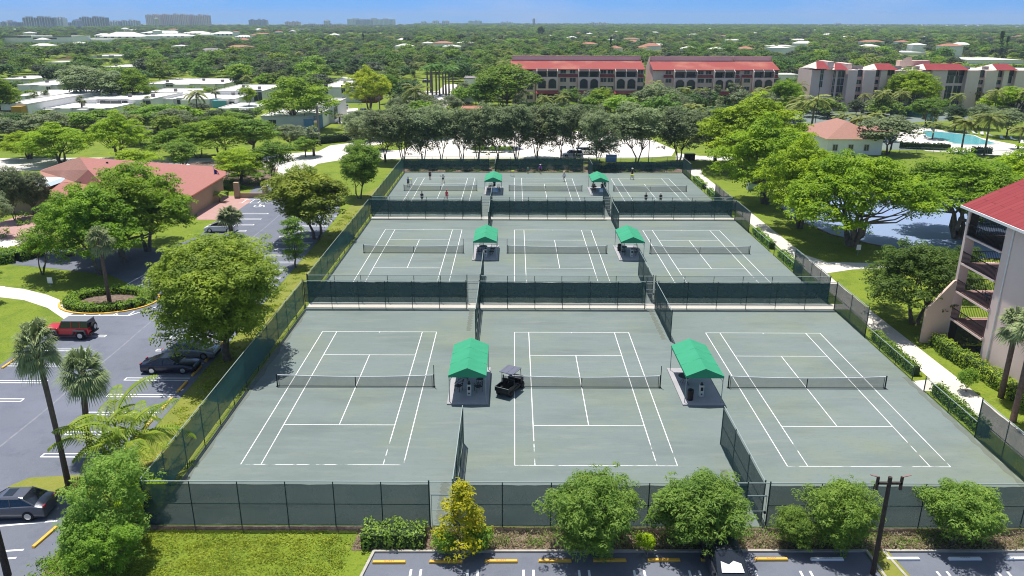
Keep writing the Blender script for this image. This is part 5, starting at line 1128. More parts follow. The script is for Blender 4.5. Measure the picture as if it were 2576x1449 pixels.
# clubhouse
def clubhouse():
    t=thing('clubhouse','low clubhouse with large salmon shingle roof among trees left of the parking lot','building',(0,0,0))
    def q(x,y,z): X,Y=at(x,y,z);return (X,Y,z)
    A=q(200,395,7.6);B=q(567,441,3.6);Cc=q(483,492,3.3);E=q(222,427,6.6);Fv=q(270,475,4.6);G_=q(222,507,3.3);H_=q(130,495,3.3);I_=q(115,463,3.9);J=q(187,458,4.4);K=q(100,430,4.0)
    r=MB();r.poly([A,E,Fv,Cc,B]);r.poly([Cc,Fv,G_]);r.poly([E,J,I_,H_,G_,Fv])
    bk=[(A[0]-4,A[1]+13,3.3),(B[0]-3,B[1]+9,3.3)];r.poly([A,B,bk[1],bk[0]])
    r.build('roof',M['roof_club'],t)
    r=MB();r.poly([A,K,I_,(J[0],J[1],J[2]+.05),E]);r.poly([A,bk[0],(K[0]-3,K[1]+6,3.2),K]);r.build('side_roof',M['roof_brown'],t)
    r=MB();r.poly([(J[0],J[1],J[2]+.1),(J[0]+2.2,J[1]-.4,J[2]+.5),(J[0]+1.6,J[1]-1.6,J[2]+.18)]);r.build('clerestory_vent',M['shade_dark'],t)
    w=MB();w.poly([(Cc[0]-.5,Cc[1]+.6,0),(B[0]-.6,B[1]+.1,0),(B[0]-.6,B[1]+.1,3.45),(Cc[0]-.5,Cc[1]+.6,3.2)]);w.poly([(G_[0],G_[1]+.8,0),(Cc[0]-.5,Cc[1]+.6,0),(Cc[0]-.5,Cc[1]+.6,3.2),(G_[0],G_[1]+.8,3.2)]);w.poly([(H_[0]+.6,H_[1]+1,0),(G_[0],G_[1]+.8,0),(G_[0],G_[1]+.8,3.2),(H_[0]+.6,H_[1]+1,3.2)]);w.poly([(H_[0]+.6,H_[1]+1,0),(H_[0]+.6,H_[1]+1,3.2),(K[0],K[1],3.2),(K[0],K[1],0)]);w.build('wall',M['club_wall'],t)
    f=MB();d=(B[0]-Cc[0],B[1]-Cc[1]);f.tube([(Cc[0],Cc[1],3.22),(B[0],B[1],3.52)],.12,4);f.tube([(G_[0],G_[1],3.2),(Cc[0],Cc[1],3.2)],.12,4);f.build('fascia',M['brownwall'],t)
    for (x,y,z) in ((270,412,6.6),(205,400,7.2),(245,448,5.6)):
        a=q(x,y,z);v=MB();v.cyl(a[0],a[1],z-.4,z+.3,.18,8);v.build('roof_vent',M['black'],t)
    e=MB();ex=(B[0]+2,B[1]-1);e.box(ex[0]-.4,ex[0]+.4,ex[1]-.4,ex[1]+.4,0,2.6);e.box(ex[0]+4.4,ex[0]+5.2,ex[1]-.4,ex[1]+.4,0,2.0);e.box(ex[0]+.4,ex[0]+4.4,ex[1]-.15,ex[1]+.15,0,.8);e.build('entrance_wall',M['club_wall'],t)
clubhouse()
def hiphouse(x0,x1,y0,y1,h,hr,label,rm='roof_terra',wm='stucco_w',group=None,ridge=.5,name='house'):
    t=thing(name,label,'house' if name=='house' else 'building',(0,0,0),0,group)
    w=MB();w.box(x0,x1,y0,y1,0,h);w.build('wall',M[wm],t)
    e=.6;dx=(x1-x0);dy=(y1-y0);k=min(dx,dy)/2*.98;ym=(y0+y1)/2;xm=(x0+x1)/2
    r=MB();a,b_,c,d=(x0-e,y0-e,h),(x1+e,y0-e,h),(x1+e,y1+e,h),(x0-e,y1+e,h)
    if dx>=dy: p,q=(x0+k,ym,h+hr),(x1-k,ym,h+hr);r.poly([a,b_,q,p]);r.poly([b_,c,q]);r.poly([c,d,p,q]);r.poly([d,a,p])
    else: p,q=(xm,y0+k,h+hr),(xm,y1-k,h+hr);r.poly([a,b_,p]);r.poly([b_,c,q,p]);r.poly([c,d,q]);r.poly([d,a,p,q])
    r.poly([d,c,b_,a]);r.build('roof',M[rm],t);return t
# pool house
X0,Y0=at(2010,365);X1,_=at(2105,365)
hp=hiphouse(70.2,82.5,176,194,3.6,3.2,'white pool house with salmon hip roof beside the lattice mast','roof_brown',name='pool_house')
for x in (72,75.5,79): win(hp,x,176,1.0,1.0,1.3)
AVOID.append((68,86,172,200))
hiphouse(-79,-71.5,118,124,4.2,.9,'tan garden building with pale green roof at the left edge beside the clubhouse','tower_mint','club_wall',name='garden_building')
hh=hiphouse(88,95,196,203,2.6,1.6,'small salmon roofed shelter right of the pool house','roof_brown',name='shelter')
# generic flat blocks measured from the photograph
def block(x0,x1,yb,yf,yk,label,wm='stucco_w',rm='roof_w',group=None,Y=None,name='building',cat='building',extras=None,steps=0,slant=0,wins=(),units=0,H=None,av=True):
    xm=(x0+x1)/2
    Y0=Y if Y else at(xm,yb)[1]
    Hh=H if H else top(xm,yf,Y0)[1]
    Y1=at(xm,yk,Hh)[1] if (yk and Hh<HC-1 and yk<yf) else Y0+14
    Y1=min(max(Y1,Y0+6),Y0+45)
    a=top(x0,yf,Y0)[0];b_=top(x1,yf,Y0)[0]
    t=thing(name,label,cat,((a+b_)/2,Y0,0),0,group);hw=(b_-a)/2;D=Y1-Y0
    w=MB();w.box(-hw,hw,0,D,0,Hh-.25)
    for i in range(steps):   # jogged plan : slabs standing proud
        u=-hw+(2*hw)*(i+.15)/steps;w.box(u,u+2*hw/steps*.55,-1.6-.4*(i%2),-.002,0,Hh-.02-.3*(i%2))
    w.build('wall',M[wm],t)
    r=MB();r.box(-hw-.1,hw+.1,-.1,D+.1,Hh-.25,Hh-.1)
    for (p,q,c,d) in ((-hw-.15,hw+.15,-.15,.2),(-hw-.15,hw+.15,D-.2,D+.15),(-hw-.15,-hw+.2,.2,D-.2),(hw-.2,hw+.15,.2,D-.2)): r.box(p,q,c,d,Hh-.3,Hh+.12)
    for i in range(steps):
        u=-hw+(2*hw)*(i+.15)/steps;r.box(u-.1,u+2*hw/steps*.55+.1,-1.7-.4*(i%2),-.16,Hh-.02-.3*(i%2),Hh+.1-.3*(i%2))
    r.build('roof',M[rm],t)
    for (u,z0_,w_,h_,*k) in wins:
        yy=0
        for i in range(steps):
            s0=-hw+(2*hw)*(i+.15)/steps
            if s0<-hw+2*hw*u<s0+2*hw/steps*.55: yy=-1.6-.4*(i%2)
        win(t,-hw+2*hw*u,yy,z0_,w_,h_,fr=(k[0] if k else 'stucco_w'))
    for i in range(units):
        x=-hw+2*hw*(i+.5)/units+rnd.uniform(-1,1);y=D*rnd.uniform(.3,.7);u=MB();u.box(x-.5,x+.5,y-.5,y+.5,Hh-.098,Hh+.9);u.build('rooftop_unit',M['roof_grey'],t)
    if extras: extras(t,hw,D,Hh)
    if av: AVOID.append((a-2,b_+2,Y0-(6 if Y0<420 else 10),Y1+3));SIGHT.append(((a-1)/Y0,(b_+1)/Y0,Y0,Hh*(.5 if Y0<520 else .02)))
    return t
G='white flat roofed two storey flats'
def ochre(t,hw,D,H):
    b=MB();b.box(hw*.2,hw*.95,-3,-.3,0,H-.4);b.build('ochre_wall',M['ochre'],t);b=MB();b.box(-hw,hw*.18,-.06,-.004,.3,H*.62);b.build('window',M['glass_bldg'],t)
def tealw(t,hw,D,H):
    b=MB();b.box(hw*.45,hw*.82,-2.4,-.3,0,H-.4);b.build('teal_wall',M['teal'],t);b=MB();b.box(hw*.83,hw*.98,-.06,-.004,.3,H*.7);b.build('window',M['glass_bldg'],t)
def bluwall(t,hw,D,H):
    b=MB();b.box(hw-.15,hw+.05,-3,D*.5,0,H-.4);b.box(hw*.68,hw,-3.2,-3,0,H-.4);b.build('blue_wall',M['bluew'],t);b=MB();b.box(hw+.052,hw+.1,-2,3,1,H-1);b.build('window',M['glass_bldg'],t)
def brown(t,hw,D,H): b=MB();b.box(hw+.003,hw+5,-.5,D*.5,0,H-.5);b.build('brown_wall',M['brownwall'],t)
block(0,68,302,262,230,'white flat with ochre end wall at the left edge',group=G,extras=ochre)
block(67,280,294,272,256,'long white flats directly right of the ochre wall',group=G,steps=5,units=1,wins=((.75,.6,5,2),(.9,.6,2.4,2)))
block(30,200,264,241,226,'white flats second row at left with tree in front',group=G,steps=3,units=2,wins=((.7,.5,3,1.8),))
block(207,377,279,250,232,'white flats with dark porch and window left of the slim palm',group=G,steps=3,units=3,wins=((.46,.4,7,3.2),(.6,.4,3,2.8),(.93,1.2,3.4,2.6)))
block(338,470,258,238,222,'white flats with teal recess behind the slim palm',group=G,steps=3,units=1,extras=tealw)
block(407,590,270,249,234,'white flats with turquoise wall at the centre left',group=G,steps=4,units=2,extras=tealw,wins=((.25,1,2.2,2),))
block(537,660,257,229,213,'white flats with overhanging roof behind the round green tree',group=G,steps=0,units=2,wins=((.55,.4,2,3),(.9,.4,3,4)))
block(367,563,224,211,197,'wide white flats at the back by the dark trees',group=G,steps=3,units=3,extras=None,wins=((.3,1,3,1.5),))
block(43,143,240,214,196,'white flats behind the little palms at far left',group=G,steps=2,units=2,wins=((.85,1,1.6,2.6),))
block(0,80,210,199,190,'farthest white flats at the left edge',group=G,steps=1,units=1)
block(550,640,282,272,258,'low white flats half hidden by trees at centre left',group=G,steps=2)
block(657,792,330,292,275,'white flats with blue end wall under the tall umbrella tree',group=G,units=1,extras=bluwall,wins=((.2,1,2,2),))
block(797,838,310,262,247,'narrow white flat with dark blue window side by the utility pole',group=G,extras=lambda t,hw,D,H:MB().box(hw+.002,hw+.08,.3,5,1,H-1).build('window',M['glass_bldg'],t))
block(808,908,258,220,203,'tall white flats with two narrow windows and brown side wall',group=G,steps=0,units=2,extras=brown,wins=((.12,3.2,1.3,3),(.55,3.2,1.3,3),(.55,.6,1.3,1.4)))
block(845,905,205,200,194,'low white roof behind the tall white flats',group=G,wins=())
block(1167,1197,220,197,191,'small white shed with grey roof left of the large dark tree','stucco_w','roof_grey',name='shed')
block(1160,1215,285,274,266,'low brick coloured roof behind the oak row','stucco_pinkd','roof_terra')
# middle distance
G2='low white roofs in the wooded belt'
block(257,323,174,169,162,'low white roof with dark units in the trees at left',group=G2,units=2)
block(113,157,160,157,153,'small flat white roof among trees, far left',group=G2)
block(227,303,146,141,137,'white roofed pavilion in the trees at left',group=G2,wins=((.3,.5,4,1.5),(.7,.5,4,1.5)))
block(140,172,150,147,145,'tiny tan and white roof beside the pavilion',group=G2,rm='roof_terra')
X,Y=at(518,162)[0],at(518,162)[1];hiphouse(X-24,X+20,Y,Y+38,3.5,6.5,'large grey hip roof rising from the trees at left','roof_grey','stucco_tan')
block(0,181,108,91,86,'long white parking structure with sloping ramp at far left','stucco_w','concrete',name='parking_structure',wins=((.14,6.5,40,2.2),(.33,6.5,18,2.2),(.62,4.5,30,2),(.86,7,24,2)))
block(182,270,106,99,94,'flat white roofs right of the parking structure','stucco_w','roof_w')
def whitecx(x0,x1,yb,yf,yr,label):
    xm=(x0+x1)/2;Y0=at(xm,yb)[1];a=top(x0,yf,Y0)[0];b_=top(x1,yf,Y0)[0];H=top(xm,yf,Y0)[1];hr=max(3,top(xm,yr,Y0+20)[1]-H);t=hiphouse(a,b_,Y0,Y0+min(40,(b_-a)*.6),H,hr,label,'roof_w','stucco_w','white hip roofed buildings by the garage')
    for u in (.15,.32,.5,.68,.85): win(t,a+(b_-a)*u,Y0,2,(b_-a)*.07,H*.5)
    AVOID.append((a-2,b_+2,Y0-14,Y0+42));SIGHT.append((a/Y0,b_/Y0,Y0,H*.05))
whitecx(250,352,99,92,80,'white hip roofed building with grey bays, leftmost of the white group')
whitecx(372,474,97,91,84,'long low white hip roof in the middle of the white group')
whitecx(352,455,88,83,77,'white roof behind the middle of the white group')
whitecx(460,522,89,84,78,'white building with gable dormers right of the middle')
whitecx(530,590,92,85,79,'white building with arcade toward the right of the white group')
whitecx(590,630,98,93,88,'small white pavilion at the right end of the white group')
whitecx(237,275,97,89,85,'small white annex left of the grey bayed building')
whitecx(305,350,84,80,74,'white turret like roof at the back of the white group')
whitecx(530,585,79,76,73,'low white roof with spire at the back of the group')
block(716,769,83,73,69,'pale office block among trees left of centre','white_win','roof_w')
block(831,876,78,69,65,'red roofed block left of the mint towers','stucco_pinkd','roof_red')
block(820,850,80,76,73,'small red roof beside the red roofed block','stucco_pinkd','roof_red')
block(889,930,80,74,68,'cluster of terracotta roofs below the mint tower','stucco_pinkd','roof_terra')
block(930,969,79,74,67,'second terracotta cluster right of the first','stucco_pinkd','roof_terra')
block(1164,1249,79,77,75,'long thin terracotta roof line in the wood at centre','stucco_pinkd','roof_terra')
block(1252,1275,79,77,75,'short terracotta roof line at centre','stucco_pinkd','roof_terra')
block(2437,2576,161,151,142,'long white roof at the right edge beyond the pink building','stucco_w','roof_w')
block(2272,2330,139,132,127,'white roof in the trees above the pink building','stucco_w','roof_w')
X,Y=at(1857,143);hiphouse(X-8,X+8,Y,Y+14,4,3.5,'small white pavilion roof behind the red roofed row','roof_w','stucco_w')
block(1940,2010,215,188,184,'white low wing right of the red roofed row','stucco_w','roof_w',wins=((.3,2,1.2,1.5),(.6,2,1.2,1.5)))
# skyline towers
GT='towers on the skyline'
def tower(x0,x1,ytop,ybase,label,mt,parts=None,Dp=24):
    xm=(x0+x1)/2;Y=max(1900,min(3900,at(xm,ybase)[1]))
    if ybase<66: Y=3900
    a,H=top(x0,ytop,Y);b_=top(x1,ytop,Y)[0]
    t=thing('high_rise',label,'tower',((a+b_)/2,Y,0),0,GT);hw=(b_-a)/2
    w=MB();w.box(-hw,hw,0,Dp,0,H);w.build('facade',M[mt],t)
    r=MB()
    for (u0,u1,dz) in (parts or ((.1,.25,3),(.5,.62,4),(.75,.86,3))): r.box(-hw+2*hw*u0,-hw+2*hw*u1,3,Dp-3,H+.01,H+dz)
    r.build('roof_housing',M['towerw'],t)
    bl=MB()
    n=max(2,int(2*hw/16))
    for i in range(n): x=-hw+2*hw*(i+.5)/n;bl.box(x-2.2,x+2.2,-2,-.02,0,H*(.97-.05*(i%2)))
    bl.build('balcony_stack',M[mt],t);return t
tower(0,37,56,73,'grey blue tower block at the extreme left of the skyline','tower_blue')
tower(16,23,53.5,73,'slim pale tower in front of the leftmost block','tower_pale')
tower(42,180,56,73,'very long low blue slab on the left skyline','tower_blue')
tower(55,128,44,74,'pale and dark twin slab rising behind the long blue slab','tower_dark')
tower(131,158,46,74,'narrow pale tower right of the twin slab','tower_pale')
tower(180,198,52,74,'small blue tower left of the striped dark tower','tower_blue')
tower(198,264,44,73,'large dark striped tower with pale left edge','tower_dark')
tower(267,300,54,71,'low pale stepped block right of the dark striped tower','tower_pale')
tower(300,345,52,71,'stepped pale apartment block before the gap in the skyline','tower_pale')
tower(365,400,38,69,'left wing of the big pink skyline complex','tower_pink');tower(400,470,36.5,69,'centre wing of the big pink skyline complex','tower_pink');tower(470,524,38.5,69,'right wing of the big pink skyline complex','tower_pink')
tower(625,670,50,70,'lone grey tower right of the pink complex','tower_blue')
tower(716,753,55,68,'low pink block left of the dark slab','tower_pink')
tower(764,874,61,69,'long dark low slab left of the mint tower','tower_dark');tower(814,828,52,69,'small pale tower behind the dark slab','tower_pale')
tower(873,993,48,67,'wide mint and white tower group on the skyline','tower_mint');tower(894,936,51,68,'blue glazed block in front of the mint towers','tower_blue')
tower(1059,1072,55,64,'tiny white tower right of the mint group','tower_pale');tower(1088,1104,53,64,'small pale tower, left of a pair','tower_pale');tower(1112,1130,53,64,'small pale tower, right of a pair','tower_pale')
tower(1178,1212,53,63,'faint pale blocks on the horizon left of centre','tower_mint');tower(1259,1290,56,63,'faint low white blocks on the horizon at centre','tower_mint')
tower(1340,1346,48,62,'single slender tower at the centre of the horizon','tower_dark',((.1,.9,3),))
tower(1483,1530,57,63,'low white horizon blocks right of the slender tower','tower_pale')
tower(2061,2069,62,69,'tiny brown tower on the right horizon','tower_pink');tower(2103,2117,59.5,69,'small violet tower on the right horizon','tower_blue')
tower(2131,2169,65,71,'low brown slab on the right horizon, left one','tower_pink');tower(2176,2224,65,71,'low brown slab on the right horizon, right one','tower_pink')
tower(2302,2342,64,71,'low white hall on the right horizon','tower_pale');tower(2372,2494,65,72,'long white hall at the right horizon','tower_pale');tower(2527,2600,69,77,'dark low slab at the right end of the horizon','tower_dark')
block(2354,2557,84,80,78,'long thin white roof below the right horizon','stucco_w','roof_w')
X,Y=top(394.5,60,2300)[0],2300;t=thing('water_tower','white water tower in front of the pink complex','water tower',(X,Y,0));H=top(394.5,45,2300)[1];b=MB();b.tube([(0,0,0),(0,0,H*.75),(0,0,H*.9)],[3.4,2.8,5],14);b.build('shaft',M['plastic_w'],t);b=MB();b.tube([(0,0,H*.88),(0,0,H*.97),(0,0,H)],[6,6.5,2],16);b.build('tank',M['plastic_w'],t)
# ---------- trees set one by one ----------
WK={'umbA':1.12,'umbB':1.15,'umbD':1.22,'umbE':1.22,'midA':1.15,'midB':1.15,'midC':1.2,'greyA':1.15,'oakA':1.12,'oakB':1.12,'oakC':1.12}
def TT(key,xb,yb,yt,w,label,group=None,**k): return T(key,xb,yb,yt,w*WK.get(key,1),label,group,fudge=1.06 if key[:3] in ('umb','mid') else 1,**k)
TT('ficA',572,905,590,400,'huge round ficus with yellow tips overhanging the left lot and fence')
TT('ficB',795,602,432,250,'yellow tipped ficus with forked trunk beside the middle side fence')
TT('slim',745,672,556,88,'slender green tree in front of the yellow tipped ficus',crown_m='lf_mid')
TT('ficB',905,500,366,130,'green tree by the far side fence near the oak row',crown_m='lf_mid')
GU='umbrella crowned trees by the clubhouse'
TT('umbD',372,632,430,235,'dark umbrella tree closest to the lawn strip by the clubhouse',GU)
TT('umbE',312,660,447,230,'dark umbrella tree in the middle of the three by the clubhouse',GU)
TT('umbD',255,690,490,240,'dark umbrella tree over the side driveway behind the fan palm',GU)
TT('umbE',180,640,500,130,'leftmost part of the umbrella grove by the patio',GU)
TT('airy',108,690,588,120,'small leaning open tree with bare forked trunk on the left lawn')
TT('ficB',38,555,428,82,'pale green round tree left of a pair in front of the clubhouse',crown_m='lf_grey')
TT('ficB',88,545,440,85,'pale green round tree right of a pair in front of the clubhouse',crown_m='lf_grey')
TT('greyA',-8,595,470,95,'grey green tree cut by the left edge near the patio')
TT('midA',-20,760,650,70,'dark tree just entering the left edge above the path',crown_m='lf_mid')
# right side
GB='big bright spreading trees between sidewalk and pond'
TT('umbA',2143,618,405,345,'biggest bright umbrella tree with thick trunk at the pond edge',GB)
TT('umbB',2012,574,372,205,'bright umbrella tree just left of the biggest one at the pond',GB)
TT('umbB',1925,512,318,250,'bright tree nearest the sidewalk behind the utility box',GB)
TT('umbA',2410,600,405,310,'umbrella tree with bare limbs against the water at right',GB,crown_m='lf_umb')
TT('umbB',2545,560,395,190,'bright tree at the right edge above the tile roof',GB)
TT('umbB',1880,430,262,250,'bright green tree behind the far right corner of the courts',GB)
TT('umbE',1800,412,275,130,'darker tree at the back right court corner',None,crown_m='lf_oak')
TT('umbD',2300,815,632,250,'low dark spreading tree beside the corner apartment block',None,crown_m='lf_deep')
TT('umbE',2395,740,622,120,'dark spreading tree touching the corner apartment block',None,crown_m='lf_deep')
TT('midB',2232,388,294,160,'round dark tree with low forked trunk on the lawn by the pool',None,crown_m='lf_oak')
# oak row
GO='row of grey green oaks behind the courts'
oaks=[(928,377,286,100,'leftmost oak by the street corner'),(970,408,272,110,'second oak from the left with forked trunk'),(1014,410,262,112,'third oak from the left'),(1063,410,262,110,'fourth oak from the left'),(1109,408,270,90,'fifth oak, thin double trunk'),(1163,408,268,90,'sixth oak with y shaped trunk'),(1204,406,264,90,'seventh oak behind the back left canopy'),(1252,406,262,100,'eighth oak, just left of centre'),(1299,408,258,105,'ninth oak at the centre'),(1351,398,256,110,'tenth oak with wide v trunk'),(1411,402,262,95,'eleventh oak left of the white cars'),(1446,402,262,95,'twelfth oak in front of the white cars'),(1504,421,268,100,'thirteenth oak by the grass edge'),(1600,415,262,135,'fourteenth oak with three stems on the lawn'),(1705,411,265,135,'fifteenth oak at the back right corner')]
for i,(x,y,yt,w,l) in enumerate(oaks): TT(('oakA','oakB','oakC')[i%3],x,y,yt-2,w*1.12,l+' of the row',GO)
for i,(x,y,yt,w,l) in enumerate([(960,350,285,95,'oak behind the row at its left end'),(1085,345,262,110,'oak behind the row above the street'),(1215,372,275,80,'oak clump on the planted circle behind the row'),(1240,372,280,70,'second oak on the planted circle'),(1270,372,270,90,'third oak on the planted circle'),(900,352,275,90,'olive oak left of the row by the lawn')]): TT('oakC' if i%2 else 'oakA',x,y,yt,w,l,'oaks behind the row')
for i in range(5):
    X,Y=at(1195+i*22,383);plant('bush',(X,Y),1.5,2.2,label='clipped bush on the planted circle behind the oak row, %s from the left'%('first','second','third','fourth','fifth')[i],group='bushes on the planted circle',cat='bush',name='bush')
for i in range(14):  # dark bushes added to deepen the shaded band under the oaks
    plant('bush',(-20+i*3.6,155.4+(i%3)*.5),1.5,3.2,label='dark bush added to deepen the shade band just behind the far fence',group='bushes behind the far fence',cat='bush',name='bush',crown_m='lf_dark')
# left middle belt
GM='shade trees between the street and the flats'
for i,(k,x,y,yt,w,l,m) in enumerate([
('umbB',155,412,322,165,'yellow green umbrella tree left of the clubhouse roof peak','lf_bright'),
('umbA',75,400,335,120,'yellow green tree further left of the clubhouse','lf_bright'),
('umbB',300,404,297,135,'tall yellow green tree behind the clubhouse roof','lf_bright'),
('midC',340,440,382,115,'low bright tree in front of the street by the clubhouse roof','lf_bright'),
('midC',440,400,330,120,'green tree over the street right of the yellow green one',None),
('midC',500,398,318,120,'green tree behind the clubhouse roof end',None),
('midB',465,440,352,100,'small green tree at the tree bed left part',None),
('midC',560,395,300,150,'broad green tree at centre left above the street',None),
('umbE',610,462,378,140,'umbrella tree by the flagpole at the clubhouse end','lf_bright'),
('midA',640,392,300,150,'large green tree right of the broad green one',None),
('midB',690,455,355,120,'green tree at the tree bed beside the street',None),
('midA',580,330,282,120,'bushy tree below the turquoise walled flats',None),
('greyA',105,345,286,110,'grey green tree in front of the ochre walled flats','lf_grey'),
('greyA',150,340,278,80,'second grey green tree in front of the flats',None),
('greyA',210,336,290,90,'third grey green tree in front of the flats',None),
('midB',260,330,276,110,'fourth tree in front of the flats, greener',None),
('greyA',320,335,282,110,'fifth grey tree in front of the flats',None),
('midA',400,330,265,110,'dark leafy tree under the dark porch flats',None),
('greyA',440,340,272,100,'grey leafy tree beside the dark leafy one',None),
('greyA',500,318,280,90,'pale tree below the centre left flats','lf_mid'),
('greyA',730,372,312,95,'silvery tree left of the utility pole',None),
('midB',770,395,345,80,'low tree at the planted island left of the utility pole',None),
('greyA',30,350,300,100,'grey tree at far left below the ochre wall',None),
('greyA',355,365,315,90,'grey tree with visible trunk above the street',None),
('midC',755,328,206,165,'tall flat topped umbrella tree in front of the blue end wall',None),
('midB',627,275,217,52,'round yellow green tree in front of the white flats','lf_bright'),
('greyA',220,262,164,160,'wide grey green tree between the rows of flats','lf_oak'),
('greyA',130+170,262,176,120,'grey green tree joined to the wide one between the flats','lf_oak'),
('midC',340,262,180,90,'greener tree at the right end of the grove between the flats','lf_umb'),
('umbE',5,300,198,85,'dark flat topped tree at the left edge by the ochre wall',None),
('umbB',932,282,182,110,'airy yellow green tree beside the tall white flats','lf_yel'),
('midA',982,262,188,58,'round blue green tree right of the airy yellow one',None),
('midA',1275,288,163,165,'very large dark green tree left of the long red roof',None),
('midB',1215,290,205,90,'green tree left of the very large dark one',None),
('greyA',1050,305,232,110,'green tree beyond the oak row at the side street',None),
('greyA',1130,300,240,90,'pale tree in front of the royal palms',None),
('midB',1170,258,205,40,'thin tree between royal palms and shed','lf_grey'),
('greyA',1000,300,245,50,'small tree by the side street lawn',None),
('midB',1510,292,222,60,'leafy bright tree in front of the long red roofed block','lf_bright'),
('greyA',1650,300,208,120,'grey tree in the gap between the two red roofed blocks','lf_oak'),
('greyA',1690,300,225,90,'second grey tree in the gap between red roofed blocks',None),
('umbE',1975,300,203,80,'yellow green umbrella tree at the right end of the red row','lf_umb'),
('greyA',1930,300,232,90,'feathery grey tree before the right red roof section',None),
('midA',2052,235,178,80,'grey green tree left of the pink building','lf_grey'),
('umbA',2290,285,183,130,'large bright umbrella tree before the pink building',None),
('umbB',2375,268,180,110,'dark round crown behind the bright one at the pink building','lf_dark'),
('umbA',2560,290,226,160,'bright umbrella tree at the right edge before the pink building',None),
('midB',2335,318,246,100,'bushy tree in front of the pink building by the pool',None),
('midB',2400,330,265,70,'dark shrubby tree behind the pool deck','lf_dark'),
('midB',2530,345,275,110,'dark bushy tree behind the pool chairs','lf_oak'),
('midB',2460,325,262,80,'bushy tree between the two pool palms','lf_oak'),
('midB',1790,250,205,70,'tree behind the pergolas of the red row',None),
]): TT(k,x,y,yt,w,l,GM,crown_m=m)
# palms
GP='fan palms';GC='coconut palms'
def palm(key,xb,yb,yc,label,group,k=1.0,rz=None,W=None):
    X,Y=at(xb,yb);H=top(xb,yc,Y)[1];kind,tm,cm,h0,w0,cn=PROTO[key];R0=w0/2
    hh=h0-(R0 if 'fan' in kind else w0/1.7*.45)
    return plant(key,(X,Y),H*h0/hh,(W*math.hypot(Y,HC)/F if W else w0*k),rz,label,group,cat='palm')
palm('sabalN',173,1222,868,'tallest fan palm with long bare trunk in front of the left lot',GP,rz=2.9 if 0 else 0,W=122)
palm('sabalN2',228,1135,935,'shorter leaning fan palm beside the tallest one at left',GP,rz=0,W=134)
palm('sabalM',276,760,603,'slim fan palm in the hedged island of the left lot',GP,W=78)
palm('sabalS',583,597,543,'short fan palm in the lot next to the white hatchback',GP,W=80)
palm('sabalM',2517,1000,815,'fan palm with thin trunk in front of the corner block',GP,rz=.5,W=112)
palm('sabalM',2548,1060,830,'second fan palm leaning beside the first at the corner block',GP,rz=2.2,W=120)
TT('clump',322,1215,1012,255,'feathery palm clump with yellowing fronds beside the fence corner',cat='palm')
TT('shrubL',262,1425,1205,275,'tall bushy shrub filling the lower left corner by the fence',crown_m='lf_lance')
TT('shrubL',335,1310,1215,130,'green shrub below the feathery palm clump',crown_m='lf_bright')
TT('shrubL',235,1470,1330,190,'dark lower shrub at the bottom left edge of the bed',crown_m='lf_mid')
TT('smallp',553,508,480,42,'small yellow green palm at the foot of the flagpole',cat='palm')
TT('smallp',78,527,500,55,'feathery palm beside the clubhouse patio',cat='palm')
for (x,y,yc,w,l) in ((2417,384,308,78,'left coconut palm at the pool lawn'),(2475,392,300,84,'right coconut palm at the pool lawn'),(2158,375,302,70,'coconut palm behind the pool house'),(2040,330,252,90,'tall dark coconut palm by the mast'),(2010,318,262,80,'coconut palm left of the mast'),(2120,330,290,66,'coconut palm between pool house and far court'),(1985,330,280,70,'coconut palm left of the pool house'),(498,300,238,58,'coconut palm before the turquoise walled flats'),(2085,290,262,60,'coconut palm right of the mast'),(2560,375,325,70,'coconut palm at the right edge by the pool'),(1740,310,268,62,'bushy coconut palm at the end of the red row'),(2345,350,312,60,'leaning coconut palm behind the pool deck'),(2200,335,290,50,'small coconut palm by the shelter')): palm('coco' if w>60 and y>330 else 'cocoF',x,y,yc,l,GC,W=w)
for i,(x,y,yc) in enumerate([(1076,240,172),(1088,243,168),(1098,238,170),(1106,241,166),(1115,236,172),(1122,240,168),(1130,243,175),(1140,236,172),(1084,232,170)]): palm('royal',x,y,yc,'royal palm with smooth trunk in the cluster beside the side street',"royal palms by the side street",W=40)
for (x,y,yc,l) in ((377,275,247,'slim fan palm before the flats with dark porch'),(210,292,250,'leaning fan palm before the long white flats'),(546,268,228,'fan palm in front of overhanging white flats'),(855,310,290,'palm on the lawn by the narrow flat'),(875,322,300,'small palm on the lawn by the parked cars'),(790,392,330,'fan palm at the foot of the utility pole'),(1450,262,230,'left fan palm before the long red roofed block'),(1475,268,236,'right fan palm before the long red roofed block'),(1530,262,225,'fan palm before the red block loggia'),(1775,272,228,'fan palm before the right red block, first'),(1800,270,222,'fan palm before the right red block, second'),(1835,272,218,'fan palm before the right red block, third'),(1858,272,224,'fan palm before the right red block, fourth'),(1900,270,235,'fan palm before the short red section'),(1720,268,232,'fan palm before the pink gable'),(2200,290,240,'pale fan palm left of the pair at the pink building'),(2222,290,236,'pale fan palm right of the pair at the pink building'),(2240,296,252,'third pale fan palm at the pink building'),(2415,272,226,'fan palm before the pink loggias'),(2440,274,232,'second fan palm before the pink loggias'),(2465,272,236,'third fan palm before the pink loggias'),(2497,262,220,'single tall fan palm at the right of the pink building'),(2260,330,300,'low fan palm behind the far court'),(1560,275,244,'low fan palm before the long red block'),(118,262,232,'little palm before the farthest flats'),(90,264,236,'second little palm before the farthest flats')): palm('sabalF',x,y,yc,l,GP,k=1.15)
rp=random.Random(5)
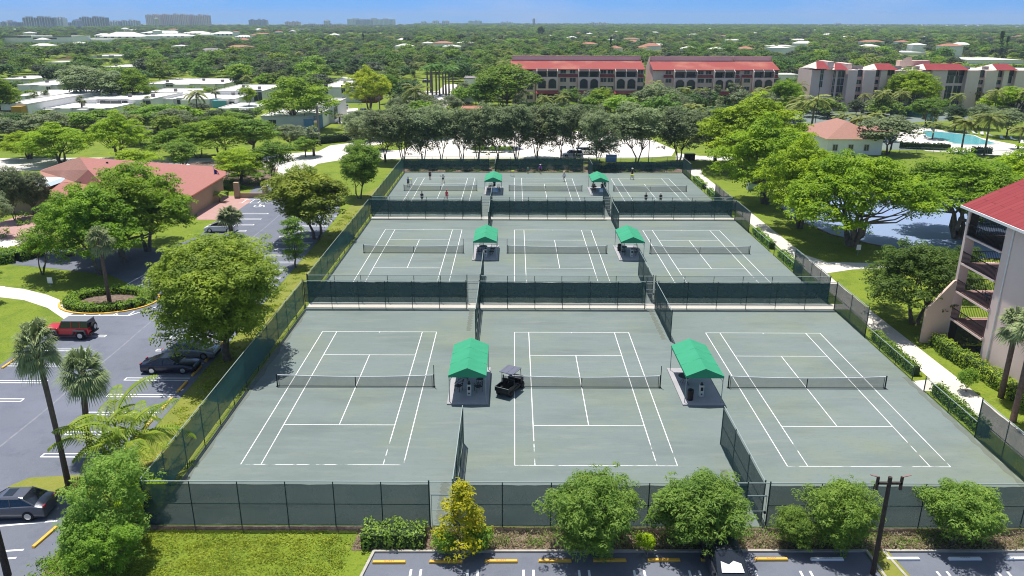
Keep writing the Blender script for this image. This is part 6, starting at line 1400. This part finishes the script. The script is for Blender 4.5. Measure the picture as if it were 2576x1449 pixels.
for i in range(46):
    if i<26: x,y=rp.uniform(1420,2040),rp.uniform(258,312);w='in the planting before the red roofed row'
    else: x,y=rp.uniform(2080,2576),rp.uniform(268,300);w='in the planting before the pink building'
    k=rp.choice(['sabalF','sabalF','cocoF','silverF'] if i%5==0 else ['sabalF','cocoF']);X,Y=at(x,y)
    plant(k,(X,Y),label={'sabalF':'fan palm','cocoF':'coconut palm','silverF':'silvery fan palm'}[k]+' standing '+w,group='palms '+w,cat='palm').scale=(rp.uniform(.7,1.0),)*3
# low shrubs and hedges
hi=(-42.9,78.1);pts=[(hi[0]+4.0*math.cos(a),hi[1]+2.9*math.sin(a)) for a in [2*PI*i/18 for i in range(19)]]
hedge('hedge','bright green oval hedge ring around the slim fan palm in the left lot',pts,1.5,.7,seed=3,leaf=.17)
b=MB();b.poly([(hi[0]+4.6*math.cos(2*PI*i/24),hi[1]+3.5*math.sin(2*PI*i/24),.03) for i in range(24)]);o=b.build('island_bed',M['mulch']);o['kind']='structure'
b=MB();kerb(b,[(hi[0]+5.0*math.cos(2*PI*i/28),hi[1]+3.9*math.sin(2*PI*i/28)) for i in range(28)],.2,.12,closed=True);o=b.build('island_kerb',M['yellow']);o['kind']='structure'
hedge('hedge','olive clipped hedge at the foot of the corner apartment block',[(39.2,67),(39.0,64.5),(39.6,61),(40.0,56),(40.2,50)],1.3,1.15,'lf_ficus',seed=9,leaf=.17)
hedge('hedge','hedge in front of the pool fence on the lawn',P((2262,372),(2330,376),(2388,378)),1.6,1.4,'lf_dark',seed=8,leaf=.35)
hedge('hedge','small hedge block right of the coconut palms',P((2445,385),(2492,386)),1.6,1.3,'lf_dark',seed=12,leaf=.35)
hedge('hedge','hedge below the patio at the left edge',P((0,660),(40,655),(100,640)),2.5,1.2,'lf_mid',seed=13,leaf=.25)
hedge('hedge','bright groundcover strip by the patio terrace',P((0,645),(60,634),(118,628)),2.4,.8,'lf_bright',seed=14,leaf=.25)
hedge('hedge','dark hedge line behind the island at the utility pole',P((740,352),(800,362),(870,355),(930,350)),2,1.8,'lf_dark',seed=15,leaf=.35)
GS='green shrubs along the front fence'
for (k,x,y,yt,w,l,m) in [('shrubA',1478,1385,1190,275,'large round lance leaved shrub at the centre of the front fence',None),('shrubB',1765,1378,1196,250,'wide lance leaved shrub with yellow patch right of centre',None),('shrubA',2095,1372,1205,215,'tall lance leaved shrub left of the light pole',None),('shrubB',1990,1372,1275,110,'smaller shrub just left of the tall one by the pole',None),('shrubB',2395,1370,1212,205,'lance leaved shrub at right with reddish dry tip',None),('gold',1160,1390,1226,135,'golden yellow cone shaped shrub at the left gate',None),('bush',1120,1400,1340,80,'green bush at the foot of the golden shrub, left side','lf_mid'),('bush',1195,1395,1325,85,'green bush at the foot of the golden shrub, right side','lf_mid'),('bush',1625,1395,1340,55,'small green clump between the two wide shrubs','lf_bright')]: TT(k,x,y,yt,w,l,GS,cat='shrub',crown_m=m)
TT('bush',215,1440,1395,70,'small red leaved bush at the bottom of the lower left bed',cat='shrub',crown_m='lf_red')
TT('bush',2430,985,925,60,'small pointed bush in front of the corner block hedge',cat='shrub',crown_m='lf_mid')
TT('bush',160,1150+250,1380,30,'tiny bush by the yellow stop at lower left',cat='shrub')
hedge('overgrown_hedge','overgrown weedy green hedge above the curb left of the golden shrub',[(-8.6,37.75),(-7,37.8),(-5.0,37.75)],1.5,1.0,'lf_lance',seed=21,leaf=.16,cat='hedge')
# weeds in the front bed : uncountable
def scatterstuff(name,label,x0,x1,y0,y1,n,leaf,h,m,seed,asp=.3,cat='ground cover'):
    rs=np.random.RandomState(seed);cx=rs.uniform(x0,x1,n//45);cy=rs.uniform(y0,y1,n//45);k=rs.randint(0,len(cx),n);hh=rs.uniform(.25,1,len(cx))*h
    p=np.stack([cx[k]+rs.normal(size=n)*.28,cy[k]+rs.normal(size=n)*.2,np.abs(rs.normal(size=n))*.45*hh[k]+.03],1);p[:,1]=np.clip(p[:,1],y0-.1,y1+.1)
    nn=unit(rs,n);nn[:,2]=np.abs(nn[:,2])+.3;nn/=np.linalg.norm(nn,axis=1)[:,None]
    o=bpy.data.objects.new(name,cards_mesh(name,p,nn,leaf*rs.uniform(.5,1.5,n),asp,M[m],rs));COL.objects.link(o);tag(o,label,cat,None,'stuff');return o
scatterstuff('weeds','dry brownish weeds covering the front bed under the shrubs',-8.8,31,37.2,38.6,15000,.16,.5,'lf_weed',5)
scatterstuff('weeds','green weeds in patches of the front bed',-8.8,31,37.3,38.9,6500,.15,.6,'lf_lance',6)
scatterstuff('grass_tufts','tufts of uneven grass over the front lawn',-21.5,-9.4,30,38.6,26000,.13,.12,'lf_lawn',31,asp=.35,cat='grass')
scatterstuff('grass_tufts','uneven grass along the strip between parking lot and side fence',-26,-22,44,120,16000,.17,.14,'lf_lawn',32,asp=.35,cat='grass')
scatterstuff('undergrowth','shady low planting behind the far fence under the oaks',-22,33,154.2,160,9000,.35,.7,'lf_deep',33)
scatterstuff('leaf_litter','leafy undergrowth in the lower left bed',-26,-22,34,44,5000,.2,.6,'lf_mid',7)
scatterstuff('undergrowth','dark undergrowth below the trees by the street',-60,-40,137,160,3500,.5,1.6,'lf_mid',8)
scatterstuff('undergrowth','tropical undergrowth around the clubhouse patio',-82,-60,98,122,3000,.4,1.3,'lf_mid',9)
scatterstuff('undergrowth','tropical planting in front of the long red roofed buildings',5,105,262,283,5200,.9,3.2,'lf_mid',10)
scatterstuff('undergrowth','tropical planting before the pink building',112,200,238,262,4200,.9,2.8,'lf_oak',11)
# pool things
for i,(x,y) in enumerate([(2452,338),(2470,340),(2488,343),(2520,350),(2548,353),(2430,335),(2330,350),(2356,365),(2570,362)]):
    X,Y=at(x,y);t=thing('sun_lounger','white sun lounger on the pool deck, %s'%('third along the back edge','fourth along the back edge','fifth along the back edge','under the right palm','right of the right palm','second along the back edge','on the near left deck','on the near deck below the pool','at the right edge')[i],'sun lounger',(X,Y,.02),rnd.uniform(-.4,.4),'sun loungers round the pool')
    b=MB();b.box(-.35,.35,-1,.4,.3,.36);b.build('seat',M['white_paint'],t);b=MB();b.poly([(-.35,.4,.36),(.35,.4,.36),(.35,.95,.85),(-.35,.95,.85)]);b.poly([(-.35,.4,.30),(-.35,.95,.79),(.35,.95,.79),(.35,.4,.30)]);b.build('backrest',M['white_paint'],t)
    for sx in (-.3,.3):
        for sy in (-.9,.3): l=MB();l.cyl(sx,sy,0,.3,.03,5);l.build('leg',M['white_paint'],t)
def simplefence(label,a,c,h,sm,bay=4,cat='fence'):
    return fence(label,a,c,h,bay,(.05,h-.05) if sm else None,sm or 'screen',None,low=not sm,pm='galv' if not sm else 'steel_green')
q=P((2262,385),(2390,388),(2576,395));simplefence('low wire pool fence along the lawn',q[0],q[1],1.3,None);simplefence('low wire pool fence continuing to the right edge',q[1],q[2],1.3,None)
q=P((2130,268),(2330,300),(2345,330));simplefence('tall green screened fence of the far courts by the pool',q[0],q[1],3.4,'screen_side',5);simplefence('end piece of the far court screen fence',q[1],q[2],3.4,'screen_side',5)
q=P((1780,295),(2125,266));simplefence('far green screened fence behind the bright trees',q[0],q[1],3.2,'screen_side',6)
q=P((2325,318),(2440,336),(2576,352));simplefence('pool fence behind the loungers',q[0],q[1],1.6,None)
X,Y=at(2025,285);t=thing('shade_canopy','small green canopy roof on the far court by the mast','canopy',(X,Y,0));b=MB();b.xprism([(-2,2.4),(2,2.4),(0,3.2)],0,3.5);b.build('roof',M['canopy'],t);
for sx in (-1.9,1.9): l=MB();l.cyl(sx,.1,0,2.4,.05,6);l.build('leg',M['galv'],t)
# power lines across the middle
def wire(label,pts,sag=1.2,r=.05):
    b=MB()
    for a,c in zip(pts[:-1],pts[1:]):
        a=np.array(a);c=np.array(c);b.tube([tuple(a+(c-a)*i/8-np.array([0,0,sag*4*(i/8)*(1-i/8)])) for i in range(9)],r,3,cap=False)
    o=b.build('power_line',M['steel_dark']);tag(o,label,'cable');return o
X1,Y1=at(957,308);H1=top(957,243,Y1)[1]-.4;X2,Y2=at(1044,240);H2=top(1044,200,Y2)[1]-.4;X3,Y3=at(804,364);H3=top(804,265,Y3)[1]-.4
for s in (-1,1): wire('power line on the %s side of the poles by the side street'%('left','right')[s>0],[(X1+s,Y1,H1),(X2+s,Y2,H2),(X2+130+s,Y2+120,H2)])
wire('power line running left from the pole by the royal palms',[(X2,Y2,H2),(X2-90,Y2+5,H2),(X2-190,Y2+10,H2)])
# ---------- woodland ----------
def blocked(x,y):
    for a,b_,c,d in AVOID:
        if a<x<b_ and c<y<d: return True
    return False
OPEN=[(-45,-18,300,372),(-160,-130,520,560)]
pts=[];rs=np.random.RandomState(77)
def visible(x,y): return abs(x)<.69*y+14
def addgrid(ya,yb,st,zone,sc):
    y=ya
    while y<yb:
        x=-.7*y-20
        while x<.7*y+20:
            X=x+rs.uniform(-.42,.42)*st;Y=y+rs.uniform(-.42,.42)*st
            if visible(X,Y) and zone(X,Y) and not blocked(X,Y) and not any(a<X<b_ and c<Y<d for a,b_,c,d in OPEN): pts.append((X,Y,sc*rs.uniform(.7,1.3)))
            x+=st
        y+=st*.95
def pxo(X,Y,Z=0):
    c,s=math.cos(YA),math.sin(YA);x=X*c-Y*s;y=X*s+Y*c;z=Z-HC
    d=y*math.cos(PT)-z*math.sin(PT);up=y*math.sin(PT)+z*math.cos(PT);a=F*x/d;b_=-F*up/d
    return 1288+a*math.cos(RO)-b_*math.sin(RO),724.5+a*math.sin(RO)+b_*math.cos(RO)
RECT=[(-60,655,292,352),(-60,860,205,300),(655,860,200,270),(860,1000,205,235),(1150,1300,225,322),(1000,1080,255,330),(1300,1700,262,322),(1700,2100,255,292),(2050,2700,268,284),(2060,2230,286,300)]
NOT=[(440,700,268,282),(835,925,262,320),(1000,1110,195,255)]
def zone(X,Y):
    if Y>405: return True
    u,v=pxo(X,Y)
    for a,b_,c,d in NOT:
        if a<u<b_ and c<v<d: return False
    if u>1290 and Y>312: return True
    if 900<u<1290 and Y>345: return True
    for a,b_,c,d in RECT:
        if a<u<b_ and c<v<d: return True
    return False
def hlimit(X,Y):   # keep the buildings that the photograph shows in sight
    q=X/Y;h=99
    for a,b_,Y0,zt in SIGHT:
        e=5.5/Y
        if a-e<q<b_+e and Y<Y0: h=min(h,HC+(zt-HC)*Y/Y0)
    return h
addgrid(200,330,9.6,zone,.9);addgrid(330,520,11.5,zone,1.0)
pts.sort(key=lambda p:math.hypot(p[0],p[1]))
pts=[p+(hlimit(p[0],p[1]),) for p in pts];pts=[p for p in pts if p[3]>2.6]
near=pts[:330];rest=[p[:3] for p in pts[330:]]
FK=['fA','fB','fC','fD','fE','fA','fC','fF','fB','fD']
sect=lambda u:('beyond the flats at far left' if u<500 else 'left of centre' if u<1000 else 'behind the side street' if u<1300 else 'behind the red roofed row' if u<2050 else 'behind the pink building')
knd={'fA':'mid green round broadleaf tree','fB':'dull olive broadleaf tree','fC':'wide flat topped broadleaf tree','fD':'grey green broadleaf tree','fE':'bright yellow green broadleaf tree','fF':'very dark green broadleaf tree'}
for (X,Y,sc,hl) in near:
    u=1288+F*X/(Y*.946+HC*.323);r=rs.rand()
    if r<(.05 if u<1000 else .30) and hl>5: 
        k=('cocoF','sabalF','silverF')[0 if r<.12 else (1 if r<.22 or u<1300 else 2)];plant(k,(X,Y),None,None,label={'cocoF':'coconut palm','sabalF':'fan palm','silverF':'silvery fan palm'}[k]+' standing among trees '+sect(u),group='palms in the wooded belt '+sect(u),cat='palm').scale=(min(1.25*sc,hl/9.5),)*3;continue
    k=FK[rs.randint(len(FK))];kind,tm,cm,h0,w0,cn=PROTO[k];s=sc*rs.uniform(.85,1.1)*(1 if Y>300 else .9);hh=min(h0*s*rs.uniform(.75,.95),hl*1.05);s=min(s,hh/h0*1.9)
    bm=None
    if Y<420 and k in('fA','fB','fD') and rs.rand()<.4: bm=('lf_mid','lf_umb','lf_grey')[rs.randint(3)]
    o=plant(k,(X,Y),hh,w0*s,crown_m=bm,label=knd[k]+' in the wooded belt '+sect(u),group='trees in the wooded belt '+sect(u))
for (x,y,yt,w,l) in ((1535,150,94,11,'tall dark columnar pine behind the long red roof'),(1503,152,115,14,'shorter dark columnar tree beside the tall pine'),(2510,152,80,22,'tall dark pine left of a pair at the right skyline'),(2526,150,92,12,'slimmer pine right of the pair'),(2572,160,93,24,'dark pine at the extreme right edge'),(1042,213,180,20,'dark pointed tree left of the royal palms'),(1157,118,85,40,'big round dark tree standing alone in the wood'),(1360,100,66,22,'dark umbrella shaped tree near the centre horizon'),(915,122,85,9,'small dark cypress left of centre'),(2232,88,76,5,'tiny dark cypress on the right horizon')):
    X,Y=at(x,y)
    if Y>1500: continue
    if 'round' in l or 'umbrella' in l: plant('fF',(X,Y),top(x,yt,Y)[1],w*Y/F,label=l)
    else: plant('pine',(X,Y),top(x,yt,Y)[1],w*Y/F,label=l)
# houses among the trees
hs=[]
rh=random.Random(11)
for i in range(70):
    x=rh.choice([rh.uniform(20,700),rh.uniform(700,2570),rh.uniform(1300,2570)]);y=82+rh.random()**1.5*70
    X,Y=at(x,y)
    if blocked(X,Y): continue
    c=rh.choice('wwt');w=rh.uniform(9,22);d=rh.uniform(9,13)
    hiphouse(X-w/2,X+w/2,Y,Y+d,rh.uniform(7,9.5),rh.uniform(.8,2.2),('pale roofed' if c=='w' else 'terracotta roofed')+' small building peeping over distant treetops '+sect(x),'roof_w' if c=='w' else 'roof_terra','stucco_w','small buildings among distant trees '+sect(x));AVOID.append((X-w*.8,X+w*.8,Y-24,Y+d+2))
for i,(x,y,c) in enumerate([(1170+0,128,'w'),(1075,130,'w'),(1135,140,'w'),(1590,125,'t'),(1640,142,'t'),(1655,135,'w'),(1735,150,'w'),(2083,98,'w'),(2012,118,'w'),(2060,100,'t'),(2145,112,'t'),(2235,105,'w'),(2265,110,'t'),(2327,108,'w'),(2388,114,'w'),(2505,108,'t'),(2545,118,'t'),(1700,110,'t'),(1460,95,'t'),(1380,88,'t'),(1210,92,'t'),(1010,118,'w'),(1900,96,'w'),(1820,104,'t'),(2190,135,'w'),(2310,135,'w'),(2420,130,'w'),(1240,118,'w'),(610,118,'t'),(700,108,'w'),(1440,112,'w'),(1540,104,'w'),(1760,90,'w'),(2120,88,'w'),(2480,96,'t'),(640,100,'t'),(780,118,'w'),(840,100,'w'),(700,92,'t')]):
    X,Y=at(x,y)
    w=rnd.uniform(9,17);d=rnd.uniform(9,12);h=rnd.uniform(6.5,8.5)
    hiphouse(X-w/2,X+w/2,Y,Y+d,h,rnd.uniform(1.2,2.4),('white roofed' if c=='w' else 'terracotta roofed')+' house showing between distant treetops '+sect(x),'roof_w' if c=='w' else 'roof_terra','stucco_w','houses among the distant trees '+sect(x));AVOID.append((X-w,X+w,Y-16,Y+d+2))
# everything farther : one object of instanced crowns
pts=rest;rs=np.random.RandomState(78)
allz=lambda X,Y:True
addgrid(520,900,12.5,allz,1.0);addgrid(900,1600,17,allz,1.3);addgrid(1600,2900,30,allz,1.9);addgrid(2900,5600,62,lambda X,Y:Y<4300+min(0,X)*.5+max(0,X)*.1 or (X>-600),3.0)
pts=[p for p in pts if not blocked(p[0],p[1])]
q=[]
for p in pts:
    if p[1]<1600:
        h=hlimit(p[0],p[1])
        if h<3: continue
        q.append((p[0],p[1],min(p[2],max(.3,h/8.5))))
    else: q.append(p)
pts=q
keys=['fA','fB','fC','fD','fE','fF','fA','fC','cocoF','sabalF']
pc=bpy.data.collections.new('woodland_crowns')
for i,k in enumerate(keys):
    o=bpy.data.objects.new('crown_source_%02d'%i,PROTO[k][2]);pc.objects.link(o)
me=bpy.data.meshes.new('far_woodland');N0=len(pts);co=np.array([(p[0],p[1],0) for p in pts],float)
me.vertices.add(N0);me.vertices.foreach_set('co',co.reshape(-1))
sc=np.array([p[2] for p in pts]);far_left=(co[:,0]<-.12*co[:,1])&(co[:,1]>1100);sc[far_left]*=.72
sc=np.where(co[:,1]>2900,np.minimum(sc,2.6),sc)
a=me.attributes.new('sc','FLOAT_VECTOR','POINT');zz=np.minimum(sc,1.25+.12*sc)*.85;zz[far_left]*=.8;a.data.foreach_set('vector',np.stack([sc,sc,zz],1).reshape(-1))
a=me.attributes.new('rot','FLOAT_VECTOR','POINT');a.data.foreach_set('vector',np.stack([np.zeros(N0),np.zeros(N0),rs.rand(N0)*6.28],1).reshape(-1))
idx=rs.randint(0,8,N0);pm_=rs.rand(N0)<np.where(co[:,0]>-.15*co[:,1],.34,.1);idx[pm_]=8+rs.randint(0,2,N0)[pm_]
idx[(co[:,1]>1600)]=rs.randint(0,8,N0)[(co[:,1]>1600)]
bright=(idx==4)&(rs.rand(N0)<.6);idx[bright]=0
a=me.attributes.new('idx','INT','POINT');a.data.foreach_set('value',idx.astype(np.int32))
me.update()
wood=bpy.data.objects.new('far_woodland',me);COL.objects.link(wood);tag(wood,'far woodland of mixed green treetops and palms reaching the horizon','woodland',None,'stuff')
ng=bpy.data.node_groups.new('woodland','GeometryNodeTree');ng.interface.new_socket('Geometry',in_out='INPUT',socket_type='NodeSocketGeometry');ng.interface.new_socket('Geometry',in_out='OUTPUT',socket_type='NodeSocketGeometry')
n_=ng.nodes;l_=ng.links;gi=n_.new('NodeGroupInput');go=n_.new('NodeGroupOutput');ip=n_.new('GeometryNodeInstanceOnPoints');ci_=n_.new('GeometryNodeCollectionInfo');ci_.inputs['Collection'].default_value=pc;ci_.inputs['Separate Children'].default_value=True;ci_.inputs['Reset Children'].default_value=True
ip.inputs['Pick Instance'].default_value=True
def att(nm,ty): q=n_.new('GeometryNodeInputNamedAttribute');q.data_type=ty;q.inputs['Name'].default_value=nm;return q.outputs['Attribute']
l_.new(gi.outputs[0],ip.inputs['Points']);l_.new(ci_.outputs[0],ip.inputs['Instance']);l_.new(att('idx','INT'),ip.inputs['Instance Index']);l_.new(att('sc','FLOAT_VECTOR'),ip.inputs['Scale'])
er=n_.new('FunctionNodeEulerToRotation');l_.new(att('rot','FLOAT_VECTOR'),er.inputs[0]);l_.new(er.outputs[0],ip.inputs['Rotation'])
l_.new(ip.outputs[0],go.inputs[0]);md=wood.modifiers.new('woodland','NODES');md.node_group=ng
print('woodland',N0,'near',len(near))
# ---------- haze, sky, sun, camera ----------
HAZE=1.1e-4
b=MB();b.box(-9000,9000,-25,9200,-1.2,101);hz=b.build('haze',[]) if 0 else None
me=MB().box(-9000,9000,-25,9200,-1.2,101).mesh('haze',bpy.data.materials.new('haze_air'));hz=bpy.data.objects.new('haze',me);COL.objects.link(hz);hz['kind']='stuff'
m=me.materials[0];m.use_nodes=True;nt=m.node_tree;nt.nodes.clear();o_=nt.nodes.new('ShaderNodeOutputMaterial');v_=nt.nodes.new('ShaderNodeVolumePrincipled')
v_.inputs['Color'].default_value=(.62,.76,.93,1);v_.inputs['Density'].default_value=HAZE;v_.inputs['Anisotropy'].default_value=.0
nt.links.new(v_.outputs[0],o_.inputs['Volume']);hz.display_type='WIRE'
sd=(-.115,.24,1.0);n_=math.sqrt(sum(c*c for c in sd));sd=[c/n_ for c in sd]
EL=math.asin(sd[2]);AZ=math.atan2(sd[0],sd[1])
w=bpy.data.worlds.new('World');C.world=w;w.use_nodes=True;nt=w.node_tree;N=nt.nodes;L=nt.links
bg=N['Background'];sky=N.new('ShaderNodeTexSky');sky.sky_type='NISHITA';sky.sun_disc=False;sky.sun_elevation=EL;sky.sun_rotation=AZ
sky.air_density=1.0;sky.dust_density=.3;sky.ozone_density=2.5;sky.altitude=0
tc=N.new('ShaderNodeTexCoord');sp=N.new('ShaderNodeSeparateXYZ');L.new(tc.outputs['Generated'],sp.inputs[0])
mx=N.new('ShaderNodeMath');mx.operation='MAXIMUM';mx.inputs[1].default_value=.0;L.new(sp.outputs[2],mx.inputs[0])
ad=N.new('ShaderNodeMath');ad.operation='ADD';ad.inputs[1].default_value=.12;L.new(mx.outputs[0],ad.inputs[0])
cb=N.new('ShaderNodeCombineXYZ');L.new(sp.outputs[0],cb.inputs[0]);L.new(sp.outputs[1],cb.inputs[1]);L.new(ad.outputs[0],cb.inputs[2])
L.new(cb.outputs[0],sky.inputs['Vector'])
# thin clouds
mp=N.new('ShaderNodeMapping');mp.inputs['Scale'].default_value=(2.6,2.6,9);mp.inputs['Location'].default_value=(.9,0,.35);L.new(tc.outputs['Generated'],mp.inputs[0])
nz=N.new('ShaderNodeTexNoise');nz.inputs['Scale'].default_value=1.6;nz.inputs['Detail'].default_value=7;nz.inputs['Roughness'].default_value=.55;L.new(mp.outputs[0],nz.inputs['Vector'])
mr=N.new('ShaderNodeMapRange');mr.inputs[1].default_value=.47;mr.inputs[2].default_value=.72;mr.inputs[4].default_value=.6;L.new(nz.outputs['Fac'],mr.inputs[0])
tint=N.new('ShaderNodeMix');tint.data_type='RGBA';tint.blend_type='MULTIPLY';tint.inputs[0].default_value=1;L.new(sky.outputs[0],tint.inputs[6])
tm=N.new('ShaderNodeMix');tm.data_type='RGBA';tm.inputs[6].default_value=(.30,.62,1.02,1);tm.inputs[7].default_value=(1.05,.98,.84,1)
tz=N.new('ShaderNodeMapRange');tz.inputs[1].default_value=.10;tz.inputs[2].default_value=.38;L.new(sp.outputs[2],tz.inputs[0]);L.new(tz.outputs[0],tm.inputs['Factor']);L.new(tm.outputs[2],tint.inputs[7])
cl=N.new('ShaderNodeMix');cl.data_type='RGBA';cl.inputs[7].default_value=(3.4,4.1,6.1,1);L.new(mr.outputs[0],cl.inputs['Factor']);L.new(tint.outputs[2],cl.inputs[6])
L.new(cl.outputs[2],bg.inputs[0]);bg.inputs[1].default_value=.118
sl=bpy.data.lights.new('sun','SUN');sl.energy=5.0;sl.angle=math.radians(.55);sl.color=(1,.965,.90);so=bpy.data.objects.new('sun',sl);COL.objects.link(so)
from mathutils import Vector
so.rotation_euler=Vector(sd).to_track_quat('Z','Y').to_euler()
cd=bpy.data.cameras.new('camera');cam=bpy.data.objects.new('camera',cd);COL.objects.link(cam);C.camera=cam
cd.sensor_width=36;cd.lens=36*2197.5/2880;cd.clip_start=.5;cd.clip_end=30000
cam.location=(0,0,HC)
from mathutils import Matrix
a,b_,c_=ray(1288,724.5),ray(1289,724.5),ray(1288,723.5)
f=Vector(a).normalized();u_=(Vector(c_)-Vector(a));u_=(u_-f*u_.dot(f)).normalized();r_=f.cross(u_)
cam.matrix_world=Matrix(((r_.x,u_.x,-f.x,0),(r_.y,u_.y,-f.y,0),(r_.z,u_.z,-f.z,HC),(0,0,0,1)))
C.view_settings.view_transform='Standard';C.view_settings.look='None';C.view_settings.gamma=1;C.view_settings.exposure=.30
C.cycles.transparent_max_bounces=24;C.cycles.max_bounces=6;C.cycles.diffuse_bounces=3;C.cycles.volume_bounces=0
C.cycles.filter_width=1.05;C.cycles.use_denoising=True;C.cycles.sample_clamp_indirect=8
